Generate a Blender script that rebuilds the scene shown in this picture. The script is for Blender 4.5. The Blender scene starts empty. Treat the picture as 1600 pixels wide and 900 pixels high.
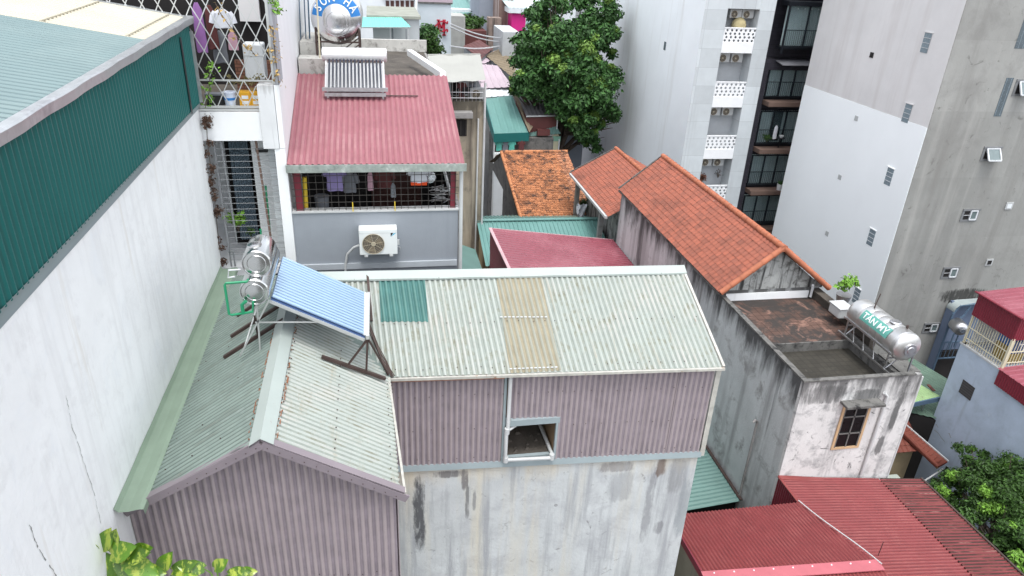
import bpy, bmesh, math, random
from mathutils import Vector, Matrix

# ------------------------------------------------------------------ camera
scene = bpy.context.scene
C = scene.collection
CZ = 22.0
FPX = 1109.0
CR = ((0.98305559, -0.04010133, 0.17886755),
      (-0.17799563, -0.44203123, 0.87916207),
      (0.04380947, -0.89610283, -0.44167913))      # world = CR @ (right, down, forward)
cam_data = bpy.data.cameras.new("camera")
cam = bpy.data.objects.new("camera", cam_data)
C.objects.link(cam)
cam_data.sensor_width = 36.0
cam_data.lens = FPX / 1600.0 * 36.0
cam_data.clip_start = 0.1
cam_data.clip_end = 1500.0
m = Matrix(((CR[0][0], -CR[0][1], -CR[0][2], 0.0),
            (CR[1][0], -CR[1][1], -CR[1][2], 0.0),
            (CR[2][0], -CR[2][1], -CR[2][2], CZ),
            (0, 0, 0, 1)))
cam.matrix_world = m
scene.camera = cam

# ------------------------------------------------------------------ light
SUN_EL, SUN_AZ = 72.0, 180.0      # azimuth clockwise from +Y
world = bpy.data.worlds.new("World")
scene.world = world
world.use_nodes = True
wn = world.node_tree
bg = wn.nodes["Background"]
sky = wn.nodes.new("ShaderNodeTexSky")
sky.sky_type = 'NISHITA'
sky.sun_disc = False
sky.sun_elevation = math.radians(SUN_EL)
sky.sun_rotation = math.radians(SUN_AZ)
sky.air_density = 1.0
sky.dust_density = 2.0
sky.ozone_density = 1.0
hs = wn.nodes.new("ShaderNodeHueSaturation")      # high thin cloud: a paler, less saturated sky
hs.inputs['Saturation'].default_value = 0.24
hs.inputs['Value'].default_value = 1.7
wn.links.new(sky.outputs[0], hs.inputs['Color'])
wn.links.new(hs.outputs[0], bg.inputs[0])
bg.inputs[1].default_value = 0.15
sl = bpy.data.lights.new("sun", 'SUN')
sl.energy = 1.1
sl.angle = math.radians(16)
sl.color = (1.0, 1.0, 0.96)
sun = bpy.data.objects.new("sun", sl)
C.objects.link(sun)
sun.location = (10, -10, 60)
_a, _e = math.radians(SUN_AZ), math.radians(SUN_EL)
sd = Vector((math.sin(_a) * math.cos(_e), math.cos(_a) * math.cos(_e), math.sin(_e)))
sun.rotation_euler = sd.to_track_quat('Z', 'Y').to_euler()
scene.view_settings.view_transform = 'Standard'
scene.view_settings.look = 'None'
scene.view_settings.exposure = 0.76
scene.view_settings.gamma = 1.0

# ------------------------------------------------------------------ helpers
R = random.Random(7)

def P(px, py, x=None, y=None, z=None):
    """survey: photo pixel sighted onto the plane x=, y= or z="""
    c = (px - 800.0, py - 450.0, FPX)
    r = [sum(CR[i][k] * c[k] for k in range(3)) for i in range(3)]
    if z is not None: t = (z - CZ) / r[2]
    elif x is not None: t = x / r[0]
    else: t = y / r[1]
    return Vector((r[0] * t, r[1] * t, CZ + r[2] * t))

ROOT = {}

def tag(o, label, cat=None, group=None, kind=None):
    if label: o['label'] = label
    if cat: o['category'] = cat
    if group: o['group'] = group
    if kind: o['kind'] = kind
    return o

def thing(name, label, cat, loc=(0, 0, 0), rz=0.0, group=None):
    o = bpy.data.objects.new(name, None)
    o.empty_display_size = 0.3
    C.objects.link(o)
    o.location = loc
    o.rotation_euler = (0, 0, rz)
    ROOT[o.name] = (Matrix.Translation(Vector(loc)) @ Matrix.Rotation(rz, 4, 'Z')).inverted()
    return tag(o, label, cat, group)

def copy_thing(root, loc, rz=None, label=None):
    """a copy of a thing with copies of its parts and sub-parts"""
    def rec(o, parent):
        c = o.copy()
        C.objects.link(c)
        c.parent = parent
        for ch in [k for k in bpy.data.objects if k.parent == o and k is not c]:
            rec(ch, c)
        return c
    kids = [k for k in bpy.data.objects if k.parent == root]
    r = root.copy()
    C.objects.link(r)
    r.location = loc
    if rz is not None: r.rotation_euler = (0, 0, rz)
    if label: r['label'] = label
    for k in kids:
        rec(k, r)
    return r

class MB:
    def __init__(self):
        self.v = []; self.f = []; self.mi = []; self.uv = None
    def add(self, vs, fs, mi=0):
        b = len(self.v)
        self.v += [Vector(q) for q in vs]
        self.f += [tuple(b + i for i in f) for f in fs]
        self.mi += [mi] * len(fs)
        return self
    def poly(self, pts, mi=0):
        return self.add(pts, [tuple(range(len(pts)))], mi)
    def box(self, x0, y0, z0, x1, y1, z1, mi=0):
        vs = [(x, y, z) for z in (z0, z1) for y in (y0, y1) for x in (x0, x1)]
        return self.add(vs, [(0, 2, 3, 1), (4, 5, 7, 6), (0, 1, 5, 4), (2, 6, 7, 3), (0, 4, 6, 2), (1, 3, 7, 5)], mi)
    def bevbox(self, x0, y0, z0, x1, y1, z1, r=0.02, mi=0):
        bm = bmesh.new()
        bmesh.ops.create_cube(bm, size=1)
        for v in bm.verts:
            v.co = Vector(((x0 + x1) / 2 + v.co.x * (x1 - x0), (y0 + y1) / 2 + v.co.y * (y1 - y0), (z0 + z1) / 2 + v.co.z * (z1 - z0)))
        bmesh.ops.bevel(bm, geom=list(bm.edges), offset=r, segments=2, profile=0.5, affect='EDGES')
        bm.verts.index_update()
        self.add([v.co.copy() for v in bm.verts], [tuple(v.index for v in f.verts) for f in bm.faces], mi)
        bm.free()
        return self
    def prism(self, pts, vec, mi=0):
        n = len(pts); vec = Vector(vec)
        pts = [Vector(p) for p in pts]
        vs = pts + [p + vec for p in pts]
        fs = [tuple(range(n))[::-1], tuple(range(n, 2 * n))] + [(i, (i + 1) % n, n + (i + 1) % n, n + i) for i in range(n)]
        return self.add(vs, fs, mi)
    def bar(self, a, b, w=0.04, h=None, up=(0, 0, 1), mi=0):
        a, b = Vector(a), Vector(b); h = w if h is None else h
        d = (b - a).normalized(); up = Vector(up)
        s = d.cross(up)
        if s.length < 1e-3: s = d.cross(Vector((1, 0, 0)))
        s.normalize(); t = s.cross(d).normalized()
        s = s * (w / 2); t = t * (h / 2)
        vs = [a - s - t, a + s - t, a + s + t, a - s + t, b - s - t, b + s - t, b + s + t, b - s + t]
        return self.add(vs, [(3, 2, 1, 0), (4, 5, 6, 7), (0, 1, 5, 4), (1, 2, 6, 5), (2, 3, 7, 6), (3, 0, 4, 7)], mi)
    def tube(self, pts, r, n=8, mi=0, closed=False):
        pts = [Vector(p) for p in pts]; m_ = len(pts)
        rr = r if isinstance(r, (list, tuple)) else [r] * m_
        prev = None; vs = []
        for i in range(m_):
            if closed: d = pts[(i + 1) % m_] - pts[i - 1]
            else: d = pts[min(i + 1, m_ - 1)] - pts[max(i - 1, 0)]
            d.normalize()
            if prev is None:
                s = d.orthogonal().normalized()
            else:
                s = (prev - d * prev.dot(d))
                s = s.normalized() if s.length > 1e-5 else d.orthogonal().normalized()
            prev = s; t = d.cross(s)
            for k in range(n):
                a = 2 * math.pi * k / n
                vs.append(pts[i] + (s * math.cos(a) + t * math.sin(a)) * rr[i])
        fs = []
        rng = m_ if closed else m_ - 1
        for i in range(rng):
            j = (i + 1) % m_
            for k in range(n):
                fs.append((i * n + k, i * n + (k + 1) % n, j * n + (k + 1) % n, j * n + k))
        if not closed:
            fs.append(tuple(range(n))[::-1]); fs.append(tuple((m_ - 1) * n + k for k in range(n)))
        return self.add(vs, fs, mi)
    def lathe(self, o, axis, prof, n=32, mi=0, up=None):
        """prof: list of (t along axis, radius)"""
        o = Vector(o); d = Vector(axis).normalized()
        s = Vector(up) if up else d.orthogonal()
        s = (s - d * s.dot(d)).normalized(); t = d.cross(s)
        vs = []
        for (h, r) in prof:
            for k in range(n):
                a = 2 * math.pi * k / n
                vs.append(o + d * h + (s * math.cos(a) + t * math.sin(a)) * max(r, 1e-4))
        fs = []
        for i in range(len(prof) - 1):
            for k in range(n):
                fs.append((i * n + k, i * n + (k + 1) % n, (i + 1) * n + (k + 1) % n, (i + 1) * n + k))
        fs.append(tuple(range(n))[::-1]); fs.append(tuple((len(prof) - 1) * n + k for k in range(n)))
        return self.add(vs, fs, mi)
    def corr(self, pts, rib, pitch=0.1, amp=0.012, kind='sin', lift=0.0, mi=0, up=(0, 0, 1), jitter=0.0, org=None, val=None):
        """corrugated sheet over a convex planar polygon; ribs run along `rib`"""
        pts = [Vector(p) for p in pts]; rib = Vector(rib).normalized()
        nrm = Vector((0, 0, 0))
        for i in range(1, len(pts) - 1): nrm += (pts[i] - pts[0]).cross(pts[i + 1] - pts[0])
        nrm.normalize()
        if nrm.dot(Vector(up)) < 0: nrm = -nrm
        v = (rib - nrm * rib.dot(nrm)).normalized(); u = v.cross(nrm).normalized()
        o = pts[0] if org is None else Vector(org)
        q = [((p - o).dot(u), (p - o).dot(v)) for p in pts]
        umin, umax = min(a for a, b in q), max(a for a, b in q)
        if kind == 'sin':
            ph = [(k / 6.0, math.sin(2 * math.pi * k / 6.0)) for k in range(6)]
        elif kind == 'trap':
            ph = [(0.0, -1), (0.62, -1), (0.72, 1), (0.9, 1)]
        else:
            ph = [(0.0, -1), (0.8, -1), (0.86, 1), (0.94, 1)]
        us = []
        k0 = math.floor(umin / pitch) - 1
        while k0 * pitch < umax + pitch:
            for a, h in ph: us.append(((k0 + a) * pitch, h * amp))
            k0 += 1
        def hgt(x):
            for i in range(len(us) - 1):
                if us[i][0] <= x <= us[i + 1][0]:
                    w = (x - us[i][0]) / max(us[i + 1][0] - us[i][0], 1e-9)
                    return us[i][1] * (1 - w) + us[i + 1][1] * w
            return 0
        xs = [(a, h) for a, h in us if umin < a < umax]
        for a, b in q: xs.append((min(max(a, umin), umax), hgt(a)))
        xs = sorted(set((round(a, 5), h) for a, h in xs))
        cols = []
        n = len(q)
        for a, h in xs:
            hit = []
            for i in range(n):
                (a0, b0), (a1, b1) = q[i], q[(i + 1) % n]
                lo, hi = min(a0, a1), max(a0, a1)
                if lo - 1e-5 <= a <= hi + 1e-5:
                    if hi - lo < 1e-5: hit += [b0, b1]
                    else: hit.append(b0 + (b1 - b0) * min(max((a - a0) / (a1 - a0), 0), 1))
            if not hit: continue
            b0, b1 = min(hit), max(hit)
            base = o + u * a + nrm * (h + lift)
            cols.append((base + v * b0, base + v * b1, h))
        vs = []; fs = []
        for c in cols: vs += [c[0], c[1]]
        for i in range(len(cols) - 1):
            fs.append((2 * i, 2 * i + 2, 2 * i + 3, 2 * i + 1))
        b_ = len(self.mi)
        self.add(vs, fs, mi)
        if val is not None:          # darker groove faces: shade put in as colour so the ribs read
            for i in range(len(cols) - 1):
                if cols[i][2] + cols[i + 1][2] < -.8 * amp: self.mi[b_ + i] = val
        return self
    def build(self, name, mat, parent=None, root=None, smooth=False, local=False, label=None, loc=None, raw=False):
        me = bpy.data.meshes.new(name)
        if root is None and parent is not None:
            root = parent
            while root.parent: root = root.parent
        vs = self.v
        if root is not None and not local:
            M_ = ROOT[root.name]
            vs = [M_ @ q for q in vs]
        elif loc is not None:
            l = Vector(loc); vs = [q - l for q in vs]
        me.from_pydata([tuple(q) for q in vs], [], self.f)
        mats = mat if isinstance(mat, (list, tuple)) else [mat]
        for mm in mats: me.materials.append(mm)
        for p_, i in zip(me.polygons, self.mi): p_.material_index = i
        if self.uv is not None:
            ul = me.uv_layers.new(name="UVMap")
            for i, q in enumerate(self.uv): ul.data[i].uv = q
        if not raw:
            bm = bmesh.new(); bm.from_mesh(me)
            bmesh.ops.recalc_face_normals(bm, faces=bm.faces)
            bm.to_mesh(me); bm.free()
        if smooth:
            for p_ in me.polygons: p_.use_smooth = True
            try: me.set_sharp_from_angle(angle=math.radians(38))
            except Exception: pass
        o = bpy.data.objects.new(name, me)
        C.objects.link(o)
        if parent is not None: o.parent = parent
        elif loc is not None: o.location = loc
        if label: o['label'] = label
        return o

def solo(name, label, cat, mb, mat, loc=(0, 0, 0), group=None, smooth=False, kind=None):
    o = mb.build(name, mat, None, loc=loc, smooth=smooth)
    return tag(o, label, cat, group, kind)

# ------------------------------------------------------------------ materials
def _ramp(nt, fac, p0, p1, c0=(0, 0, 0, 1), c1=(1, 1, 1, 1)):
    r = nt.nodes.new("ShaderNodeValToRGB")
    r.color_ramp.elements[0].position = p0; r.color_ramp.elements[1].position = p1
    r.color_ramp.elements[0].color = c0; r.color_ramp.elements[1].color = c1
    nt.links.new(fac, r.inputs[0])
    return r.outputs[0]

def _noise(nt, vec, scale, detail=6, rough=0.6, dist=0.0):
    n = nt.nodes.new("ShaderNodeTexNoise")
    n.inputs['Scale'].default_value = scale
    n.inputs['Detail'].default_value = detail
    n.inputs['Roughness'].default_value = rough
    n.inputs['Distortion'].default_value = dist
    nt.links.new(vec, n.inputs['Vector'])
    return n.outputs['Fac']

def _mix(nt, fac, a, b, mode='MIX'):
    n = nt.nodes.new("ShaderNodeMix"); n.data_type = 'RGBA'; n.blend_type = mode
    if isinstance(fac, (int, float)): n.inputs[0].default_value = fac
    else: nt.links.new(fac, n.inputs[0])
    for i, q in ((6, a), (7, b)):
        if isinstance(q, tuple): n.inputs[i].default_value = (q[0], q[1], q[2], 1)
        else: nt.links.new(q, n.inputs[i])
    return n.outputs[2]

def _math(nt, op, a, b=None, clamp=False):
    n = nt.nodes.new("ShaderNodeMath"); n.operation = op; n.use_clamp = clamp
    for i, q in enumerate((a, b)):
        if q is None: continue
        if isinstance(q, (int, float)): n.inputs[i].default_value = q
        else: nt.links.new(q, n.inputs[i])
    return n.outputs[0]

MATS = {}
def groove(name, base, k=.6, **kw):
    return mat(name, tuple(c * k for c in base), kw.pop('rough', .7), var=.2, vscale=2.5, **kw)
def mat(name, col, rough=0.7, metal=0.0, var=0.12, vscale=1.5, streaks=(), blots=(), top=None, bump=0.0, bscale=30,
        bands=None, island=0.0, seed=0.0, spec=0.4, uvvar=0.0, uvhue=None, trans=0.0, alpha=1.0, brick=None, coat=0.0, patches=(), hstreaks=()):
    """streaks/blots: (colour, lo, hi, scale) ; top: (z0, z1, colour, noise scale)"""
    if name in MATS: return MATS[name]
    mt = bpy.data.materials.new(name); mt.use_nodes = True
    nt = mt.node_tree
    b = nt.nodes["Principled BSDF"]
    tc = nt.nodes.new("ShaderNodeTexCoord")
    mp = nt.nodes.new("ShaderNodeMapping")
    mp.inputs['Location'].default_value = (seed, seed * 0.7, seed * 1.3)
    nt.links.new(tc.outputs['Object'], mp.inputs[0])
    vec = mp.outputs[0]
    c = col
    n1 = _noise(nt, vec, vscale, 8, 0.65)
    lo = tuple(max(0, q * (1 - var)) for q in col); hi = tuple(min(1, q * (1 + var)) for q in col)
    c = _mix(nt, _ramp(nt, n1, 0.3, 0.7), lo, hi)
    if brick:
        bt = nt.nodes.new("ShaderNodeTexBrick")
        m2 = nt.nodes.new("ShaderNodeMapping")
        m2.inputs['Rotation'].default_value = brick[3]
        nt.links.new(tc.outputs['Object'], m2.inputs[0]); nt.links.new(m2.outputs[0], bt.inputs['Vector'])
        bt.inputs['Scale'].default_value = 1.0
        bt.inputs['Brick Width'].default_value = brick[0]; bt.inputs['Row Height'].default_value = brick[1]
        bt.inputs['Mortar Size'].default_value = 0.012
        bt.offset = brick[4] if len(brick) > 4 else 0.5
        bt.inputs['Color1'].default_value = (1, 1, 1, 1); bt.inputs['Color2'].default_value = (0.82, 0.82, 0.82, 1)
        bt.inputs['Mortar'].default_value = (brick[2],) * 3 + (1,)
        c = _mix(nt, 1.0, c, bt.outputs['Color'], 'MULTIPLY')
    if uvvar:
        uvn = nt.nodes.new("ShaderNodeUVMap")
        fl = nt.nodes.new("ShaderNodeVectorMath"); fl.operation = 'FLOOR'
        nt.links.new(uvn.outputs[0], fl.inputs[0])
        wn_ = nt.nodes.new("ShaderNodeTexWhiteNoise"); wn_.noise_dimensions = '2D'
        nt.links.new(fl.outputs[0], wn_.inputs['Vector'])
        a = tuple(q * (1 - uvvar) for q in (uvhue or col)); d = tuple(min(1, q * (1 + uvvar)) for q in col)
        c2 = _mix(nt, wn_.outputs['Value'], a, d)
        c = _mix(nt, 0.65, c, c2)
    if island:
        g = nt.nodes.new("ShaderNodeNewGeometry")
        k = _mix(nt, g.outputs['Random Per Island'], (1 - island,) * 3, (1 + island, 1 + island * 1.1, 1 + island * .6))
        c = _mix(nt, 1.0, c, k, 'MULTIPLY')
    for i, (sc_, l_, h_, s_) in enumerate(blots):
        f_ = _ramp(nt, _noise(nt, vec, s_, 10, 0.68, 0.3 + i), l_, h_)
        c = _mix(nt, f_, c, sc_)
    for i, (sc_, l_, h_, s_) in enumerate(streaks):
        ms = nt.nodes.new("ShaderNodeMapping")
        ms.inputs['Scale'].default_value = (s_, s_, s_ * 0.07)
        ms.inputs['Location'].default_value = (3.1 * i + seed, 1.7 * i, 0.5 * i)
        nt.links.new(tc.outputs['Object'], ms.inputs[0])
        f_ = _ramp(nt, _noise(nt, ms.outputs[0], 1.0, 9, 0.62), l_, h_)
        c = _mix(nt, f_, c, sc_)
    for i, (sc_, l_, h_, s_, *vv) in enumerate(hstreaks):      # runs along X (down a roof that falls sideways)
        ms = nt.nodes.new("ShaderNodeMapping"); ms.inputs['Scale'].default_value = vv[0] if vv else (s_ * 0.16, s_, s_ * .3)
        nt.links.new(tc.outputs['Object'], ms.inputs[0])
        f_ = _ramp(nt, _noise(nt, ms.outputs[0], 1.0, 9, 0.7), l_, h_)
        c = _mix(nt, f_, c, sc_)
    if top:
        for tp in (top if isinstance(top, list) else [top]):
            z0, z1, tcx, ns = tp[:4]
            sp = nt.nodes.new("ShaderNodeSeparateXYZ"); nt.links.new(tc.outputs['Object'], sp.inputs[0])
            mr = nt.nodes.new("ShaderNodeMapRange")
            mr.inputs['From Min'].default_value = z0; mr.inputs['From Max'].default_value = z1
            nt.links.new(sp.outputs['Z'], mr.inputs['Value'])
            ms = nt.nodes.new("ShaderNodeMapping"); ms.inputs['Scale'].default_value = (ns, ns, ns * 0.16)
            nt.links.new(tc.outputs['Object'], ms.inputs[0])
            nz = _noise(nt, ms.outputs[0], 1.0, 9, 0.65)
            s_ = _math(nt, 'ADD', mr.outputs[0], _math(nt, 'MULTIPLY', _math(nt, 'SUBTRACT', nz, 0.5), 2.6))
            f_ = _ramp(nt, s_, 0.45, 0.95)
            c = _mix(nt, _math(nt, 'MULTIPLY', f_, tp[4] if len(tp) > 4 else 0.85), c, tcx)
    for (cx, cz, rx, rz, tcx, stg, axn) in patches:
        sp = nt.nodes.new("ShaderNodeSeparateXYZ"); nt.links.new(tc.outputs['Object'], sp.inputs[0])
        dx = _math(nt, 'DIVIDE', _math(nt, 'SUBTRACT', sp.outputs[axn], cx), rx)
        dz = _math(nt, 'DIVIDE', _math(nt, 'SUBTRACT', sp.outputs['Z'], cz), rz)
        d2 = _math(nt, 'ADD', _math(nt, 'POWER', _math(nt, 'ABSOLUTE', dx), 2.5), _math(nt, 'POWER', _math(nt, 'ABSOLUTE', dz), 4.0))
        ms = nt.nodes.new("ShaderNodeMapping"); ms.inputs['Scale'].default_value = (9, 9, 2.2)
        nt.links.new(tc.outputs['Object'], ms.inputs[0])
        nz = _noise(nt, ms.outputs[0], 1.0, 9, 0.7)
        f_ = _ramp(nt, _math(nt, 'SUBTRACT', 1.0, _math(nt, 'ADD', d2, _math(nt, 'MULTIPLY', _math(nt, 'SUBTRACT', nz, 0.5), 3.2))), 0.05, 0.75)
        c = _mix(nt, _math(nt, 'MULTIPLY', f_, stg), c, tcx)
    if isinstance(c, tuple): b.inputs['Base Color'].default_value = (*c, 1)
    else: nt.links.new(c, b.inputs['Base Color'])
    b.inputs['Roughness'].default_value = rough
    b.inputs['Metallic'].default_value = metal
    b.inputs['Specular IOR Level'].default_value = spec
    if coat: b.inputs['Coat Weight'].default_value = coat
    if trans: b.inputs['Transmission Weight'].default_value = trans
    if alpha < 1: b.inputs['Alpha'].default_value = alpha
    if rough > 0.1:
        rr = _noise(nt, vec, vscale * 4, 4)
        mr = nt.nodes.new("ShaderNodeMapRange")
        mr.inputs['To Min'].default_value = max(0.03, rough - 0.12); mr.inputs['To Max'].default_value = min(1, rough + 0.12)
        nt.links.new(rr, mr.inputs['Value']); nt.links.new(mr.outputs[0], b.inputs['Roughness'])
    if bump:
        bp = nt.nodes.new("ShaderNodeBump")
        bp.inputs['Strength'].default_value = bump; bp.inputs['Distance'].default_value = 0.02
        nt.links.new(_noise(nt, vec, bscale, 6, 0.6), bp.inputs['Height'])
        nt.links.new(bp.outputs[0], b.inputs['Normal'])
    MATS[name] = mt
    return mt

DK = (0.035, 0.035, 0.035)
m_white_wall = mat('white_wall_paint', (0.86, 0.87, 0.87), 0.85, var=0.03, vscale=1.6,
                   streaks=[((0.77, 0.775, 0.775), 0.50, 0.72, 6.0), ((0.74, 0.72, 0.68), 0.60, 0.75, 3.0)], blots=[((0.76, 0.765, 0.765), 0.52, 0.72, 3.0), ((0.80, 0.82, 0.84), 0.55, 0.75, 1.1)],
                   top=(18.2, 19.2, (0.60, 0.61, 0.60), 3.0, 0.5), bump=0.3, bscale=9)
m_pure_white = mat('white_paint', (0.798, 0.809, 0.819), 0.7, var=0.04, streaks=[((0.525, 0.525, 0.504), 0.6, 0.9, 3.0)])
m_panel_white = mat('white_panel', (0.66, 0.69, 0.71), 0.55, var=0.05, streaks=[((0.45, 0.46, 0.46), 0.55, 0.9, 3.0)])
m_tower_low = mat('bright_white_paint', (0.857, 0.887, 0.900), 0.8, var=0.02, vscale=.4)
m_tower_up = mat('pale_render', (0.630, 0.618, 0.616), 0.85, var=0.06, vscale=.5, streaks=[((0.505, 0.474, 0.465), 0.5, 0.85, 1.2)], bump=.2)
m_white_blank = mat('white_blank_wall', (0.806, 0.840, 0.862), 0.85, var=0.04, vscale=.4, streaks=[((0.616, 0.616, 0.605), 0.56, 0.85, 1.0)], bump=.15)
m_conc_tower = mat('raw_cement_render', (0.297, 0.297, 0.281), 0.9, var=0.14, vscale=.35,
                   streaks=[((0.199, 0.195, 0.183), 0.50, 0.70, .9), ((0.379, 0.372, 0.350), 0.52, 0.7, .5)],
                   blots=[((0.216, 0.213, 0.202), 0.50, 0.68, .5), ((0.154, 0.151, 0.141), .60, .68, 1.6)],
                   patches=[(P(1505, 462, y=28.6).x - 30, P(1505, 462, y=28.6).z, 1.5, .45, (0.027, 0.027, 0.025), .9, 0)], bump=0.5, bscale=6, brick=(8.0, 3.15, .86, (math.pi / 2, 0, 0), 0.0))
m_shed_wall = mat('weathered_cream_wall', (0.472, 0.492, 0.496), 0.88, var=0.10, vscale=1.2,
                  streaks=[((0.528, 0.492, 0.402), 0.47, 0.66, 1.2), ((0.321, 0.332, 0.344), 0.52, 0.66, 4.0)],
                  blots=[((0.378, 0.388, 0.402), 0.50, 0.68, 1.8), ((0.227, 0.228, 0.230), 0.60, 0.70, 5.0)],
                  top=[(12.0, 13.0, (0.567, 0.492, 0.364), 1.0, 0.6)], bump=.4, bscale=14,
                  patches=[(-.47, 11.65, .14, 1.0, (0.056, 0.057, 0.063), .9, 0), (3.6, 12.1, .30, .42, (0.199, 0.200, 0.212), .4, 0), (3.45, 12.62, .4, .14, (0.160, 0.149, 0.151), .55, 0), (4.25, 11.6, .11, 1.15, (0.189, 0.190, 0.202), .6, 0),
                           (4.38, 12.55, .12, .25, (0.133, 0.095, 0.076), .8, 0), (.42, 12.5, .07, .3, (0.123, 0.113, 0.114), .8, 0), (.48, 11.9, .05, .45, (0.142, 0.142, 0.143), .8, 0), (.12, 12.65, .3, .1, (0.123, 0.113, 0.114), .8, 0), (.62, 11.95, .04, .3, (0.189, 0.190, 0.192), .7, 0),
                           (4.55, 10.9, .12, .2, (0.189, 0.190, 0.201), .7, 0), (5.02, 11.4, .16, .9, (0.245, 0.266, 0.278), .7, 0), (4.75, 12.3, .2, .5, (0.207, 0.208, 0.210), .5, 0)])
m_mildew = mat('mildewed_white_render', (0.52, 0.54, 0.54), 0.9, var=0.12, vscale=1.1,
               streaks=[((0.33, 0.335, 0.335), 0.50, 0.62, 1.1), ((0.13, 0.13, 0.13), 0.57, 0.64, 1.3)],
               blots=[((0.30, 0.30, 0.295), 0.54, 0.66, 1.6)],
               top=[(10.6, 12.2, (0.055, 0.055, 0.055), 2.0, 0.92)], bump=.5, bscale=16)
m_mildew_front = mat('mildewed_front_render', (0.581, 0.572, 0.563), 0.9, var=0.08, vscale=1.5,
               blots=[((0.299, 0.299, 0.299), 0.50, 0.66, 2.2), ((0.097, 0.097, 0.097), 0.59, 0.70, 3.0)],
               streaks=[((0.264, 0.264, 0.264), 0.56, 0.7, 2.5)],
               patches=[(1.35, 11.2, .12, .9, (0.088, 0.088, 0.088), .9, 0), (1.2, 9.9, .12, .35, (0.106, 0.106, 0.106), .85, 0), (-.9, 11.75, .7, .3, (0.088, 0.088, 0.088), .7, 0), (.3, 11.65, .5, .2, (0.070, 0.070, 0.070), .8, 0)],
               top=[(10.9, 12.2, (0.062, 0.062, 0.062), 2.6, 0.85)], bump=.4, bscale=16)
m_gable = mat('mildewed_gable', (0.36, 0.37, 0.36), 0.9, var=.2, vscale=2,
              streaks=[((0.04, 0.04, 0.04), 0.50, 0.60, 4.5)], blots=[((0.12, 0.12, 0.115), 0.50, 0.62, 2.5)], bump=.4)
m_old_wall = mat('old_yellowed_wall', (0.30, 0.255, 0.19), 0.9, var=.25, vscale=.9,
              streaks=[((0.12, 0.10, 0.08), 0.50, 0.62, 1.0), ((.40, .35, .27), .54, .64, .7)], blots=[((0.13, 0.115, 0.09), 0.50, 0.62, 1.0)],
              top=[(13.4, 15.3, (0.05, 0.045, 0.035), 1.2, .85)], bump=.4)
m_grey_paint = mat('blue_grey_paint', (0.264, 0.286, 0.317), 0.8, var=.07, vscale=1.1, streaks=[((0.211, 0.229, 0.255), 0.52, 0.85, 2)], bump=.15)
m_blue_wall = mat('pale_blue_wall', (0.42, 0.49, 0.59), 0.85, var=.10, vscale=1.2, blots=[((0.32, 0.37, 0.44), 0.5, 0.8, 1.6), ((.5, .55, .6), .62, .75, 2.5)],
                  streaks=[((0.26, 0.29, 0.33), 0.62, 0.85, 1.5)], bump=.4, bscale=9)
m_dark_stone = mat('charcoal_cladding', (0.045, 0.042, 0.055), 0.5, var=.15, vscale=1, brick=(.5, .25, .6, (math.pi / 2, 0, 0)))
m_conc = mat('grey_concrete', (0.255, 0.246, 0.238), 0.92, var=.2, vscale=2, blots=[((0.068, 0.064, 0.060), 0.55, 0.75, 2.5)], bump=.5, bscale=14)
m_dark_conc = mat('dark_stained_concrete', (0.081, 0.070, 0.059), 0.95, var=.35, vscale=2, blots=[((0.175, 0.154, 0.133), 0.6, 0.8, 2.5)], bump=.5)
m_coping = mat('mildewed_coping', (0.130, 0.127, 0.120), 0.95, var=.3, vscale=3, blots=[((0.026, 0.026, 0.026), 0.5, 0.66, 4)], bump=.4)
m_terr_red = mat('brown_terrace_tiles', (0.111, 0.064, 0.049), 0.85, var=.3, vscale=1.6, brick=(.24, .24, .38, (0.000, 0.000, 0.000), 0.0),
                 blots=[((0.038, 0.032, 0.029), 0.44, 0.55, 1.3), ((0.255, 0.145, 0.111), 0.54, 0.64, 1.1)])
m_terr_grey = mat('mossy_terrace_tiles', (0.043, 0.039, 0.031), 0.9, var=.25, vscale=2, brick=(.2, .2, .62, (0.000, 0.000, 0.000), 0.0),
                  blots=[((0.128, 0.112, 0.102), 0.62, 0.76, 4), ((0.025, 0.025, 0.020), 0.56, 0.72, 2.4)])
m_roof_pale = mat('faded_green_sheet', (0.330, 0.360, 0.333), 0.5, 0.0, var=.07, vscale=1.6, spec=.5,
                  blots=[((0.387, 0.384, 0.356), 0.48, 0.66, 1.1), ((0.272, 0.280, 0.238), 0.58, 0.72, 2.4)],
                  hstreaks=[((0.309, 0.300, 0.247), 0.55, 0.68, 1, (6.0, 0.7, 0.7)), ((0.247, 0.170, 0.119), 0.64, 0.70, 1, (9.0, 1.6, 1.6))])
m_roof_green = mat('weathered_green_sheet', (0.204, 0.256, 0.228), 0.5, var=.10, vscale=1.3, spec=.5,
                   blots=[((0.136, 0.172, 0.160), 0.48, 0.66, 1.2), ((0.264, 0.312, 0.288), 0.55, 0.7, 2.0)],
                   hstreaks=[((0.15, 0.17, 0.15), 0.54, 0.66, 1, (.8, 6.0, .8)), ((0.16, 0.10, 0.07), 0.65, 0.70, 1, (1.5, 9.0, 1.5))])
m_ridge = mat('ridge_flashing', (0.338, 0.380, 0.359), 0.45, var=.06, blots=[((0.211, 0.098, 0.050), 0.67, 0.74, 9)])
m_gutter = mat('pale_green_gutter', (0.209, 0.275, 0.209), 0.5, var=.10, blots=[((0.202, 0.188, 0.094), 0.64, 0.8, 1.6)])
m_mauve = mat('mauve_sheet', (0.322, 0.273, 0.279), 0.55, var=.08, vscale=1.5, blots=[((0.268, 0.235, 0.243), 0.56, 0.8, 1.1)], streaks=[((0.451, 0.393, 0.396), 0.55, 0.8, 3)])
g_pale = mat('shaded_pale_groove', (0.253, 0.280, 0.253), 0.7, var=.2, vscale=3, blots=[((0.184, 0.184, 0.141), .5, .65, 3)])  # groove colours: darker sheet tones, rib shade painted into the valleys
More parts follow.
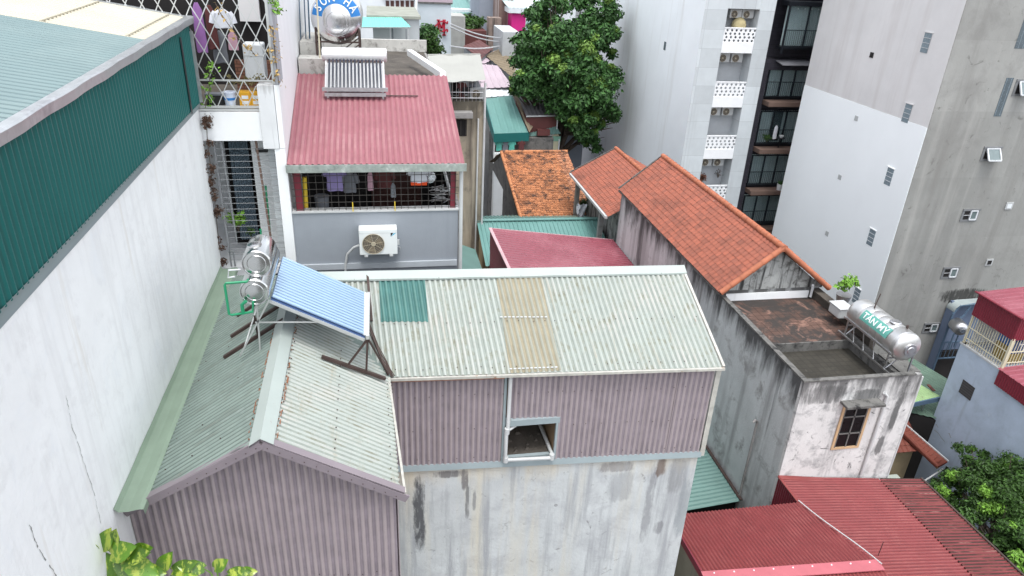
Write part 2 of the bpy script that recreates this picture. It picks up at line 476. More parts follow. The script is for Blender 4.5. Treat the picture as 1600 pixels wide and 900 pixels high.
g_green = mat('shaded_green_groove', (0.128, 0.163, 0.145), 0.7, var=.2, vscale=3)
g_mauve = mat('shaded_mauve_groove', (0.229, 0.194, 0.215), 0.7, var=.2, vscale=3)
g_pink = mat('shaded_pink_groove', (0.263, 0.099, 0.118), 0.6, var=.15, vscale=3)
g_teal = mat('shaded_teal_groove', (0.016, 0.101, 0.094), 0.6, var=.15, vscale=2)
g_tealroof = mat('shaded_tealroof_groove', (0.088, 0.137, 0.146), 0.6, var=.15, vscale=2)
g_red = mat('shaded_red_groove', (0.161, 0.029, 0.032), 0.6, var=.2, vscale=2)
g_cream = mat('shaded_cream_groove', (0.27, 0.24, 0.17), 0.7, var=.2, vscale=3)
g_skyg = mat('shaded_skylight_groove', (0.05, 0.14, 0.13), 0.6, var=.2, vscale=3)
m_mauve_trim = mat('mauve_flashing', (0.216, 0.184, 0.202), 0.5, var=.08)
m_grey_trim = mat('blue_grey_flashing', (0.27, 0.32, 0.335), 0.5, var=.1, blots=[((0.3, 0.16, 0.1), 0.68, 0.76, 4)])
m_sky_green = mat('green_skylight_sheet', (0.066, 0.168, 0.150), 0.4, var=.12, vscale=3, spec=.5)
m_sky_cream = mat('cream_skylight_sheet', (0.267, 0.269, 0.222), 0.5, var=.07, vscale=2, blots=[((0.273, 0.269, 0.208), 0.52, 0.8, 1.5)])
m_teal = mat('teal_cladding', (0.018, 0.124, 0.116), 0.38, var=.08, vscale=.6, spec=.25)
m_teal_roof = mat('teal_roof_sheet', (0.124, 0.186, 0.192), 0.45, var=.08, vscale=.7, blots=[((0.167, 0.229, 0.229), 0.5, 0.8, .5)])
m_cream_roof = mat('cream_roof_sheet', (0.468, 0.437, 0.351), 0.55, var=.07, vscale=1)
m_galv = mat('galvanised_sheet', (0.50, 0.52, 0.53), 0.35, 0.6, var=.15, vscale=3, blots=[((0.34, 0.34, 0.36), 0.5, 0.7, 3)])
m_galv_fascia = mat('galvanised_fascia', (0.36, 0.40, 0.37), 0.42, 0.4, var=.3, vscale=5, blots=[((0.55, 0.58, 0.55), 0.56, 0.64, 5), ((.2, .25, .22), .58, .7, 4)])
m_pink = mat('faded_pink_sheet', (0.289, 0.122, 0.135), 0.42, var=.08, vscale=.8, spec=.25, blots=[((0.365, 0.191, 0.198), 0.48, 0.7, .9)])
m_maroon = mat('maroon_sheet', (0.17, 0.018, 0.032), 0.4, var=.1, vscale=1, spec=.5)
m_maroon_roof = mat('maroon_roof_sheet', (0.238, 0.057, 0.079), 0.30, var=.08, vscale=.5, spec=.6, blots=[((0.317, 0.106, 0.132), 0.45, 0.65, .35)])
m_red_roof = mat('red_roof_sheet', (0.192, 0.035, 0.034), 0.4, var=.09, vscale=.8, spec=.5, blots=[((0.249, 0.065, 0.059), 0.48, 0.7, 1.5)])
m_rust_roof = mat('rusted_red_sheet', (0.142, 0.037, 0.031), 0.75, var=.2, vscale=2, hstreaks=[((0.038, 0.014, 0.010), 0.43, 0.51, 6.0), ((0.204, 0.094, 0.082), 0.58, 0.64, 7.0)], blots=[((0.061, 0.021, 0.014), 0.52, 0.62, 2.5)])
m_green_sheet = mat('green_corrugated', (0.12, 0.215, 0.195), 0.5, var=.12, vscale=1)
m_green_roof = mat('green_roof_sheet', (0.12, 0.25, 0.23), 0.4, var=.1, vscale=.6)
m_tin_green = mat('pale_green_tin', (0.25, 0.37, 0.17), 0.55, var=.15, vscale=2, blots=[((0.16, 0.10, 0.06), 0.62, 0.72, 3)])
m_tile = mat('terracotta_tiles', (0.295, 0.090, 0.054), 0.7, var=.10, vscale=.8, uvvar=.22, uvhue=(0.281, 0.100, 0.067), blots=[((0.161, 0.057, 0.037), 0.52, 0.70, 1.1)])
m_tile_cap = mat('terracotta_ridge', (0.375, 0.128, 0.068), 0.7, var=.2, vscale=3)
m_tile_old = mat('old_orange_tiles', (0.400, 0.168, 0.076), 0.85, var=.2, vscale=2, uvvar=.42, uvhue=(0.288, 0.120, 0.064), blots=[((0.080, 0.044, 0.032), 0.52, 0.62, 1.8)])
m_steel = mat('stainless_steel', (0.72, 0.72, 0.73), 0.22, 1.0, var=.05, vscale=3)
m_steel_bright = mat('polished_steel', (0.58, 0.59, 0.58), 0.18, 1.0, var=.03)
m_steel_dull = mat('dull_steel', (0.55, 0.55, 0.56), 0.38, 1.0, var=.12, vscale=4, blots=[((0.4, 0.38, 0.36), 0.55, 0.7, 6)])
m_alu = mat('aluminium_frame', (0.60, 0.61, 0.60), 0.4, 0.6, var=.06)
m_brown_steel = mat('rusty_brown_steel', (0.055, 0.035, 0.03), 0.7, var=.3, vscale=8)
m_tube_glass = mat('blue_vacuum_glass', (0.272, 0.399, 0.561), 0.15, var=.03, spec=.8, coat=.5)
m_tube_dark = mat('dark_vacuum_glass', (0.03, 0.034, 0.05), 0.22, var=.03, spec=.5)
m_reflector = mat('reflector_sheet', (0.82, 0.85, 0.88), 0.5, .0, var=.03)
m_pvc = mat('white_pvc', (0.594, 0.612, 0.630), 0.4, var=.04)
m_pvc_dirty = mat('grey_pvc', (0.48, 0.49, 0.49), 0.5, var=.08)
m_green_pipe = mat('green_plastic_pipe', (0.016, 0.240, 0.112), 0.45, var=.05)
m_black = mat('black_rubber', (0.015, 0.015, 0.016), 0.6, var=.1)
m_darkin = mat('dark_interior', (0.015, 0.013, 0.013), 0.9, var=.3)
m_darkwood = mat('dark_red_wood', (0.055, 0.02, 0.016), 0.6, var=.3, vscale=3)
m_wire = mat('dark_wire', (0.06, 0.055, 0.05), 0.6, .3, var=.1)
m_black_metal = mat('black_metal', (0.02, 0.023, 0.03), 0.4, .2, var=.1)
m_ac = mat('ac_white_enamel', (0.68, 0.70, 0.70), 0.45, var=.03)
m_ac_old = mat('ac_grey_enamel', (0.42, 0.43, 0.43), 0.5, var=.08)
m_ac_dark = mat('ac_coil_dark', (0.10, 0.085, 0.07), 0.6, var=.2, vscale=10)
m_ac_ring = mat('ac_grille_cream', (0.40, 0.35, 0.26), 0.5, var=.1)
m_glass_d = mat('dark_glass', (0.02, 0.03, 0.035), 0.06, var=.02, spec=.8)
m_glass_t = mat('tinted_glass', (0.10, 0.16, 0.18), 0.06, var=.02, spec=.8, alpha=.25)
m_curtain = mat('pale_curtain', (0.62, 0.74, 0.74), 0.85, var=.06, vscale=2)
m_curtain_d = mat('grey_blue_curtain', (0.20, 0.26, 0.31), 0.85, var=.1, vscale=2)
m_glassblock = mat('glass_block', (0.111, 0.140, 0.159), 0.25, var=.12, vscale=3, spec=.7, brick=(.24, .24, 1.7, (0.000, 0.000, 0.000), 0))
m_brownslab = mat('brown_balcony_edge', (0.19, 0.125, 0.10), 0.7, var=.12)
m_purple = mat('purple_cloth', (0.22, 0.18, 0.36), 0.9, var=.1, vscale=5)
m_violet = mat('violet_cloth', (0.28, 0.13, 0.34), 0.9, var=.15, vscale=5)
m_whitecloth = mat('white_cloth', (0.62, 0.63, 0.68), 0.9, var=.08, vscale=5)
m_pinkcloth = mat('pink_cloth', (0.45, 0.27, 0.33), 0.9, var=.1, vscale=5)
m_greycloth = mat('grey_cloth', (0.16, 0.17, 0.19), 0.9, var=.15, vscale=5)
m_orangecloth = mat('orange_cloth', (0.70, 0.08, 0.02), 0.9, var=.1)
m_browncloth = mat('brown_cloth', (0.11, 0.035, 0.035), 0.9, var=.2)
m_mintcloth = mat('mint_cloth', (0.10, 0.42, 0.34), 0.9, var=.2)
m_yellow = mat('yellow_plastic', (0.66, 0.47, 0.04), 0.5, var=.08)
m_yellowbox = mat('yellow_box', (0.70, 0.36, 0.02), 0.5, var=.06)
m_blue = mat('label_blue', (0.02, 0.17, 0.46), 0.5, var=.08, vscale=6)
m_label_green = mat('label_green', (0.10, 0.32, 0.27), 0.5, var=.05)
m_label_white = mat('label_white', (0.75, 0.77, 0.78), 0.5, var=.03)
m_red_emblem = mat('red_emblem', (0.42, 0.012, 0.035), 0.5, var=.05)
m_cyan = mat('cyan_awning', (0.16, 0.62, 0.52), 0.6, var=.05)
m_magenta = mat('magenta_panel', (0.62, 0.02, 0.22), 0.5, var=.05)
m_blue_metal = mat('blue_metal', (0.08, 0.13, 0.19), 0.5, var=.1)
m_cream_bar = mat('cream_paint_bars', (0.58, 0.54, 0.40), 0.6, var=.08)
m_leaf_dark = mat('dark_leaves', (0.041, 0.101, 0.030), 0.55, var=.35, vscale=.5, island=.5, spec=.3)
m_leaf_lit = mat('lit_leaves', (0.130, 0.221, 0.046), 0.55, var=.2, vscale=.8, island=.35, spec=.3)  # paler leaf copy, sunlit side of the crown given as colour
m_leaf_mid = mat('mid_leaves', (0.034, 0.077, 0.015), 0.55, var=.3, vscale=1, island=.45, spec=.3)
m_leaf_bright = mat('bright_leaves', (0.14, 0.28, 0.04), 0.5, var=.2, vscale=3, island=.3, spec=.3)
m_leaf_dry = mat('dry_leaves', (0.36, 0.24, 0.10), 0.8, var=.3, vscale=4, island=.4)
m_bark = mat('bark', (0.09, 0.07, 0.055), 0.9, var=.3, vscale=4)
m_pothos = mat('pothos_leaf', (0.068, 0.152, 0.012), 0.32, var=.25, vscale=4, island=.3, spec=.5,
               streaks=[((0.320, 0.400, 0.056), 0.54, 0.60, 12)], blots=[((0.336, 0.400, 0.056), 0.56, 0.62, 6), ((0.112, 0.072, 0.024), 0.68, 0.72, 7)])
m_ground = mat('alley_ground', (0.055, 0.053, 0.05), 0.95, var=.25, vscale=.3)
m_greyblue_far = mat('far_blue_grey_wall', (0.25, 0.28, 0.33), 0.85, var=.08)
m_pinkwhite = mat('sun_bleached_pink_sheet', (0.465, 0.375, 0.420), 0.45, var=.08, vscale=.7)
m_brownroof = mat('brown_roof_sheet', (0.11, 0.035, 0.032), 0.6, var=.2, vscale=1)
m_tanroof = mat('tan_roof', (0.20, 0.16, 0.11), 0.85, var=.2, vscale=1.5)
m_greyroof = mat('grey_roof_sheet', (0.10, 0.095, 0.10), 0.7, var=.2, vscale=1)
m_fibre = mat('fibre_cement_sheet', (0.322, 0.322, 0.298), 0.8, var=.07, vscale=.8)
m_whiteroof = mat('white_roof_sheet', (0.66, 0.70, 0.72), 0.4, var=.06)
m_crack = mat('crack_dark', (0.27, 0.27, 0.26), 0.95, var=.2)
m_cardboard = mat('cardboard', (0.25, 0.17, 0.10), 0.9, var=.2)
m_frame_tan = mat('tan_window_frame', (0.50, 0.34, 0.20), 0.6, var=.12)
m_brick_tan = mat('white_glazed_tiles', (0.66, 0.69, 0.71), 0.4, var=.04, brick=(.4, .2, .7, (math.pi / 2, 0, 0)))
# ------------------------------------------------------------------ ground
gb = MB().poly([(-700, -300, 0), (700, -300, 0), (700, 1200, 0), (-700, 1200, 0)])
tag(gb.build('ground', m_ground), None, None, None, 'structure')

def strip(mb, pts, w, up=(0, 0, 1), lift=0.002, mi=0):
    """thin flat ribbon along pts with sideways width w"""
    pts = [Vector(p) for p in pts]
    vs = []
    for i, p in enumerate(pts):
        d = (pts[min(i + 1, len(pts) - 1)] - pts[max(i - 1, 0)]).normalized()
        s = d.cross(Vector(up)).normalized()
        vs += [p - s * w / 2 + Vector(up) * lift, p + s * w / 2 + Vector(up) * lift]
    mb.add(vs, [(2 * i, 2 * i + 1, 2 * i + 3, 2 * i + 2) for i in range(len(pts) - 1)], mi)

def screws(mb, pts, nrm, r=0.008, mi=1):
    for p in pts: mb.lathe(p, nrm, [(-.004, r * 1.3), (0.004, r * 1.3), (0.012, r * .7)], 7, mi)

def lerp(a, b, t): return Vector(a) * (1 - t) + Vector(b) * t

# ================================================================== LEFT TALL HOUSE
XW = -3.56
t = thing('tall_house', 'tall house with a blank white wall topped by dark teal metal cladding', 'house', (-7, 5, 0))
MB().box(-12, -6, 0, XW, 15.52, 18.66).build('wall', m_white_wall, t)
cl = MB().corr([(XW + .05, -6, 18.62), (XW + .05, 15.5, 18.72), (XW + .05, 15.5, 20.2), (XW + .05, -6, 19.85)], (0, 0, 1), .125, .02, up=(1, 0, 0), val=1)
cl.corr([(XW + .05, 15.56, 18.7), (-12, 15.56, 18.7), (-12, 15.56, 20.3), (XW + .05, 15.56, 20.3)], (0, 0, 1), .115, .014, up=(0, 1, 0))
cl.build('cladding', [m_teal, g_teal], t)
# sloping roof rising to the left
rs = lambda x: 20.3 + (XW - x) * 0.16
g0, g1 = XW + .02, -12
def rp(x, y): return (x, y, rs(x) + (y - 7.5) * .022 - .14)
MB().corr([rp(g0, -6), rp(g0, 12.75), rp(g1, 12.75 + 0), rp(g1, -6)], (1, 0, -.16), .15, .024, val=1).build('roof', [m_teal_roof, g_tealroof], t)
cr = MB().corr([rp(g0, 12.77), rp(g0, 15.6), rp(g1, 15.6), rp(g1, 12.77)], (1, 0, -.16), .16, .012, 'trap')
for xx in (-3.85, -5.05, -6.3):
    cr.bar(Vector(rp(xx, 12.8)) + Vector((0, 0, .02)), Vector(rp(xx, 15.5)) + Vector((0, 0, .02)), .035, .02)
cr.build('translucent_roof_panel', m_cream_roof, t)
# gutter apron along the eave, wavy galvanised
gm = MB()
N = 60
for i in range(N):
    y0, y1 = -6 + 21.65 * i / N, -6 + 21.65 * (i + 1) / N
    w0, w1 = .012 * math.sin(i * 1.7), .012 * math.sin((i + 1) * 1.7)
    z0, z1 = rp(g0, y0)[2], rp(g0, y1)[2]
    prof = lambda w, z: [(XW + .01, z + .04), (XW + .10, z + .035), (XW + .125 + w, z + .015), (XW + .118 + w, z - .10), (XW + .08, z - .115)]
    a = [Vector((q[0], y0, q[1])) for q in prof(w0, z0)]; b = [Vector((q[0], y1, q[1])) for q in prof(w1, z1)]
    gm.add(a + b, [(k, k + 1, 6 + k, 5 + k) for k in range(4)])
gm.build('gutter', m_galv, t)
MB().bar(rp(XW + .12, 15.62), rp(-12, 15.62), .12, .05).build('roof_edge_cap', m_galv, t)
tb = MB().bar((XW + .085, 15.47, 18.74), (XW + .085, 15.47, 20.1), .05, .06, up=(1, 0, 0))
tb.build('corner_trim', m_galv, t)
MB().corr([(XW + .085, 14.55, 18.7), (XW + .085, 14.66, 18.7), (XW + .085, 14.66, 20.1), (XW + .085, 14.55, 20.1)], (0, 0, 1), .2, .004, up=(1, 0, 0)).build('vertical_seam', m_black_metal, t)
fl = MB().add([(XW + .07, -6, 18.66), (XW + .07, 15.5, 18.74), (XW + .012, 15.5, 18.60), (XW + .012, -6, 18.36)], [(0, 1, 2, 3)])
fl.build('base_flashing', m_grey_trim, t)
ck = MB()
for (cpx, wd_) in ((((103, 618), (108, 640), (113, 668), (121, 690), (128, 715), (139, 745), (148, 775), (154, 800), (158, 822)), .008), (((46, 820), (52, 838), (60, 855), (70, 872), (82, 890), (90, 903)), .014)):
    fine_ = []
    for (a, b_) in zip(cpx[:-1], cpx[1:]):
        for k in range(5): fine_.append(P(a[0] + (b_[0] - a[0]) * k / 5 + R.uniform(-1, 1), a[1] + (b_[1] - a[1]) * k / 5, x=XW + .002))
    for a in range(len(fine_) - 1):
        if R.random() < .85: strip(ck, [fine_[a], fine_[a + 1]], wd_ * R.uniform(.3, 1.3), (1, 0, 0), .002)
ck.build('hairline_crack', m_crack, t)

# ================================================================== SHED HOUSE
RL, RR = Vector((-1.65, 12.67, 16.1)), Vector((6.04, 12.36, 16.1))
EL, ER = Vector((.06, 10.64, 15.0)), Vector((6.19, 10.3, 15.0))
AF = Vector((-1.62, 7.74, 16.07))
FR, FL = Vector((.14, 7.72, 15.0)), Vector((-3.25, 8.02, 15.03))
BL, BR = Vector((-3.25, 15.0, 15.03)), Vector((6.0, 14.5, 15.0))
wy = lambda x: 10.76 - .0536 * x
gy = lambda x: 7.86 - .085 * x

t = thing('metal_roofed_house', 'house with faded green corrugated roofs and mauve metal cladding over a stained cream wall', 'house', (1, 11, 0))
wl = MB().prism([(.08, wy(.08), 0), (6.12, wy(6.12), 0), (6.05, 14.3, 0), (.08, 14.6, 0)], (0, 0, 12.84))
wl.build('base_wall', m_shed_wall, t)
MB().prism([(-3.5, gy(-3.5) + .12, 0), (.02, gy(0) + .12, 0), (.06, 14.7, 0), (-3.5, 14.9, 0)], (0, 0, 12.0)).build('gable_base_wall', m_shed_wall, t)
# front cladding in three fields round the opening
def clad(mb, x0, x1, z0, z1):
    mb.corr([(x0, wy(x0) - .02, z0), (x1, wy(x1) - .02, z0), (x1, wy(x1) - .02, z1), (x0, wy(x0) - .02, z1)], (0, 0, 1), .104, .014, up=(0, -1, 0), val=2)
fc = MB()
clad(fc, .08, 2.10, 12.92, 14.97); clad(fc, 2.2, 3.16, 13.93, 14.97); clad(fc, 3.16, 6.1, 12.92, 14.97)
for xx in (.9, 3.9, 4.86, 5.4):
    fc.bar((xx, wy(xx) - .036, 12.95), (xx, wy(xx) - .036, 14.9), .012, .01)
for zz in (13.05, 13.75, 14.5):
    for k in range(22):
        xx = .2 + k * .27 + R.uniform(-.04, .04)
        if 2.05 < xx < 3.2 and zz < 14: continue
        fc.lathe((xx, wy(xx) - .03, zz + R.uniform(-.02, .02)), (0, -1, 0), [(0, .009), (.01, .007)], 6, 1)
fc.build('front_cladding', [m_mauve, m_brown_steel, g_mauve], t)
sd = MB().corr([(6.13, wy(6.1), 12.92), (6.1, 14.3, 12.92), (6.1, 14.3, 15.0), (6.09, 12.35, 16.0), (6.13, wy(6.1), 14.97)], (0, 0, 1), .104, .014, up=(1, 0, 0))
sd.corr([(-3.3, 14.75, 12), (6.05, 14.3, 12.9), (6.05, 14.3, 14.9), (-3.3, 14.8, 14.9)], (0, 0, 1), .104, .014, up=(0, 1, 0))
sd.build('side_cladding', m_mauve, t)
bt = MB()
bt.prism([(.08, wy(.08) - .05, 12.80), (6.16, wy(6.16) - .05, 12.80), (6.16, wy(6.16) - .03, 12.93), (.08, wy(.08) - .03, 12.93)], (0, .06, 0))
bt.bar((2.13, wy(2.1) - .03, 12.93), (2.13, wy(2.1) - .03, 14.95), .05, .03, up=(0, 1, 0))
bt.build('base_flashing', m_grey_trim, t)
# opening
wf = MB()
wf.box(2.16, wy(2.7) - .07, 13.80, 3.2, wy(2.7) + .04, 13.93)
wf.box(3.13, wy(3.1) - .05, 12.95, 3.17, wy(3.1) + .02, 13.80)
wf.box(2.12, wy(2.1) - .06, 12.94, 3.17, wy(2.1) + .02, 13.03)
wo = wf.build('window_frame', m_grey_trim, t)
rc = MB()
y0 = wy(2.6) + .02
rc.box(2.16, y0, 12.95, 3.13, y0 + 1.3, 13.02)
for i in range(28):
    a = R.uniform(.02, .95); b = R.uniform(.05, 1.2); s = R.uniform(.05, .13)
    rc.add([(2.16 + a - s / 2 if a > .1 else 2.18, y0 + b, 13.02), (2.16 + a + s * .4, y0 + b + s * .2, 13.02), (2.16 + a, y0 + b + s, 13.02), (2.16 + a, y0 + b + s * .4, 13.02 + s * .4)], [(0, 1, 3), (1, 2, 3), (2, 0, 3)])
rc.build('recess_floor', m_dark_conc, wo)
rb = MB().box(2.10, y0 + 1.3, 12.95, 3.2, y0 + 1.35, 13.93); rb.box(3.14, y0, 13.02, 3.19, y0 + 1.3, 13.85)
rb.box(2.10, y0, 13.02, 2.15, y0 + 1.3, 13.85)
rb.build('recess_wall', m_cardboard, wo)
# gable cladding
gp = MB()
gp.corr([(-3.555, gy(-3.45), 11.6), (.06, gy(.06), 11.6), (.06, gy(.06), 14.93), (-1.62, gy(-1.62), 15.97), (-3.3, gy(-3.3), 14.92), (-3.555, gy(-3.45), 14.85)], (0, 0, 1), .104, .015, up=(0, -1, 0), val=2)
gp.corr([(.08, gy(.06), 11.6), (.08, 10.7, 11.6), (.08, 10.7, 14.93), (.08, gy(.06), 14.93)], (0, 0, 1), .104, .014, up=(1, 0, 0))
for xx in (-.62,): gp.bar((xx, gy(xx) - .017, 11.7), (xx, gy(xx) - .017, 15.2), .012, .01)
for zz in (13.35,):
    for k in range(16): gp.lathe((-3.2 + k * .21, gy(-3.2 + k * .21) - .014, zz + R.uniform(-.03, .03)), (0, -1, 0), [(0, .009), (.01, .007)], 6, 1)
gp.build('gable_cladding', [m_mauve, m_brown_steel, g_mauve], t)
# roof slopes
n_l = Vector((-.53, 0, .85)); n_r = Vector((.53, 0, .85)); n_f = Vector((0, -.48, .88))
sl_ = MB().corr([FL, AF, RL, BL], (1, 0, .63), .1, .017, val=2)
for a, b in ((.06, .96), (.5, .5), (.55, .5), (.95, .9)):
    pass
sc = []
for k in range(9):
    for tt in (.08, .35, .62, .92):
        y = 8.4 + k * .72 + R.uniform(-.1, .1); x = -3.2 + 1.5 * tt
        if y < 14.5 - 1.6 * tt: sc.append((x, y, 15.03 + (x + 3.25) * .652 + .014))
screws(sl_, sc, n_l)
sl_.build('left_roof_slope', [m_roof_green, m_brown_steel, g_green], t)
sr = MB().corr([AF, FR, EL, RL], (1, 0, -.61), .1, .017, val=2)
sc = []
for k in range(12):
    for tt in (.1, .5, .93):
        y = 7.95 + k * .24 + R.uniform(-.06, .06) + (.1 if tt == .5 else 0); x = -1.62 + 1.75 * tt
        sc.append((x, y, 16.07 - (x + 1.62) * .607 + .014))
screws(sr, sc, n_r)
sr.build('right_roof_slope', [m_roof_pale, m_brown_steel, g_pale], t)
def onf(px, py):      # survey a pixel onto the front slope plane
    n = ((ER - EL).cross(RR - EL) + (RR - EL).cross(RL - EL)).normalized()
    a, b = P(px, py, z=15.0), P(px, py, z=16.1)
    d = b - a
    k = (EL - a).dot(n) / d.dot(n)
    return a + d * k
sf = MB()
ribf = (RR - ER)
sf.corr([EL, ER, RR, RL], ribf, .104, .018, org=EL, val=2)
sf.corr([lerp(EL, RL, .49), lerp(ER, RR, .49), RR, RL], ribf, .104, .018, org=EL, val=2, lift=.005)
sc = []
for k in range(30):
    for tt in (.06, .48, .94):
        if R.random() < .85:
            a = lerp(lerp(EL, ER, (k + R.uniform(-.2, .2)) / 29.5), lerp(RL, RR, (k + R.uniform(-.2, .2)) / 29.5), tt + R.uniform(-.008, .008))
            if a.x > EL.x - .1: sc.append(a + Vector((0, -.006, .013)))
screws(sf, sc, n_f)
sf.build('front_roof_slope', [m_roof_pale, m_brown_steel, g_pale], t)
MB().corr([RR, BR, BL, RL], (0, 1, -.5), .104, .014).build('rear_roof_slope', m_roof_green, t)
q = [onf(592, 436), onf(664, 436), onf(669, 503), onf(595, 503)]
MB().corr(q, ribf, .104, .018, lift=.012, org=EL, val=1).build('green_roof_sheet', [m_sky_green, g_skyg], t)
q = [onf(775, 431), onf(844, 430), onf(877, 579), onf(797, 583)]
qc = MB().corr(q, ribf, .104, .018, lift=.010, org=EL, val=2)
a, b = onf(781, 497) + Vector((0, -.01, .03)), onf(857, 497) + Vector((0, -.01, .03))
for k in range(12): qc.bar(lerp(a, b, k / 12), lerp(a, b, (k + .6) / 12), .02, .012, mi=1)
a, b = onf(796, 578) + Vector((0, -.01, .03)), onf(873, 575) + Vector((0, -.01, .03))
for k in range(12): qc.bar(lerp(a, b, k / 12), lerp(a, b, (k + .6) / 12), .02, .012, mi=1)
qc.build('cream_roof_sheet', [m_sky_cream, m_pvc, g_cream], t)
# ridge caps
def cap(p0, p1, side0, side1, w=.2, h=.045):
    mb = MB(); p0, p1 = Vector(p0), Vector(p1); up = Vector((0, 0, h))
    n_ = 14
    for s in (Vector(side0), Vector(side1)):
        s = s.normalized() * w
        vs = []
        for i in range(n_ + 1):
            c = lerp(p0, p1, i / n_); j = .006 * math.sin(i * 2.3)
            vs += [c + up + Vector((0, 0, .012)), c + s + up + Vector((0, 0, j)), c + s + up * .2]
        mb.add(vs, [(3 * i + k, 3 * i + k + 1, 3 * i + k + 4, 3 * i + k + 3) for i in range(n_) for k in (0, 1)])
    return mb
c1 = cap(AF + Vector((0, -.05, 0)), RL, (-1, 0, -.62), (1, 0, -.6), .18)
for i in range(26):
    for s in (-1, 1):
        y = 7.9 + i * .18
        c1.lathe((-1.63 + s * .165, y + R.uniform(-.05, .05), 16.0 + .0), (s * .5, 0, .85), [(-.01, .010), (.012, .008)], 6, 1)
# rust creeping along the edges of the cap
for s in (-1, 1):
    for i in range(14):
        y = 7.8 + R.random() * 3.2; l = R.uniform(.03, .2)
        x = -1.63 + s * R.uniform(.178, .196)
        z = 16.085 - abs(x + 1.63) * .61 + .03
        c1.add([(x - .008, y, z), (x + .008, y, z), (x + .006, y + l, z), (x - .004, y + l, z)], [(0, 1, 2, 3)], 1)
c1.build('ridge_cap', [m_ridge, mat('rust_edge', (.22, .09, .045), .9, var=.3)], t)
c2 = cap(RL, RR + Vector((.05, 0, 0)), (0, -1, -.53), (0, 1, -.5), .19)
for i in range(24): c2.lathe(lerp(RL, RR, (i + .5) / 24) + Vector((0, -.15, -.05)), (0, -.5, .85), [(-.01, .010), (.012, .008)], 6, 1)
c2.build('ridge_cap', [m_ridge, m_brown_steel], t)
# flashings on the front gable, verge and eave trims
vg = MB()
dn = Vector((0, -.03, -.055))
vg.bar(FL + dn + Vector((-.3, .02, -.16)), AF + dn + Vector((0, 0, .0)), .03, .115)
vg.bar(AF + dn, FR + dn + Vector((.08, 0, -.04)), .03, .115)
vg.bar(FL + Vector((-.0, .02, .02)), AF + Vector((0, .02, .02)), .12, .012); vg.bar(AF + Vector((0, .02, .025)), FR + Vector((.05, .02, .02)), .12, .012)
for k in range(12):
    vg.lathe(lerp(FL, AF, (k + .5) / 12) + Vector((0, -.06, -.05)), (0, -1, 0), [(0, .008), (.008, .006)], 6, 1)
    vg.lathe(lerp(AF, FR, (k + .5) / 12) + Vector((0, -.06, -.05)), (0, -1, 0), [(0, .008), (.008, .006)], 6, 1)
vg.build('verge_flashing', [m_mauve_trim, m_brown_steel], t)
et = MB()
et.bar(EL + Vector((0, -.03, -.03)), ER + Vector((.02, -.03, -.03)), .045, .05, mi=0)
et.bar(EL + Vector((-.02, .0, -.02)), FR + Vector((.05, -.02, -.02)), .035, .07)
et.bar(ER + Vector((.01, 0, 0)), RR + Vector((.01, 0, 0)), .05, .05)
et.bar((6.18, wy(6.1) - .02, 12.82), (6.18, wy(6.1) - .02, 14.95), .03, .1)
et.build('white_edge_trim', mat('cream_edge_trim', (.42, .41, .37), .5, var=.2, vscale=6, blots=[((.25, .15, .09), .6, .68, 5)]), t)
et = MB()
for k in range(9): et.box(-3.62 + .0, 0, 0, 0, 0, 0) if False else None
et.bar(EL + Vector((.02, -.015, -.075)), lerp(EL, ER, .33) + Vector((0, -.015, -.075)), .03, .03)
et.bar(FR + Vector((-.03, .1, -.09)), EL + Vector((-.03, 0, -.09)), .03, .05)
et.build('rusty_purlin', mat('rusty_purlin_paint', (.30, .15, .10), .8, var=.4, vscale=6), t)
# valley gutter against the white wall
vgm = MB()
for i in range(24):
    y0, y1 = 7.75 + 7.6 * i / 24, 7.75 + 7.6 * (i + 1) / 24
    def pr(y):
        k = .006 * math.sin(y * 5)
        return [(XW + .005, y, 15.13 + k), (XW + .05, y, 15.07), (XW + .17, y, 15.06 + k), (XW + .30, y, 15.09), (XW + .36, y, 15.08 + k), (XW + .37, y, 15.0)]
    vgm.add(pr(y0) + pr(y1), [(k, k + 1, k + 7, k + 6) for k in range(5)])
vgm.build('valley_gutter', m_gutter, t)
MB().bar((EL + Vector((-.0, 0, .01))), RL + Vector((0, 0, .012)), .16, .015).build('roof_valley_sheet', m_roof_green, t)
# PVC drain pipes at the opening
pp = MB()
xp = 2.2
pp.tube([(xp, wy(xp) - .10, 14.93), (xp, wy(xp) - .10, 13.78), (xp - .03, wy(xp) - .12, 13.7), (xp - .03, wy(xp) - .12, 13.07), (xp - .0, wy(xp) - .12, 13.03), (xp + .86, wy(3) - .12, 13.03), (xp + .9, wy(3) - .09, 13.06), (xp + .84, wy(3) + .9, 13.12)], .038, 10)
pp.tube([(xp, wy(xp) - .1, 13.72), (xp + .16, wy(xp) - .02, 13.76)], .03, 8)
for c in ((xp - .02, wy(xp) - .115, 13.72), (xp - .02, wy(xp) - .12, 13.05), (xp + .88, wy(3) - .11, 13.05)):
    pp.lathe((c[0], c[1], c[2] - .06), (0, 0, 1), [(0, .05), (.12, .05)], 12)
pp.build('drain_pipe', m_pvc_dirty, t, smooth=True)

# loose steel bar lying up the roof
a, b = onf(574, 430) + Vector((0, 0, .06)), onf(581, 505) + Vector((0, 0, .05))
solo('steel_bar', 'dark brown steel bar lying up the corrugated roof left of the green sheet', 'steel bar', MB().bar(a, b, .045, .03), m_brown_steel, a)

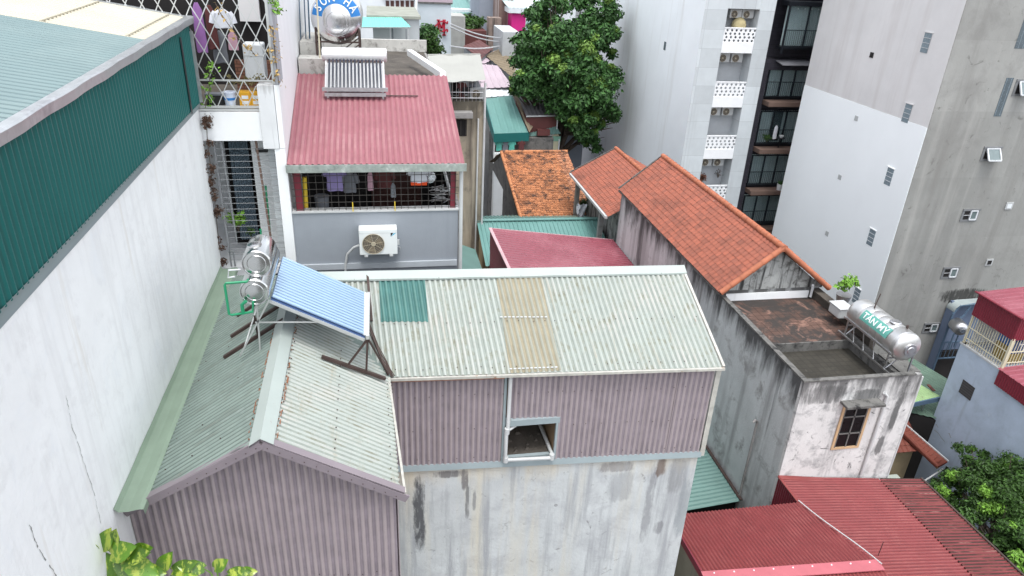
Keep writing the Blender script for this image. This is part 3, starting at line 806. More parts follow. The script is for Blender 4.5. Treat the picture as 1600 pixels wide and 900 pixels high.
# ================================================================== SOLAR HEATER (near)
t = thing('solar_water_heater', 'rooftop solar water heater with blue tubes and two stacked shiny tanks on the green roof', 'solar heater', (-1.2, 11, 15.6))
T0, T1 = Vector((-1.70, 10.33, 16.83)), Vector((-1.70, 11.86, 16.83))
B0, B1 = Vector((-.30, 10.33, 16.05)), Vector((-.28, 11.86, 16.05))
dnv = (B0 - T0).normalized(); nv = Vector((.49, 0, .87))
MB().prism([T0 - nv * .05, T1 - nv * .05, B1 - nv * .05, B0 - nv * .05], -nv * .012).build('reflector', mat('blue_reflector', (.06, .11, .24), .4), t)
NT = 16
tb0 = None
for i in range(NT):
    y = 10.37 + (11.82 - 10.37) * i / (NT - 1)
    a = T0.copy(); a.y = y; b = B0.copy(); b.y = y
    tm = MB().lathe(a, b - a, [(0, .029), ((b - a).length - .03, .029), ((b - a).length, .012)], 10)
    tm.build('vacuum_tube', m_tube_glass, t, smooth=True)
rk = MB()
rk.bar(T0 - nv * .08 + Vector((0, -.02, 0)), B0 - nv * .08 + Vector((0, -.02, 0)), .035, .045)
rk.bar(T1 - nv * .08 + Vector((0, .02, 0)), B1 - nv * .08 + Vector((0, .02, 0)), .035, .045)
rk.bar(B0 - nv * .01 + dnv * .03 + Vector((0, -.04, 0)), B1 - nv * .01 + dnv * .03 + Vector((0, .04, 0)), .05, .07)
for y in (10.31, 11.88):
    rk.bar((-1.98, y, 15.98 - (.1 if y < 11 else 0)), (-1.93, y, 16.85), .024); rk.bar((-1.75, y, 16.78), (-2.3, y, 15.8), .024)
    rk.bar((-2.0, y, 16.4), (-.95, y, 16.35), .02, .02)
rk.bar((-1.96, 10.31, 16.78), (-1.96, 11.88, 16.78), .03)
rk.bar((-2.2, 10.31, 15.98), (-1.9, 11.88, 16.75), .02)
rk.build('stand', m_alu, t)
cp = MB()
for i in range(NT):
    y = 10.37 + (11.82 - 10.37) * i / (NT - 1)
    cp.lathe(Vector((B0.x, y, B0.z)) - dnv * .05, dnv, [(0, .033), (.08, .033), (.1, .02)], 8)
cp.build('tube_end_caps', m_pvc, t)
def tank(parent, y0, y1, x, z, r, nm='tank', mt=None):
    mb = MB()
    prof = [(0, 0.001), (0, r * .86), (.004, r * .93), (.02, r * .985), (.035, r), (y1 - y0 - .035, r), (y1 - y0 - .02, r * .985), (y1 - y0, r * .9), (y1 - y0, .001)]
    mb.lathe((x, y0, z), (0, 1, 0), prof, 40)
    o = mb.build(nm, mt or m_steel_bright, parent, smooth=True)
    rg = MB()
    rg.tube([(x + math.cos(a) * r * .93, y0 - .004, z + math.sin(a) * r * .93) for a in [k * math.pi / 16 for k in range(32)]], .012, 6, closed=True)
    rg.tube([(x + math.cos(a) * r * .62, y0 - .002, z + math.sin(a) * r * .62) for a in [k * math.pi / 16 for k in range(32)]], .006, 6, closed=True)
    rg.build('end_ring', m_steel, o, smooth=True)
    return o
u = tank(t, 10.27, 10.95, -1.86, 17.42, .22)
MB().lathe((-1.9, 10.5, 17.63), (-.1, 0, 1), [(0, .11), (.03, .105), (.04, .06)], 20).build('lid', m_steel, u, smooth=True)
tank(t, 10.2, 11.7, -1.93, 16.98, .22)
gp = MB()
gp.tube([(-2.0, 10.2, 17.2), (-2.0, 10.13, 17.2), (-2.3, 10.1, 17.2), (-2.32, 10.1, 17.17), (-2.32, 10.1, 16.68), (-2.28, 10.1, 16.66), (-1.98, 10.14, 16.68), (-1.96, 10.15, 16.85)], .02, 8)
gp.tube([(-2.12, 10.12, 16.66), (-2.12, 10.12, 16.82), (-2.05, 10.12, 16.88)], .028, 8)
gp.build('green_pipe', m_green_pipe, t, smooth=True)
MB().tube([(-2.13, 10.4, 17.28), (-2.28, 10.3, 17.32), (-2.3, 10.3, 17.2), (-2.2, 10.28, 17.22)], .015, 8).build('vent_pipe', m_pvc, t, smooth=True)
zl = lambda x: 15.03 + (x + 3.25) * .652 + .03
zr = lambda x: 16.07 - (x + 1.62) * .607 + .03
for y, x0, x1 in ((10.88, -2.68, -1.66), (11.58, -2.68, -1.66), (12.38, -2.7, -2.25)):
    MB().bar((x0, y, zl(x0) + .02), (x1, y, zl(x1) + .02), .06, .05).build('base_rail', m_brown_steel, t)
MB().bar((-1.02, 10.22, zr(-1.02) + .02), (-.02, 10.38, zr(-.02) + .02), .06, .05).build('base_rail', m_brown_steel, t)
st = MB()
st.bar((-.28, 10.33, 16.0), (-.33, 10.34, zr(-.33) + .03), .03); st.bar((-.28, 10.33, 15.98), (-.62, 10.28, zr(-.62) + .04), .03)
st.bar((-.5, 11.86, 16.1), (.03, 10.62, 15.06), .03); st.bar((-.28, 10.33, 16.0), (.03, 10.6, 15.1), .025)
st.build('brown_strut', m_brown_steel, t)
MB().bar((-2.1, 10.9, zl(-2.1)), (-2.0, 10.33, 16.5), .03).build('brown_strut', m_brown_steel, t)
# feed cable bundle hanging to the valley corner
cb = MB()
for k in range(4):
    cb.tube([lerp((-.45, 11.6, 16.0), (.08, 10.6, 15.05), i / 8) + Vector((.02 * k, 0, -.12 * math.sin(math.pi * i / 8) + .02 * math.sin(i * 2 + k))) for i in range(9)], .009, 5)
solo('cable_bundle', 'brown cable bundle running down behind the blue solar tubes into the roof corner', 'cables', cb, m_brown_steel, (0, 10.6, 15))

# ================================================================== AC UNIT builder
def ac_unit(label, loc, rz=0, w=.84, h=.62, d=.3, fine=True, old=False, group=None):
    t = thing('air_conditioner', label, 'air conditioner', loc, rz, group)
    body = MB().bevbox(-w / 2, -d, 0.03, w / 2, 0, h, .018)
    bo = body.build('casing', m_ac_old if old else m_ac, t, local=True)
    r = h * .37; cx = -w * .13; cz = h * .47
    c = MB().lathe((cx, -d - .002, cz), (0, -1, 0), [(0, r), (.004, r), (.004, .001)], 28)
    c.build('coil_opening', m_ac_dark, t, local=True)
    g = MB()
    for rr in ([r, r * .85, r * .7, r * .55, r * .4] if fine else [r, r * .6]):
        g.tube([(cx + math.cos(a) * rr, -d - .018, cz + math.sin(a) * rr) for a in [k * math.pi / 14 for k in range(28)]], .009 if rr == r else .0025, 5, closed=True)
    for k in range(8):
        a = k * math.pi / 4 + .2
        g.bar((cx, -d - .02, cz), (cx + math.cos(a) * r, -d - .014, cz + math.sin(a) * r), .009, .005, up=(0, 1, 0))
    g.lathe((cx, -d - .03, cz), (0, 1, 0), [(0, .05), (.02, .055)], 16)
    g.build('fan_grille', m_ac_ring, t, local=True)
    if fine:
        fb = MB()
        for k in range(3):
            a = k * 2.09
            pts = [(cx + math.cos(a + s) * q, -d - .008, cz + math.sin(a + s) * q) for q, s in ((.05, 0), (r * .9, -.15), (r * .9, .8), (.05, .6))]
            fb.poly(pts)
        fb.build('fan_blades', mat('fan_brown', (.20, .16, .11), .6), t, local=True)
        f2 = MB()
        for x in (-w * .33, w * .33):
            f2.box(x - .04, -d - .02, -.01, x + .04, .0, .028)
        f2.bar((w / 2 + .02, -.12, .2), (w / 2 + .02, -.12, .32), .05, .06); f2.tube([(w / 2, -.1, .15), (w / 2 + .06, -.1, .12), (w / 2 + .05, -.05, .02)], .01, 6)
        f2.build('feet_and_valve', m_pvc_dirty, t, local=True)
        s = w * .075; ox, oz = w * .33, h * .72
        q = MB().add([(ox, -d - .003, oz), (ox, -d - .003, oz + s * 1.5), (ox + s * 1.0, -d - .003, oz + s * 1.5)], [(0, 1, 2)])
        q.build('maker_mark_dark', m_black, t, local=True)
        q = MB().add([(ox + s * .15, -d - .003, oz), (ox + s * .95, -d - .003, oz + s * 1.15), (ox + s * 2.1, -d - .003, oz + s * 1.5)], [(0, 1, 2)])
        q.build('maker_mark_blue', mat('mark_blue', (.05, .42, .62), .5), t, local=True)
        MB().box(-w / 2 + .004, -d - .004, h * .86, w / 2 - .004, -d - .001, h * .866).build('panel_seam', m_pvc_dirty, t, local=True)
    return t

# ================================================================== PINK ROOF HOUSE with caged balcony
t = thing('pink_roofed_house', 'house with faded pink metal roof, caged laundry balcony and grey front wall', 'house', (0, 17, 0))
XL, XR, YF = -1.93, 1.80, 15.6
MB().box(XL, YF, 0, XR, YF + .2, 16.26).build('front_wall', m_grey_paint, t)
MB().box(XL + .01, YF - .06, 14.86, XR - .02, YF - .001, 15.0).build('wall_ledge', mat('light_grey_band', (.38, .41, .44), .8), t)
MB().box(XL, YF - .03, 16.262, XR + .02, YF + .22, 16.30).build('sill', m_pvc_dirty, t)
b = MB()
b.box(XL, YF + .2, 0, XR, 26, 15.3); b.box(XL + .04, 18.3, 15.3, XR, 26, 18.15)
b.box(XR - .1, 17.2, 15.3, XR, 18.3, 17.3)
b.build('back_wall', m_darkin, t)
b = MB().box(XR, YF + .2, 0, XR + .08, 26, 16.26); b.build('side_wall', m_conc, t)
MB().box(-.2, 18.22, 15.3, 1.1, 18.29, 17.4).build('wooden_shutters', m_darkwood, t)
RZ = 17.42
pk = [Vector((XL, YF - .15, RZ)), Vector((XR + .12, YF - .15, RZ)), Vector((XR + .1, 19.45, RZ + 1.22)), Vector((XL, 19.45, RZ + 1.22))]
pr_ = MB().corr(pk, (0, 3.85, 1.22), .128, .016, 'sin', val=2)
a, b_ = lerp(pk[0], pk[3], .72) + Vector((1.0, 0, .03)), lerp(pk[0], pk[3], .72) + Vector((3.0, 0, .03))
pr_.bar(a, b_, .05, .012, mi=1)
pr_.build('roof', [m_pink, m_brown_steel, g_pink], t)
MB().box(XL - .02, YF - .2, RZ - .17, XR + .16, YF - .165, RZ - .0).build('fascia_board', m_galv_fascia, t)
MB().box(XL - .02, YF - .163, RZ - .17, XR + .16, YF - .1, RZ - .15).build('fascia_return', m_galv_fascia, t)
p_ = MB(); p_.bar((XL + .18, YF + .1, 16.3), (XL + .15, YF + .1, RZ - .05), .16, .1, up=(0, 1, 0)); p_.build('red_post', m_maroon, t)
p_ = MB(); p_.bar((XR - .12, YF + .1, 16.3), (XR - .1, YF + .1, RZ - .05), .12, .1, up=(0, 1, 0))
p_.build('red_post', m_maroon, t)
p_ = MB(); p_.tube([(XR + .06, YF - .05, 0), (XR + .06, YF - .05, RZ - .05)], .045, 10); p_.bar((XR - .35, YF + .3, RZ - .1), (XR - .1, YF + .6, 16.4), .05)
p_.build('corner_pipe', m_pvc_dirty, t)
w = MB()
for i in range(24):
    x = XL + .1 + i * .155
    w.tube([(x, YF + .02, 16.28), (x, YF + .02, RZ - .12)], .0065, 5)
for k in range(7):
    z = 16.34 + k * .155
    w.tube([(XL + .05, YF + .02, z), (XR, YF + .02, z)], .0065, 5)
w.build('window_grille', m_wire, t)
w = MB()
for i in range(6):
    w.tube([(XL + .25, YF + .5 + i * .3, 17.05 + .05 * i), (XR - .15, YF + .5 + i * .3, 17.05 + .05 * i)], .012, 5)
w.build('drying_rail', m_wire, t)
for px in (551, 617):
    q = P(px, 318, y=YF - .02)
    q2 = MB().bar((q.x, YF - .02, 16.28), (q.x, YF - .02, 16.50), .035, .02); q2.build('yellow_clip', m_yellow, t)
# roof terrace behind the pink roof
MB().box(-1.9, 19.5, 15.3, XR - .02, 25.5, 18.35).build('rear_block', m_conc, t)
MB().box(-1.86, 19.52, 18.352, XR - .1, 25.5, 18.37).build('terrace_floor', m_dark_conc, t)
c = MB(); c.bar(P(640, 82, z=18.78), P(692, 117, z=18.66), .16, .16)
c.build('white_coping', m_pure_white, t)
sp_ = mat('stained_white_parapet', (.5, .49, .46), .9, var=.15, blots=[((.12, .11, .10), .52, .7, 3)])
MB().box(-1.9, 25.5, 18.372, XR, 25.65, 18.75).build('rear_parapet', sp_, t)
c = MB(); c.box(-1.9, 19.55, 18.3, -.95, 20.2, 19.0); c.box(-1.9, 20.3, 18.3, -1.5, 22.5, 19.3)
c.build('stained_parapet', mat('stained_white_parapet', (.5, .49, .46), .9, var=.15, blots=[((.12, .11, .10), .52, .7, 3)]), t)
ac_unit('white air conditioner on the grey wall below the caged laundry balcony', (-.06, YF, 15.28), 0, .86, .66, .3)
hb = MB().tube([(-.5, YF - .15, 15.5), (-.62, YF - .12, 15.44), (-.78, YF - .06, 15.25), (-.84, YF - .05, 14.95), (-.86, YF - .05, 14.6)], .028, 8)
solo('hose', 'grey insulated hose curving down the grey wall from the air conditioner', 'hose', hb, m_pvc_dirty, (-.8, YF, 14.6), smooth=True)

# clothes -----------------------------------------------------------
def garment(name, label, cat, top, w, h, mt, sleeves=True, dep=.05, legs=False, hem=None):
    """hanging garment: a closed rippled body plus sleeves; top = middle of the collar"""
    x, y, z = top
    t = thing(name, label, cat, (x, y, z - h))
    mb = MB(); n = 20; vs = []; rows = 9
    for i in range(rows):
        k = i / (rows - 1)
        ww = w / 2 * (.30 if i == 0 else (.86 + .14 * k))
        for j in range(n):
            a = 2 * math.pi * j / n
            rip = 1 + .12 * k * math.sin(a * 5 + 1.3 * i * .3)
            vs.append((x + math.cos(a) * ww * (1 + .03 * math.sin(i * 2.2)), y + math.sin(a) * dep * rip, z - h * k * (1 + .02 * math.sin(j * 1.1)) - (.03 if i == 1 else 0)))
    fs = [(i * n + j, i * n + (j + 1) % n, (i + 1) * n + (j + 1) % n, (i + 1) * n + j) for i in range(rows - 1) for j in range(n)]
    fs += [tuple(range(n)), tuple((rows - 1) * n + j for j in range(n))]
    mb.add(vs, fs)
    mb.build('cloth_body', mt, t, smooth=True)
    if sleeves:
        for s in (-1, 1):
            MB().tube([(x + s * w * .38, y, z - .06), (x + s * w * .52, y, z - .14), (x + s * w * .60, y, z - .27)], [.05, .055, .06], 10).build('sleeve', mt, t, smooth=True)
    if hem:
        MB().lathe((x, y, z - h - .03), (0, 0, 1), [(0, w * .46), (.08, w * .48)], 16).build('hem', hem, t) if False else MB().box(x - w * .48, y - dep, z - h - .05, x + w * .48, y + dep, z - h + .02).build('hem', hem, t)
    hk = MB().tube([(x - w * .3, y, z - .07), (x, y, z + .01), (x + w * .3, y, z - .07)], .006, 5); hk.tube([(x, y, z), (x, y, z + .07)], .005, 5)
    hk.build('hanger', m_wire, t)
    return t
def gp_at(px, py, y): q = P(px, py, y=y); return (q.x, q.y, q.z)
garment('shirt', 'lilac short-sleeved shirt hanging in the caged balcony', 'shirt', gp_at(521, 256, 15.85), .36, .62, m_purple)
garment('shirt', 'white and orange shirt hanging at the right of the caged balcony', 'shirt', gp_at(654, 255, 15.85), .38, .46, m_whitecloth, True, .05, hem=m_orangecloth)
garment('shirt', 'dark grey shirt hanging deep in the caged balcony beside the lilac shirt', 'shirt', gp_at(545, 268, 16.3), .3, .5, m_greycloth)
garment('trousers', 'pale pink cloth hanging narrow in the middle of the caged balcony', 'clothing', gp_at(578, 268, 16.1), .14, .45, m_pinkcloth, False, .03)
garment('towel', 'narrow grey towel hanging above the right yellow clip', 'towel', gp_at(614, 286, 15.9), .12, .34, m_greycloth, False, .03)
garment('shirt', 'dark brown shirt hanging deep behind the cage between the pink cloth and grey towel', 'shirt', gp_at(600, 262, 16.5), .35, .5, m_browncloth)
q = P(478, 328, y=15.9)
solo('plastic_roll', 'yellow plastic roll standing at the left end of the caged balcony', 'roll', MB().tube([(q.x, 15.9, 16.0), (q.x + .03, 15.9, 17.0)], .05, 12), m_yellow, (q.x, 15.9, 16), smooth=True)
q = P(469, 328, y=15.8)
solo('timber_board', 'thin pale board leaning beside the yellow roll in the caged balcony', 'board', MB().bar((q.x - .0, 15.8, 16.0), (q.x - .06, 15.9, 17.1), .03, .06), m_pvc, (q.x, 15.8, 16))
q = P(673, 270, y=16.0)
o = solo('cooking_pot', 'shiny round pot hanging at the right end of the caged balcony', 'pot', MB().lathe((q.x, 16.0, q.z - .1), (-.3, -1, .3), [(0, .10), (.02, .13), (.10, .14), (.102, .001)], 24), m_steel, (q.x, 16, q.z), smooth=True)
pl = MB()
for i in range(26):
    a = R.uniform(1.15, 1.5); l = R.uniform(.3, .5); z = 16.32 + i * .014
    pl.bar((a, 15.85 + R.uniform(0, .4), z + R.uniform(-.02, .02)), (a + l * .7, 15.85 + R.uniform(0, .4), z + R.uniform(-.02, .05)), .015, .012)
solo('rack_pile', 'messy pile of old metal racks at the right end of the caged balcony', 'scrap pile', pl, m_steel_dull, (1.4, 16, 16.3))
q = P(503, 315, y=16.3)
solo('plastic_bin', 'dark grey bin standing behind the cage left of the lilac shirt', 'bin', MB().lathe((q.x, 16.3, 15.9), (0, 0, 1), [(0, .13), (.5, .17), (.52, .18), (.52, .001)], 20), m_greycloth, (q.x, 16.3, 15.9), smooth=True)

# second solar heater standing on the pink roof's upper edge
t = thing('solar_water_heater', 'solar heater with dark tubes below a white tank atop the pink roof', 'solar heater', (-.4, 18.5, 18.4))
hx0, hx1 = -1.16, .22
Tn, Bn = Vector((0, 19.12, 19.05)), Vector((0, 18.20, 18.52))
dv = (Bn - Tn).normalized(); nn = Vector((0, -.46, .89))
MB().prism([(hx0, Tn.y, Tn.z - .07), (hx1, Tn.y, Tn.z - .07), (hx1, Bn.y, Bn.z - .07), (hx0, Bn.y, Bn.z - .07)], (0, 0, -.01)).build('reflector', mat('grey_reflector', (.55, .56, .58), .5), t)
for i in range(15):
    x = hx0 + .06 + (hx1 - hx0 - .12) * i / 14
    MB().lathe((x, Tn.y, Tn.z), dv, [(0, .024), (1.04, .024), (1.06, .01)], 8).build('vacuum_tube', m_tube_dark, t, smooth=True)
f = MB()
f.bar((hx0 - .02, Tn.y, Tn.z - .04), (hx0 - .02, Bn.y, Bn.z - .04), .04, .06); f.bar((hx1 + .02, Tn.y, Tn.z - .04), (hx1 + .02, Bn.y, Bn.z - .04), .04, .06)
f.bar((hx0 - .1, Bn.y - .02, Bn.z - .02), (hx1 + .1, Bn.y - .02, Bn.z - .02), .08, .08); f.bar((hx0 - .05, Bn.y - .06, Bn.z - .14), (hx1 + .05, Bn.y - .06, Bn.z - .14), .05, .08)
for x in (hx0 + .02, hx1 - .02):
    f.bar((x, 19.3, 18.5), (x, 19.3, 19.1), .04); f.bar((x, 18.25, 18.25), (x, 18.25, 18.5), .04)
f.build('stand', m_steel_dull, t)
MB().lathe((hx0 - .12, 19.26, 19.16), (1, 0, 0), [(0, .001), (0, .14), (.02, .17), (1.60, .17), (1.62, .14), (1.62, .001)], 28).build('tank', mat('white_tank_shell', (.72, .72, .72), .35, .3, var=.05), t, smooth=True)

# ------------------------------------------------------------------ lettering
def text_mesh(s, size, ext=.004, res=6):
    cu = bpy.data.curves.new('lettering', 'FONT'); cu.body = s; cu.size = size; cu.extrude = ext; cu.offset = size * .012
    cu.align_x = 'CENTER'; cu.align_y = 'CENTER'; cu.resolution_u = res
    o = bpy.data.objects.new('lettering', cu); C.objects.link(o)
    dg = bpy.context.evaluated_depsgraph_get(); dg.update()
    me = bpy.data.meshes.new_from_object(o.evaluated_get(dg))
    vs = [v.co.copy() for v in me.vertices]; fs = [tuple(p.vertices) for p in me.polygons]
    bpy.data.objects.remove(o); bpy.data.curves.remove(cu); bpy.data.meshes.remove(me)
    return vs, fs

def cut_mesh(vs, fs, step, axis=1):
    bm = bmesh.new()
    bv = [bm.verts.new(v) for v in vs]
    for f in fs:
        try: bm.faces.new([bv[i] for i in f])
        except Exception: pass
    lo = min(v[axis] for v in vs); hi = max(v[axis] for v in vs)
    k = lo + step
    while k < hi:
        co = [0, 0, 0]; co[axis] = k; no = [0, 0, 0]; no[axis] = 1
        bmesh.ops.bisect_plane(bm, geom=bm.verts[:] + bm.edges[:] + bm.faces[:], plane_co=co, plane_no=no)
        k += step
    bm.verts.index_update()
    r = [v.co.copy() for v in bm.verts], [tuple(v.index for v in f.verts) for f in bm.faces]
    bm.free()
    return r

# big water tank on the terrace
t = thing('water_tank', 'large steel water tank with a blue lettered band on its round end', 'water tank', (-.9, 20.3, 18.4))
tcx, tcz, tr_, ty0 = -.90, 19.93, .66, 19.95
prof = [(0, .001)] + [(.0 + .26 * (1 - math.cos(a)), tr_ * math.sin(a)) for a in [k * math.pi / 2 / 10 for k in range(1, 11)]] + [(1.9, tr_), (2.1, tr_ * .7), (2.16, .001)]
tk = MB().lathe((tcx, ty0, tcz), (0, 1, 0), prof, 48).build('tank_shell', m_steel, t, smooth=True)
rg = MB()
for rr in (.26, .34):
    yy = ty0 + .26 * (1 - math.cos(math.asin(rr / tr_)))
    rg.tube([(tcx + math.cos(a) * rr, yy - .004, tcz - .08 + math.sin(a) * rr) for a in [k * math.pi / 20 for k in range(40)]], .008, 6, closed=True)
for k in range(24):
    a = R.uniform(3.4, 6.0); rr = R.uniform(.3, .58)
    yy = ty0 + .26 * (1 - math.cos(math.asin(rr / tr_)))
    rg.lathe((tcx + math.cos(a) * rr, yy + .005, tcz + math.sin(a) * rr), (0, -1, 0), [(0, .014), (.01, .012)], 6)
rg.build('pressed_ring', m_steel_dull, tk)
bd = MB(); n = 30
def dome(a, rr):   # point on the tank end at polar (a, rr)
    rr = min(rr, tr_ * .995)
    return Vector((tcx + math.cos(a) * rr, ty0 + .26 * (1 - math.cos(math.asin(rr / tr_))) - .008, tcz + math.sin(a) * rr))
vs = []
M2 = 5
for i in range(n + 1):
    a = math.radians(8) + math.radians(164) * i / n
    for j in range(M2 + 1):
        r0, r1 = .37, .62
        vs.append(dome(a, r0 + (r1 - r0) * j / M2))
bd.add(vs, [(i * (M2 + 1) + j, i * (M2 + 1) + j + 1, (i + 1) * (M2 + 1) + j + 1, (i + 1) * (M2 + 1) + j) for i in range(n) for j in range(M2)])
bd.build('blue_band', m_blue, tk)
lt = MB()
word = 'SƠN HÀ'
for i, ch in enumerate(word):
    if ch == ' ': continue
    a = math.radians(150 - 24 * i)
    vs, fs = text_mesh(ch, .27, .004)
    rad = .505
    vs2 = []
    for v in vs:
        px_, py_ = v.x * .85, v.y
        ca, sa = math.cos(a - math.pi / 2), math.sin(a - math.pi / 2)
        X = px_ * ca - (py_ + rad) * sa; Z = px_ * sa + (py_ + rad) * ca
        rr = math.hypot(X, Z); q = dome(math.atan2(Z, X), rr)
        vs2.append((q.x, q.y - .012 - v.z, q.z))
    lt.add(vs2, fs)
lt.build('lettering', m_label_white, tk, raw=True)
s = MB()
for x in (-1.45, -.35):
    s.bar((x, 20.1, 18.37), (x, 20.1, 19.7), .05); s.bar((x, 21.6, 18.37), (x, 21.6, 19.7), .05); s.bar((x, 20.1, 19.42), (x, 21.6, 19.42), .04)
for y in (20.1, 21.6): s.bar((-1.45, y, 19.35), (-.35, y, 19.35), .04); s.bar((-1.45, y, 18.5), (-.35, y, 19.3), .03)
s.build('stand', m_brown_steel, t)
q = P(493, 60, y=19.6)
solo('stand_pipe', 'tall cream pipe rising in front of the large steel water tank', 'pipe', MB().tube([(P(499, 85, y=19.7).x, 19.7, 18.4), (P(497, 20, y=19.7).x, 19.7, 20.9)], .02, 8), m_cream_bar, (-1.3, 19.7, 18.4))
bt_ = MB()
for (px, w_) in ((478, .01), (484, .014), (470, .01)):
    bt_.tube([(P(px, 70, y=21).x, 21, 18.9), (P(px - 2, 0, y=21).x, 21, 20.6)], w_ * 1.6, 6)
solo('pipe_cluster', 'thin vertical pipes left of the large steel water tank', 'pipes', bt_, m_blue_metal, (-1.7, 21, 18.9))
# ================================================================== LATTICE BALCONY HOUSE
t = thing('lattice_balcony_house', 'white house with a diamond lattice cage above a barred balcony, left of the pink roof', 'house', (-4, 18, 0))
b = MB()
b.box(-9, 18.6, 0, -2.15, 26, 24); b.box(-9, 15.75, 0, -2.15, 18.6, 14.9)
b.build('wall', m_pure_white, t)
b = MB(); b.box(-9, 15.55, 17.92, -2.38, 15.8, 18.52); b.box(-9, 15.8, 18.3, -2.15, 18.6, 18.52)
b.build('floor_beam', m_pure_white, t)
MB().box(-8.9, 15.82, 18.521, -2.2, 18.44, 18.54).build('balcony_floor', m_dark_conc, t)
b = MB(); b.box(-2.37, 15.5, 17.76, -2.05, 15.85, 19.08)
b.build('corner_pillar', mat('stained_pillar', (.66, .67, .68), .85, var=.06, streaks=[((.3, .3, .3), .6, .75, 4)], top=(.9 + 17.8, 19.3, (.25, .24, .23), 5, .7)), t)
b = MB(); b.box(-2.15, 15.52, 0, -1.935, 26, 17.75); b.box(-2.0, 16.26, 17.75, -1.935, 24, 24.5); b.box(-2.04, 15.52, 17.76, -1.935, 16.25, 19.08)
b.build('party_wall', m_pure_white, t)
MB().box(-2.0, 15.53, 19.085, -1.93, 16.25, 24).build('weathered_panel', mat('weathered_board', (.36, .37, .40), .9, var=.12, streaks=[((.5, .5, .52), .5, .7, 5), ((.2, .2, .22), .6, .75, 6)]), t)
b = MB(); b.box(-9, 18.45, 18.53, -2.2, 18.58, 24)
b.build('inner_wall', m_darkin, t)
b = MB(); b.box(-3.0, 18.3, 20.0, -2.55, 18.44, 22.6)
b.build('pale_shutter', m_tower_up, t)
b = MB(); b.box(-3.15, 17.8, 18.53, -2.25, 17.95, 19.2)
b.build('low_brick_wall', mat('brown_brick', (.20, .09, .06), .9, var=.25, brick=(.2, .08, .5, (math.pi / 2, 0, 0))), t)
# diamond lattice
def lattice(mb, x0, x1, z0, z1, y, dx=.29, dz=.56, w=.018):
    slope = dz / dx
    k = -60
    for s in (1, -1):
        for k in range(-40, 60):
            c = x0 + k * dx
            # line x = c + s*(z-z0)/slope
            pts = []
            a, bb = z0, z1
            xa, xb = c, c + s * (z1 - z0) / slope
            # clip x
            def zx(xx): return z0 + (xx - c) * slope * s
            za, zb = z0, z1
            lo, hi = sorted((zx(x0), zx(x1)))
            za, zb = max(za, lo), min(zb, hi)
            if zb - za < .05: continue
            mb.bar((c + s * (za - z0) / slope, y + s * .006, za), (c + s * (zb - z0) / slope, y + s * .006, zb), w, .01, up=(0, 1, 0))
g = MB()
lattice(g, -6.5, -2.05, 19.16, 22.4, 15.62); lattice(g, -3.5, -2.40, 18.60, 19.14, 15.60)
g.bar((-6.5, 15.62, 19.15), (-2.05, 15.62, 19.15), .03); g.bar((-6.5, 15.62, 20.75), (-2.05, 15.62, 20.75), .02)
g.bar((-2.04, 15.6, 19.1), (-2.02, 15.6, 23), .05)
for zz in (18.56, 18.62): g.bar((-6.5, 15.6, zz), (-2.38, 15.6, zz), .045)
g.build('diamond_lattice', m_alu, t)
g = MB()
for k in range(20):
    z = 15.16 + k * .135
    g.tube([(-3.4, 15.62, z), (-1.99, 15.62, z)], .0065, 6)
for x in (-3.38, -2.03): g.bar((x, 15.62, 15.0), (x + .0, 15.62, 17.9), .03)
g.tube([(-3.2, 15.66, 15.6), (-3.25, 15.66, 17.9)], .022, 8)
g.bar((-3.4, 15.62, 15.35), (-2.9, 15.62, 15.35), .03); g.bar((-3.3, 15.62, 15.0), (-3.3, 15.62, 15.35), .03); g.bar((-3.0, 15.62, 15.0), (-3.0, 15.62, 15.35), .03)
g.build('balcony_bars', mat('grey_bars', (.22, .23, .24), .5), t)
MB().box(-2.35, 15.95, 15.0, -2.16, 15.99, 17.9).build('tiled_wall', m_brick_tan, t)
MB().box(-2.76, 16.3, 15.0, -2.4, 16.34, 17.75).build('white_panel', m_pure_white, t)
MB().box(-3.5, 17.2, 14.9, -2.16, 17.25, 17.9).build('dark_doorway', m_darkin, t)
MB().bar((-2.46, 15.8, 15.0), (-2.56, 15.8, 17.9), .06, .04).build('brown_channel', m_brownslab, t)
cu = MB(); vs = []; n = 40
for i in range(n + 1):
    x = -3.32 + .42 * i / n
    y = 16.75 + .035 * math.sin(i * 1.25)
    vs += [(x, y, 15.2), (x, y, 17.85)]
cu.add(vs, [(2 * i, 2 * i + 2, 2 * i + 3, 2 * i + 1) for i in range(n)])
cu.build('curtain', m_curtain_d, t, smooth=True)
MB().tube([(-2.98, 16.7, 17.88), (-3.4, 16.7, 17.88)], .012, 6).build('curtain_rail', m_wire, t)
MB().lathe((-2.6, 15.9, 17.62), (1, 0, 0), [(0, .05), (.25, .05)], 12).build('wall_lamp', m_black, t)

gpp = MB(); q = P(415, 290, y=15.9); q2 = P(423, 375, y=15.9)
gpp.tube([(q.x - .06, 15.9, q.z), (q.x, 15.9, q.z), (q2.x, 15.9, q2.z - .2)], .022, 8)
solo('green_pipe', 'long green water pipe standing inside the barred balcony', 'pipe', gpp, m_green_pipe, (q2.x, 15.9, q2.z), smooth=True)
gpp = MB(); q = P(407, 358, y=15.4); q2 = P(409, 378, y=15.4)
gpp.tube([q, q2 + Vector((0, 0, -.3))], .022, 8)
solo('green_pipe', 'short green pipe stub just behind the stacked shiny tanks', 'pipe', gpp, m_green_pipe, tuple(q2), smooth=True)

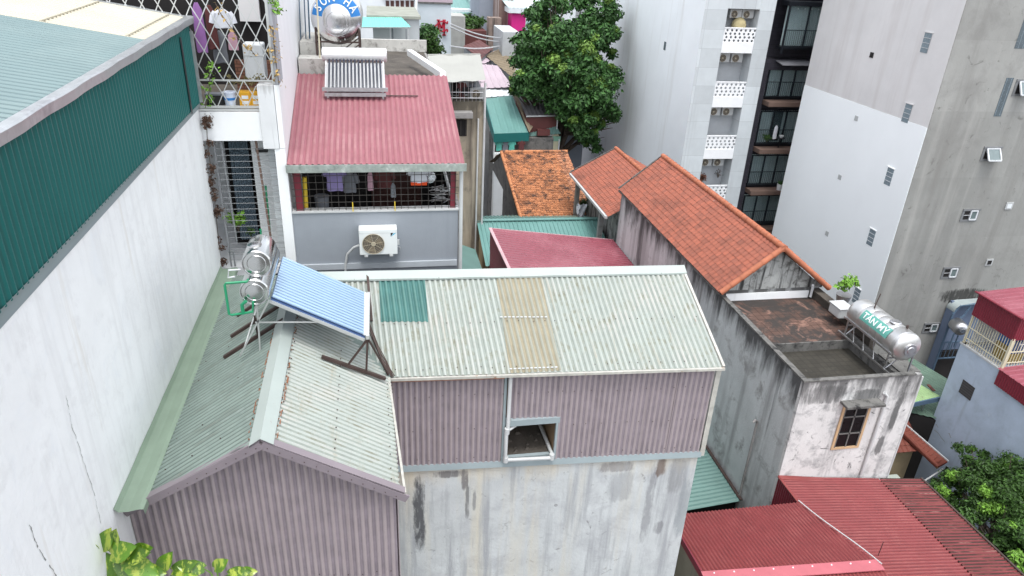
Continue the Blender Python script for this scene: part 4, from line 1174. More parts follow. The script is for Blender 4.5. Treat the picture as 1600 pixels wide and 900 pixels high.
# ---------------- foliage helper
def leaves(mb, centres, n, size, spread, flat=.35, mi=0, rnd=R, clip=None, shell=0.0, pts3=False):
    """n leaf faces scattered round clump centres [(x,y,z,r)]; faces lean outward"""
    tot = sum(c[3] ** 2 for c in centres)
    V = mb.v; F = mb.f; MI = mb.mi
    for c in centres:
        k = int(n * c[3] ** 2 / tot)
        o = Vector(c[:3])
        for _ in range(k):
            d = Vector((rnd.gauss(0, 1), rnd.gauss(0, 1), rnd.gauss(0, 1)))
            if d.length < 1e-3: continue
            d.normalize()
            rr = c[3] * (rnd.random() ** .45) * (1 + .25 * rnd.gauss(0, 1) * spread)
            p = o + Vector((d.x * rr, d.y * rr, d.z * rr * .8))
            if clip and not clip(p): continue
            nv_ = (d + Vector((rnd.gauss(0, .6), rnd.gauss(0, .6), rnd.gauss(0, .6) + .5))).normalized()
            a = nv_.orthogonal().normalized(); a.rotate(Matrix.Rotation(rnd.uniform(0, 6.28), 3, nv_))
            b_ = nv_.cross(a)
            s = size * rnd.uniform(.6, 1.35)
            i0 = len(V)
            V.append(p - a * s * .5); V.append(p + b_ * s * .26 + nv_ * s * .08); V.append(p + a * s * .5 - nv_ * s * .06); V.append(p - b_ * s * .26 + nv_ * s * .08)
            F.append((i0, i0 + 1, i0 + 2, i0 + 3)); MI.append(mi)

def tree(name, label, cat, base, trunk_h, blobs, n_leaf, size, mt=None, mt2=None, lit=.12, clip=None, seed=1, trunk_r=.3, group=None):
    rnd = random.Random(seed)
    t = thing(name, label, cat, base, 0, group)
    clumps = []
    for (x, y, z, r) in blobs:
        k = max(7, int(r * r * 4.0))
        for _ in range(k):
            d = Vector((rnd.gauss(0, 1), rnd.gauss(0, 1), rnd.gauss(0, 1))).normalized()
            q = r * (rnd.random() ** .4)
            clumps.append((x + d.x * q, y + d.y * q, z + d.z * q * .85, r * rnd.uniform(.22, .46)))
    cr = MB(); leaves(cr, clumps, n_leaf, size, .8, rnd=rnd, clip=clip)
    cr.build('crown', mt or m_leaf_dark, t, raw=True)
    # lighter tips on clump tops and fronts: sunlight put into the leaf colour
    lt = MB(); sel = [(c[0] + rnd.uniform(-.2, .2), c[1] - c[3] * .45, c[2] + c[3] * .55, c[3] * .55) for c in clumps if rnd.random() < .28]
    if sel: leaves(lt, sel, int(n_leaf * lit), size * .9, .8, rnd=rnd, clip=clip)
    if sel: lt.build('lit_tips', mt2 or m_leaf_lit, t, raw=True)
    tr = MB(); B = Vector(base); top = B + Vector((0, 0, trunk_h))
    tr.tube([B, B + Vector((.1, .05, trunk_h * .5)), top], [trunk_r * 1.3, trunk_r, trunk_r * .75], 10)
    tr.build('trunk', m_bark, t, smooth=True)
    lm = MB()
    for (x, y, z, r) in blobs:
        e = Vector((x, y, z)); mid = lerp(top, e, .5) + Vector((rnd.uniform(-.3, .3), rnd.uniform(-.3, .3), .2 * r))
        lm.tube([top - Vector((0, 0, .4)), mid, e], [trunk_r * .5, trunk_r * .3, trunk_r * .1], 7)
        for _ in range(4):
            d = Vector((rnd.gauss(0, 1), rnd.gauss(0, 1), rnd.gauss(0, .7))).normalized() * r * .85
            lm.tube([mid, lerp(mid, e + d, .6), e + d], [trunk_r * .22, trunk_r * .12, trunk_r * .03], 5)
    lm.build('limbs', m_bark, t)
    return t

def bush(name, label, cat, centre, r, n, size, mt, seed=3, group=None, clip=None):
    rnd = random.Random(seed)
    t = thing(name, label, cat, (centre[0], centre[1], centre[2] - r), 0, group)
    cl = []
    for _ in range(9):
        d = Vector((rnd.gauss(0, 1), rnd.gauss(0, 1), rnd.gauss(0, 1))).normalized() * r * .55 * rnd.random()
        cl.append((centre[0] + d.x, centre[1] + d.y, centre[2] + d.z, r * rnd.uniform(.35, .6)))
    mb = MB(); leaves(mb, cl, n, size, .8, rnd=rnd, clip=clip); mb.build('foliage', mt, t, raw=True)
    sm = MB()
    for c in cl: sm.tube([(centre[0], centre[1], centre[2] - r), lerp((centre[0], centre[1], centre[2] - r), c[:3], .6) + Vector((0, 0, r * .1)), c[:3]], [r * .04, r * .03, r * .01], 5)
    sm.build('stems', m_bark, t)
    return t

q = P(378, 300 + 22, y=15.95)
bush('potted_plant', 'bright green leafy plant behind the bars of the lower balcony', 'plant', (P(370, 340, y=15.9).x, 15.9, P(370, 342, y=15.9).z), .30, 170, .11, m_leaf_bright, 5)
bush('potted_plant', 'darker small plant right of the bright green one on the barred balcony', 'plant', (P(392, 362, y=16).x, 16.0, P(392, 362, y=16).z), .2, 160, .06, m_leaf_mid, 6)
# vines
def vine(label, pts, n, size, mt, seed, name='climbing_vine'):
    rnd = random.Random(seed)
    t = thing(name, label, 'vine', tuple(pts[-1]))
    MB().tube(pts, .008, 5).build('stem', m_bark, t)
    cl = [(p[0] + rnd.uniform(-.06, .06), p[1] - .02, p[2], .12) for p in [lerp(pts[i], pts[i + 1], rnd.random()) for i in range(len(pts) - 1) for _ in range(4)]]
    mb = MB(); leaves(mb, cl, n, size, .8, rnd=rnd); mb.build('leaves', mt, t, raw=True)
vine('green vine climbing the lattice beside the teal cladding corner', [P(a, b_, y=15.5) for a, b_ in ((326, 95), (327, 115), (328, 135), (325, 150), (321, 168))], 70, .09, m_leaf_bright, 3)
vine('rusty brown dried creeper hanging down the corner of the white wall', [P(a, b_, y=15.52) for a, b_ in ((322, 180), (324, 220), (330, 270), (336, 320), (342, 380), (346, 415))], 900, .07, mat('dead_creeper', (.085, .05, .035), .95, var=.3), 4, 'dry_creeper')
vine('dried creeper with pale leaves on the right edge of the lattice', [P(a, b_, y=15.5) for a, b_ in ((426, 40), (428, 70), (430, 90), (433, 110), (436, 132))], 110, .075, m_leaf_dry, 7, 'dry_creeper')
vine('green leaves hanging at the top right corner of the lattice', [P(a, b_, y=15.5) for a, b_ in ((424, -12), (426, 2), (432, 12), (438, 22))], 90, .085, m_leaf_bright, 8)
vine('sparse dead creeper scattered across the diamond lattice', [P(a, b_, y=15.55) for a, b_ in ((336, 4), (345, 22), (362, 45), (380, 70), (392, 78), (400, 88))], 60, .09, m_leaf_dry, 9, 'dry_creeper')
vine('dead stalks tangled low behind the lattice above the containers', [P(a, b_, y=15.8) for a, b_ in ((355, 118), (368, 130), (382, 126), (398, 128), (405, 118))], 110, .08, mat('olive_dry', (.14, .12, .05), .9, var=.3, island=.3), 10, 'dry_creeper')

def boxthing(name, label, cat, px, py, y, w, h, d, mt, parts=()):
    q = P(px, py, y=y)
    t = thing(name, label, cat, (q.x, y + d / 2, q.z))
    MB().bevbox(-w / 2, -d / 2, 0, w / 2, d / 2, h, min(w, h, d) * .08).build('body', mt, t, local=True)
    for nm, a, m_ in parts: MB().box(*a).build(nm, m_, t, local=True)
    return t
boxthing('plastic_crate', 'yellow container with white stickers behind the lattice, left of the pair', 'container', 384, 166, 15.75, .23, .30, .2, m_yellowbox, [('sticker', (-.06, -.105, .15, .07, -.101, .22), m_label_white), ('sticker', (-.06, -.105, .04, .07, -.101, .11), m_label_white)])
boxthing('plastic_crate', 'yellow container with white stickers behind the lattice, against the pillar', 'container', 401, 166, 15.75, .21, .30, .2, m_yellowbox, [('sticker', (-.06, -.105, .15, .07, -.101, .22), m_label_white), ('sticker', (-.06, -.105, .04, .07, -.101, .11), m_label_white), ('rope', (-.1, -.02, .29, .1, .02, .36), m_leaf_dry)])
t = thing('paint_bucket', 'white and blue bucket between the yellow containers and the black planter', 'bucket', tuple(P(361, 166, y=15.75)))
MB().lathe((0, 0, 0), (0, 0, 1), [(0, .10), (.28, .125), (.285, .135), (.30, .135), (.30, .001)], 24).build('body', mat('bucket_white', (.55, .60, .70), .5), t, local=True, smooth=True)
MB().lathe((0, 0, .14), (0, 0, 1), [(0, .117), (.05, .121)], 24).build('label_band', m_blue, t, local=True)
boxthing('planter_box', 'black planter box at the left foot of the diamond lattice', 'planter', 337, 166, 15.75, .36, .24, .2, m_black, [('rim', (-.19, -.11, .22, .19, .11, .25), m_greycloth)])
boxthing('small_fridge', 'white rounded cabinet standing deep behind the lattice', 'cabinet', 400, 125, 16.6, .42, .75, .4, m_panel_white, [('door_seam', (-.2, -.205, .5, .2, -.201, .51), m_pvc_dirty)])
garment('towel', 'violet towel hanging high behind the lattice, near the teal cladding', 'towel', gp_at(306, 4, 16.2), .22, .95, m_violet, False, .05)
garment('shirt', 'dark brown shirt hanging behind the lattice right of the violet towel', 'shirt', gp_at(326, 8, 16.4), .22, .85, m_browncloth, False, .05)
garment('shirt', 'white crumpled shirt hanging in the middle of the lattice', 'shirt', gp_at(346, 14, 16.1), .36, .36, m_whitecloth)
garment('towel', 'grey towel hanging low behind the middle of the lattice', 'towel', gp_at(340, 48, 16.6), .3, .65, m_greycloth, False, .05)
garment('underwear', 'small pale pink garments hanging below the white crumpled shirt', 'clothing', gp_at(362, 50, 16.1), .2, .35, m_pinkcloth, False, .03)

# ================================================================== pothos at the wall foot
def big_leaf(mb, base, dirv, up, L, W, fold=.12):
    d = Vector(dirv).normalized(); s = d.cross(Vector(up)).normalized(); n_ = s.cross(d).normalized()
    rows = 8; vs = []
    for i in range(rows + 1):
        k = i / rows
        w = W * (math.sin(math.pi * min(1, k * .92 + .08)) ** .75) * (1 - .25 * k)
        if i == rows: w = .001
        c = Vector(base) + d * L * k - n_ * L * .35 * k * k
        for j in (-2, -1, 0, 1, 2):
            f = j / 2
            vs.append(c + s * w * f + n_ * (fold * W * abs(f) + .04 * W * math.sin(k * 14 + j)) - d * (.10 * L * abs(f) * (1 - k) if i < 2 else 0))
    mb.add(vs, [(i * 5 + j, i * 5 + j + 1, (i + 1) * 5 + j + 1, (i + 1) * 5 + j) for i in range(rows) for j in range(4)])
def pothos(label, loc, spec, seed, k=1.0):
    rnd = random.Random(seed)
    t = thing('pothos_plant', label, 'plant', tuple(loc))
    mb = MB(); st = MB(); o = Vector(loc)
    for (dx, dz, L, ang) in spec:
        dx, dz, L = dx * k, dz * k, L * k
        b_ = o + Vector((dx, rnd.uniform(-.12, .05), dz))
        d = Vector((math.sin(ang), -.35 + rnd.uniform(-.2, .2), math.cos(ang) * .8))
        big_leaf(mb, b_, d, (0, -.75, .65), L, L * .36)
        st.tube([o + Vector((0, .05, -.4)), lerp(o + Vector((0, .05, -.4)), b_, .6) + Vector((0, .03, .05)), b_], [.012, .009, .006], 6)
    mb.build('leaves', m_pothos, t, smooth=True, raw=True)
    st.build('stems', m_leaf_bright, t)
    MB().bevbox(o.x - .22, o.y - .06, o.z - .62, o.x + .22, o.y + .16, o.z - .38, .02).build('planter', m_conc, t)
    MB().box(o.x - .03, o.y + .0, 11.0, o.x + .03, o.y + .06, o.z - .62).build('planter_post', m_brown_steel, t)
c0 = P(163, 870, y=7.25)
pothos('variegated yellow-green plant with big leaves at the foot of the white wall', c0,
       [(-.05, .12, .26, -.1), (.08, .06, .30, .7), (.18, .05, .26, 1.0), (-.12, .0, .34, 2.9), (-.02, -.02, .36, 2.75), (.12, -.05, .34, 2.2), (.2, -.02, .3, 1.9),
        (-.2, -.12, .28, -2.9), (.05, -.15, .34, 2.5), (-.15, -.2, .3, 3.0), (.22, -.15, .28, 1.6), (.0, .1, .24, .3), (-.22, -.22, .3, -2.7), (.1, .14, .2, .2), (.26, .06, .2, .9), (-.1, -.3, .3, 2.6), (.18, -.28, .3, 2.2)], 4, 1.4)
pothos('low variegated leaves showing at the frame bottom near the large wall plant', P(252, 900, y=7.3), [(-.1, .05, .24, -.9), (.0, .08, .24, .4), (.12, .05, .24, 1.0), (.2, .0, .22, 1.2), (-.18, .0, .2, -1.2)], 5, 1.3)
pothos('variegated leaves at the frame bottom below the middle of the mauve gable', P(338, 893, y=7.3), [(-.12, .05, .24, -1.0), (.0, .08, .22, .5), (.14, .04, .22, 1.2), (-.2, .0, .2, -1.4), (.22, .0, .18, 1.4)], 6, 1.3)

# ================================================================== TILED ROOFS
def tileroof(mb, o, u, L, s, W, tw, th, amp=.022, step=.02, jit=0.0, rnd=R):
    o = Vector(o); u = Vector(u).normalized(); s = Vector(s).normalized(); n_ = u.cross(s).normalized()
    if n_.z < 0: n_ = -n_
    nc = max(1, round(L / tw)); nr = max(1, round(W / th)); tw = L / nc; th = W / nr
    uv = [] if mb.uv is None else mb.uv
    K = 5
    prof = [(-.5, -.25), (-.25, .25), (0, .9), (.25, .25), (.5, -.25)]
    for r in range(nr):
        for c in range(nc):
            jz = rnd.uniform(-1, 1) * jit; ju = rnd.uniform(-1, 1) * jit; js = rnd.uniform(-1, 1) * jit
            vs = []
            for (a, h) in prof:
                q = o + u * ((c + .5 + a * 1.0) * tw + ju) + n_ * (h * amp)
                vs.append(q + s * (r * th + js) + n_ * (step * .0 + jz * .3 - .012))
                vs.append(q + s * (r * th + js) + n_ * (step + jz))
                vs.append(q + s * ((r + 1) * th + .02 + js) + n_ * (0 + jz * .3))
            fs = []
            for k in range(K - 1):
                fs.append((3 * k, 3 * k + 3, 3 * k + 4, 3 * k + 1)); fs.append((3 * k + 1, 3 * k + 4, 3 * k + 5, 3 * k + 2))
            mb.add(vs, fs)
            uv += [(c + .5 + 100, r + .5)] * (4 * len(fs))
    mb.uv = uv
    return mb

def ridge_tiles(mb, a, b, r=.085, n=None):
    a, b = Vector(a), Vector(b); L = (b - a).length; n = n or max(2, int(L / .33)); d = (b - a) / n
    for i in range(n):
        p0 = a + d * i; mb.tube([p0 - d * .06, p0 + d * .98], [r * 1.12, r * .96], 10)

# cement-walled house with the long tiled roof and terraces
t = thing('tiled_roof_house', 'long narrow house with mildewed cement walls, long terracotta roof and stepped terrace', 'house', (12.1, 20, 0))
X0, X1 = 10.45, 13.88
Y0 = 13.5
b = MB()
b.box(X0, 18.45, 0, X1, 28.3, 12.33)
b.box(X0, Y0 + .12, 0, X0 + .12, 18.45, 12.18)
b.build('side_wall', m_mildew, t)
b = MB()
b.box(X0, Y0, 0, X1, Y0 + .12, 12.18)
b.box(X1 - .12, Y0 + .12, 0, X1, 18.45, 11.6)
b.build('front_wall', m_mildew_front, t)
MB().box(X0 + .12, Y0 + .12, 6, X1 - .12, 18.45, 11.55).build('roof_slab', m_conc, t)
cpg = MB(); cpg.box(X0 - .02, Y0 - .02, 12.182, X0 + .13, 18.44, 12.235); cpg.box(X0 + .13, Y0 - .02, 12.182, X1 - .2, Y0 + .11, 12.225)
cpg.build('coping', m_coping, t)
MB().box(X0 + .12, 15.7, 11.56, X1 - .2, 18.44, 11.98).build('upper_terrace', m_terr_red, t)
MB().box(X0 + .12, Y0 + .12, 11.56, X1 - .6, 15.69, 11.72).build('lower_terrace', m_terr_grey, t)
MB().box(X0 + .13, 15.66, 11.72, X1 - .62, 15.70, 12.0).build('step_face', m_coping, t)
pb = MB(); pb.box(X1 - .62, Y0 + .12, 11.56, X1 - .50, 15.9, 12.12); pb.box(X1 + .001, Y0 + .3, 11.6, X1 + .15, 14.1, 11.88)
pb.build('low_parapet', m_coping, t)
pb = MB(); pb.box(X1 - .2, 15.4, 11.56, X1, 18.6, 12.22); pb.box(X1 - .26, 15.4, 12.222, X1 + .04, 18.6, 12.27)
pb.build('side_parapet', m_dark_conc, t)
MB().box(X0 + .2, 18.40, 11.98, X1 - .35, 18.447, 12.22).build('white_skirting', m_pure_white, t)
apx = 12.1; az_ = 13.86; ez_ = 12.42
gw = MB().prism([(X0 + .02, 18.45, 12.333), (X1 - .02, 18.45, 12.333), (X1 - .02, 18.45, ez_ - .0), (apx, 18.45, az_ - .09), (X0 + .02, 18.45, ez_ - .0)], (0, .15, 0))
gw.box(X1 - .3, 18.38, 12.333, X1 + .05, 18.449, 12.6)
gw.build('gable_wall', m_gable, t)
gw = MB().prism([(X0 + .02, 28.1, 12.333), (X1 - .02, 28.1, 12.333), (X1 - .02, 28.1, ez_ - .0), (apx, 28.1, az_ - .09), (X0 + .02, 28.1, ez_ - .0)], (0, .15, 0))
gw.build('rear_gable_wall', m_gable, t)
sl = Vector((apx - X0 + .14, 0, az_ - ez_ + .02))
tr = tileroof(MB(), (X0 - .16, 18.15, ez_ - .03), (0, 1, 0), 10.15, sl, sl.length, .21, .185, jit=.004)
tr.build('roof', m_tile, t)
sl2 = Vector((-(X1 + .14 - apx), 0, az_ - ez_ + .02))
tr = tileroof(MB(), (X1 + .16, 18.15, ez_ - .03), (0, 1, 0), 10.15, sl2, sl2.length, .3, .2)
tr.build('rear_roof', m_tile, t)
rt = MB()
ridge_tiles(rt, (apx, 18.1, az_ + .02), (apx, 28.3, az_ + .02), .10)
ridge_tiles(rt, (X0 - .14, 18.14, ez_ + .02), (apx, 18.14, az_ + .03), .085)
ridge_tiles(rt, (X1 + .12, 18.14, ez_ + .02), (apx, 18.14, az_ + .03), .085)
rt.build('ridge_tiles', m_tile_cap, t, smooth=True)
MB().bar((X0 - .17, 28.28, ez_), (apx, 28.28, az_ + .02), .05, .09).build('verge_board', m_coping, t)
MB().bar((X0 - .12, 18.15, ez_ - .09), (X0 - .12, 28.3, ez_ - .09), .1, .06).build('eave_board', m_coping, t)
# window on the front
wq = [P(1303, 700, y=Y0), P(1340, 697, y=Y0), P(1328, 635, y=Y0), P(1362, 633, y=Y0)]
wx0, wx1, wz0, wz1 = 11.86, 12.56, 9.98, 11.28
w = MB(); w.box(wx0 - .07, Y0 - .03, wz0 - .07, wx1 + .07, Y0 - .002, wz0); w.box(wx0 - .07, Y0 - .03, wz1, wx1 + .07, Y0 - .002, wz1 + .07); w.box(wx0 - .07, Y0 - .03, wz0, wx0, Y0 - .002, wz1); w.box(wx1, Y0 - .03, wz0, wx1 + .07, Y0 - .002, wz1)
wo = w.build('window', m_frame_tan, t)
MB().box(wx0, Y0 - .006, wz0, wx1, Y0 - .003, wz1).build('pane', mat('black_pane', (.006, .007, .008), .3), wo)
w = MB(); w.bar(((wx0 + wx1) / 2, Y0 - .02, wz0), ((wx0 + wx1) / 2, Y0 - .02, wz1), .035, .02, up=(0, 1, 0))
for zz in (wz0 + .45, wz1 - .3): w.bar((wx0, Y0 - .02, zz), (wx1, Y0 - .02, zz), .02, .04)
for xx in (wx0 + .02, wx1 - .02): w.bar((xx, Y0 - .02, wz0), (xx, Y0 - .02, wz1), .03, .02, up=(0, 1, 0))
w.build('window_bars', mat('grey_bar_paint', (.13, .125, .12), .6), wo)
MB().box(wx0 - .2, Y0 - .32, wz1 + .18, wx1 + .22, Y0 - .002, wz1 + .25).build('window_canopy', m_coping, t)
MB().tube([(12.98, Y0 - .05, 8.9), (12.98, Y0 - .05, 11.6), (12.86, Y0 - .04, 11.7)], .04, 8).build('drain_pipe', m_pvc_dirty, t, smooth=True)
MB().tube([(13.92, Y0 + .02, 8.6), (13.92, Y0 + .02, 12.1)], .03, 8).build('corner_pipe', m_pvc_dirty, t, smooth=True)
MB().tube([(X0 - .05, 14.95, 6.4), (X0 - .05, 14.95, 9.9), (X0 - .16, 14.9, 9.98), (X0 - .22, 14.88, 9.92)], .035, 8).build('wall_pipe', m_conc, t, smooth=True)
MB().tube([(13.55, 18.3, 12.05), (13.55, 18.3, 12.35), (13.5, 18.25, 12.5)], .04, 8).build('vent_pipe', m_pvc, t, smooth=True)

# lower tiled house behind
t = thing('tiled_roof_house', 'smaller terracotta tiled house partly hidden behind the longer tiled roof', 'house', (12.3, 31, 0))
MB().box(11.0, 28.95, 0, 15.5, 35.1, 10.9).build('wall', m_gable, t)
s1 = Vector((2.35, 0, 1.28)); e0 = (10.05, 28.6, 11.0)
tileroof(MB(), e0, (0, 1, 0), 6.65, s1, s1.length, .21, .19, jit=.004).build('roof', m_tile, t)
tileroof(MB(), (14.75, 28.6, 11.0), (0, 1, 0), 6.65, (-2.35, 0, 1.28), s1.length, .3, .2).build('rear_roof', m_tile, t)
rt = MB(); ridge_tiles(rt, (12.4, 28.6, 12.3), (12.4, 35.3, 12.3), .1); rt.build('ridge_tiles', m_tile_cap, t, smooth=True)
MB().bar((10.0, 28.7, 10.93), (10.0, 35.2, 10.93), .12, .12).build('eave_gutter', m_pvc_dirty, t)
MB().bar((10.03, 35.26, 11.0), (12.4, 35.26, 12.3), .06, .12).build('verge_board', m_coping, t)
p_ = MB()
for y in (30.3, 34.6): p_.bar((10.3, y, 0), (10.3, y, 10.9), .22)
p_.build('veranda_posts', m_conc, t)

# old orange tiled house
t = thing('old_tiled_house', 'small old house with a patchy weathered orange tile roof', 'house', (10, 39, 0))
zr_ = 10.5
ra, rb_ = P(797, 238, z=zr_), P(901, 238, z=zr_)
ea, eb = P(815, 344, z=zr_ - 1.75), P(901, 344, z=zr_ - 1.75)
rb2 = Vector((ra.x + (rb_.x - ra.x), ra.y, ra.z))
sv = (ea - ra); 
MB().box(7.9, 36.3, 0, 11.3, 43.3, 8.6).build('wall', mat('black_mildew_wall', (.16, .15, .14), .95, var=.3, blots=[((.05, .05, .05), .45, .65, 1.5)], streaks=[((.3, .29, .27), .6, .75, 2)]), t)
ux = Vector((1, 0, 0)); yb = ea.y; 
x_l = min(ra.x, ea.x) - .05
tileroof(MB(), (x_l, yb - .2, ea.z), (1, 0, 0), 3.35, (0, ra.y - yb + .2, ra.z - ea.z), math.hypot(ra.y - yb + .2, ra.z - ea.z), .15, .18, amp=.03, step=.03, jit=.016).build('roof', m_tile_old, t)
tileroof(MB(), (x_l + 3.35, yb + .6, ea.z), (1, 0, 0), .75, (0, ra.y - yb - .6, ra.z - ea.z), math.hypot(ra.y - yb - .6, ra.z - ea.z), .15, .18, amp=.03, step=.03, jit=.02).build('roof_extension', mat('old_orange_tiles_dark', (.42, .19, .10), .85, var=.3, uvvar=.4, uvhue=(.25, .12, .08), blots=[((.1, .06, .04), .5, .65, 2)]), t)
MB().corr([(x_l, ra.y, ra.z), (x_l + 4.1, ra.y, ra.z), (x_l + 4.1, ra.y + 4.4, ra.z - 1.9), (x_l, ra.y + 4.4, ra.z - 1.9)], (0, 1, -.4), .2, .02).build('rear_roof', m_tanroof, t)
MB().prism([(x_l + .1, yb + .2, 8.4), (x_l + .1, ra.y + 4.2, 8.4), (x_l + .1, ra.y, ra.z - .1)], (.15, 0, 0)).build('gable_wall', MATS['black_mildew_wall'], t)
rt = MB(); ridge_tiles(rt, (x_l, ra.y, ra.z + .03), (x_l + 4.1, ra.y, ra.z + .03), .1); ridge_tiles(rt, (x_l + .02, yb - .2, ea.z + .05), (x_l + .02, ra.y, ra.z + .05), .09)
rt.build('ridge_tiles', m_tile_old, t, smooth=True)

# maroon shed and green shed between
t = thing('maroon_roofed_shed', 'shed with a smooth dusty maroon metal roof sloping right against the mildewed wall', 'shed', (7.5, 25, 0))
LF, LN, RF, RN = Vector((4.58, 27.8, 10.9)), Vector((4.72, 21.5, 10.9)), Vector((10.42, 28.6, 9.86)), Vector((10.42, 21.5, 9.93))
MB().corr([LF, LN, RN, RF], (1, 0, -.18), .25, .012, 'low').build('roof', m_maroon_roof, t)
MB().corr([(4.6, 27.7, 9.0), (4.72, 21.5, 9.0), (4.72, 21.5, 10.88), (4.58, 27.8, 10.88)], (0, 0, 1), .1, .01, up=(-1, 0, 0)).build('side_cladding', m_maroon, t)
MB().bar(LF + Vector((0, 0, .02)), LN + Vector((0, 0, .02)), .12, .05).build('edge_flashing', mat('pink_flashing', (.50, .33, .35), .5), t)
MB().box(4.8, 21.6, 0, 10.4, 28.2, 9.2).build('wall', m_blue_wall, t)
MB().bar(LF + Vector((0, .02, .0)), RF + Vector((0, .02, 0)), .04, .05).build('rear_trim', mat('pink_flashing', (.5, .33, .35)), t)
t = thing('green_roofed_shed', 'low shed with a dark green ribbed roof in front of the old orange tiles', 'shed', (8, 31, 0))
gz = 9.6
gl, gr = P(745, 345, z=gz), P(934, 342, z=gz)
MB().corr([gl, gr, gr + Vector((0, -3.2, -.95)), gl + Vector((0, -3.2, -.95))], (0, 1, .3), .2, .02, 'trap').build('roof', m_green_roof, t)
MB().corr([gl, gr, gr + Vector((0, 3.2, -.95)), gl + Vector((0, 3.2, -.95))], (0, 1, -.3), .2, .02, 'trap').build('rear_roof', m_green_roof, t)
MB().bar(gl + Vector((0, 0, .03)), gr + Vector((0, 0, .03)), .25, .04).build('ridge_cap', m_green_roof, t)
MB().prism([(gl.x + .1, gl.y - 3.1, 0), (gl.x + .1, gl.y + 3.1, 0), (gl.x + .1, gl.y + 3.1, gz - .95), (gl.x + .1, gl.y, gz - .06), (gl.x + .1, gl.y - 3.1, gz - .95)], (gr.x - gl.x - .3, 0, 0)).build('wall', mat('tan_wall', (.33, .26, .16), .9, var=.15), t)
# tan lean-to left of the shed
t = thing('tan_lean_to', 'narrow tan wall with a sloped top beside the pink roofed house corner', 'lean-to', (3.9, 28, 0))
MB().prism([(2.6, 25.5, 0), (4.3, 25.5, 0), (4.3, 25.5, 8.6), (2.6, 25.5, 9.3)], (0, 5.2, 0)).build('wall', MATS['tan_wall'], t)
MB().prism([(2.5, 25.4, 9.36), (4.4, 25.4, 8.6), (4.4, 25.4, 8.66), (2.5, 25.4, 9.42)], (0, 5.4, 0)).build('roof', m_green_sheet, t)
bush('overgrown_shrub', 'green shrub growing beside the right end of the old orange tile roof', 'shrub', tuple(P(912, 320, y=35)), .55, 500, .13, m_leaf_mid, 12)
q = P(908, 330, y=33.5)
tp = MB(); vs = []
for i in range(7):
    for j in range(7): vs.append((q.x + (i - 3) * .09 * (1 - j * .05), q.y + .1 * math.sin(i * 1.7 + j), q.z + (3 - j) * .13 + .05 * math.sin(i * 2.2 + j * 1.3)))
tp.add(vs, [(i * 7 + j, i * 7 + j + 1, (i + 1) * 7 + j + 1, (i + 1) * 7 + j) for i in range(6) for j in range(6)])
solo('tarpaulin', 'crumpled white tarpaulin hanging beside the shrub and old tile roof', 'tarpaulin', tp, m_whitecloth, tuple(q), smooth=True)
# ================================================================== WHITE APARTMENT BLOCK
def perf_panel(mb, o, u, v, nx, ny, cw, ch, r):
    o, u, v = Vector(o), Vector(u), Vector(v)
    for j in range(ny):
        off = 0 if j % 2 == 0 else cw / 2
        for i in range(nx):
            c = o + u * (cw * (i + .5)) + v * (ch * (j + .5))
            hc = u * (0 if off == 0 else cw * .25 * (1 if j % 2 else 0))
            out = [c + u * (cw / 2 * a) + v * (ch / 2 * b) for a, b in ((1, 0), (1, 1), (0, 1), (-1, 1), (-1, 0), (-1, -1), (0, -1), (1, -1))]
            inn = [c + hc + u * (r * math.cos(k * math.pi / 4)) + v * (r * math.sin(k * math.pi / 4)) for k in range(8)]
            mb.add(out + inn, [(k, (k + 1) % 8, 8 + (k + 1) % 8, 8 + k) for k in range(8)])

YW = 40.0
t = thing('white_apartment_block', 'white apartment block with a blank side wall and a column of perforated balconies', 'apartment block', (20, 45, 0))
wx0, rx0, rx1, wx1 = 18.38, 19.78, 21.75, 22.68
b = MB(); b.box(wx0, YW + .01, 0, wx0 + .3, 61.5, 32); b.box(wx0 + .3, YW + 2.2, 0, 23.5, 61.5, 32)
b.build('side_wall', m_white_blank, t)
b = MB(); b.box(wx0, YW, 0, rx0, YW + 2.2, 32) if False else b.box(wx0 + .3, YW, 0, rx0, YW + 2.2, 32); b.box(wx0, YW - .0, 0, wx0 + .3, YW + .009, 32)
b.box(rx1, YW, 0, wx1, YW + 2.2, 32)
b.box(rx0, YW + .02, 18.98, rx1, YW + 2.2, 32)
b.build('panelled_front', mat('panelled_facade', (.58, .62, .64), .5, var=.06, streaks=[((.42, .44, .45), .55, .85, 2.5)], brick=(1.45, 1.05, .72, (math.pi / 2, 0, 0), 0)), t)
MB().box(rx0, YW + 1.0, 0, rx1, YW + 1.05, 19).build('recess_wall', mat('grey_recess_wall', (.42, .44, .46), .85, var=.08), t)
lv = [(19.75, 19.6), (16.58, 17.98), (13.45, 14.95), (10.28, 11.74), (7.12, 8.56), (4.0, 5.4)]
for i, (a, b_) in enumerate(lv):
    if i == 0: continue
    pm = MB()
    pm.box(rx0, YW + .03, a, rx1, YW + .13, a + (b_ - a) * .42)
    pm.box(rx0, YW + .03, b_ - .06, rx1, YW + .13, b_)
    zz0 = a + (b_ - a) * .42
    perf_panel(pm, (rx0, YW + .05, zz0), (1, 0, 0), (0, 0, 1), 7, 4, (rx1 - rx0) / 7, (b_ - .06 - zz0) / 4, .07)
    pm.box(rx0, YW + .14, a, rx1, YW + 1.0, a + .12)
    pm.build('balcony_front', m_pure_white, t)
for zz in (20.5,):
    pass
w = MB(); q = P(1077, 6, x=wx0) if False else P(1077, 6, y=YW)
v0 = MB(); v0.box(wx0 - .04, 40.2, 19.55, wx0 - .002, 41.2, 19.95); v0.build('vent_grille', m_glassblock, t)
v0 = MB(); v0.box(wx0 - .03, 44.9, 16.0, wx0 - .002, 45.2, 16.5); v0.build('vent_grille', m_glassblock, t)
floors = ['top visible', 'second', 'third', 'lowest']
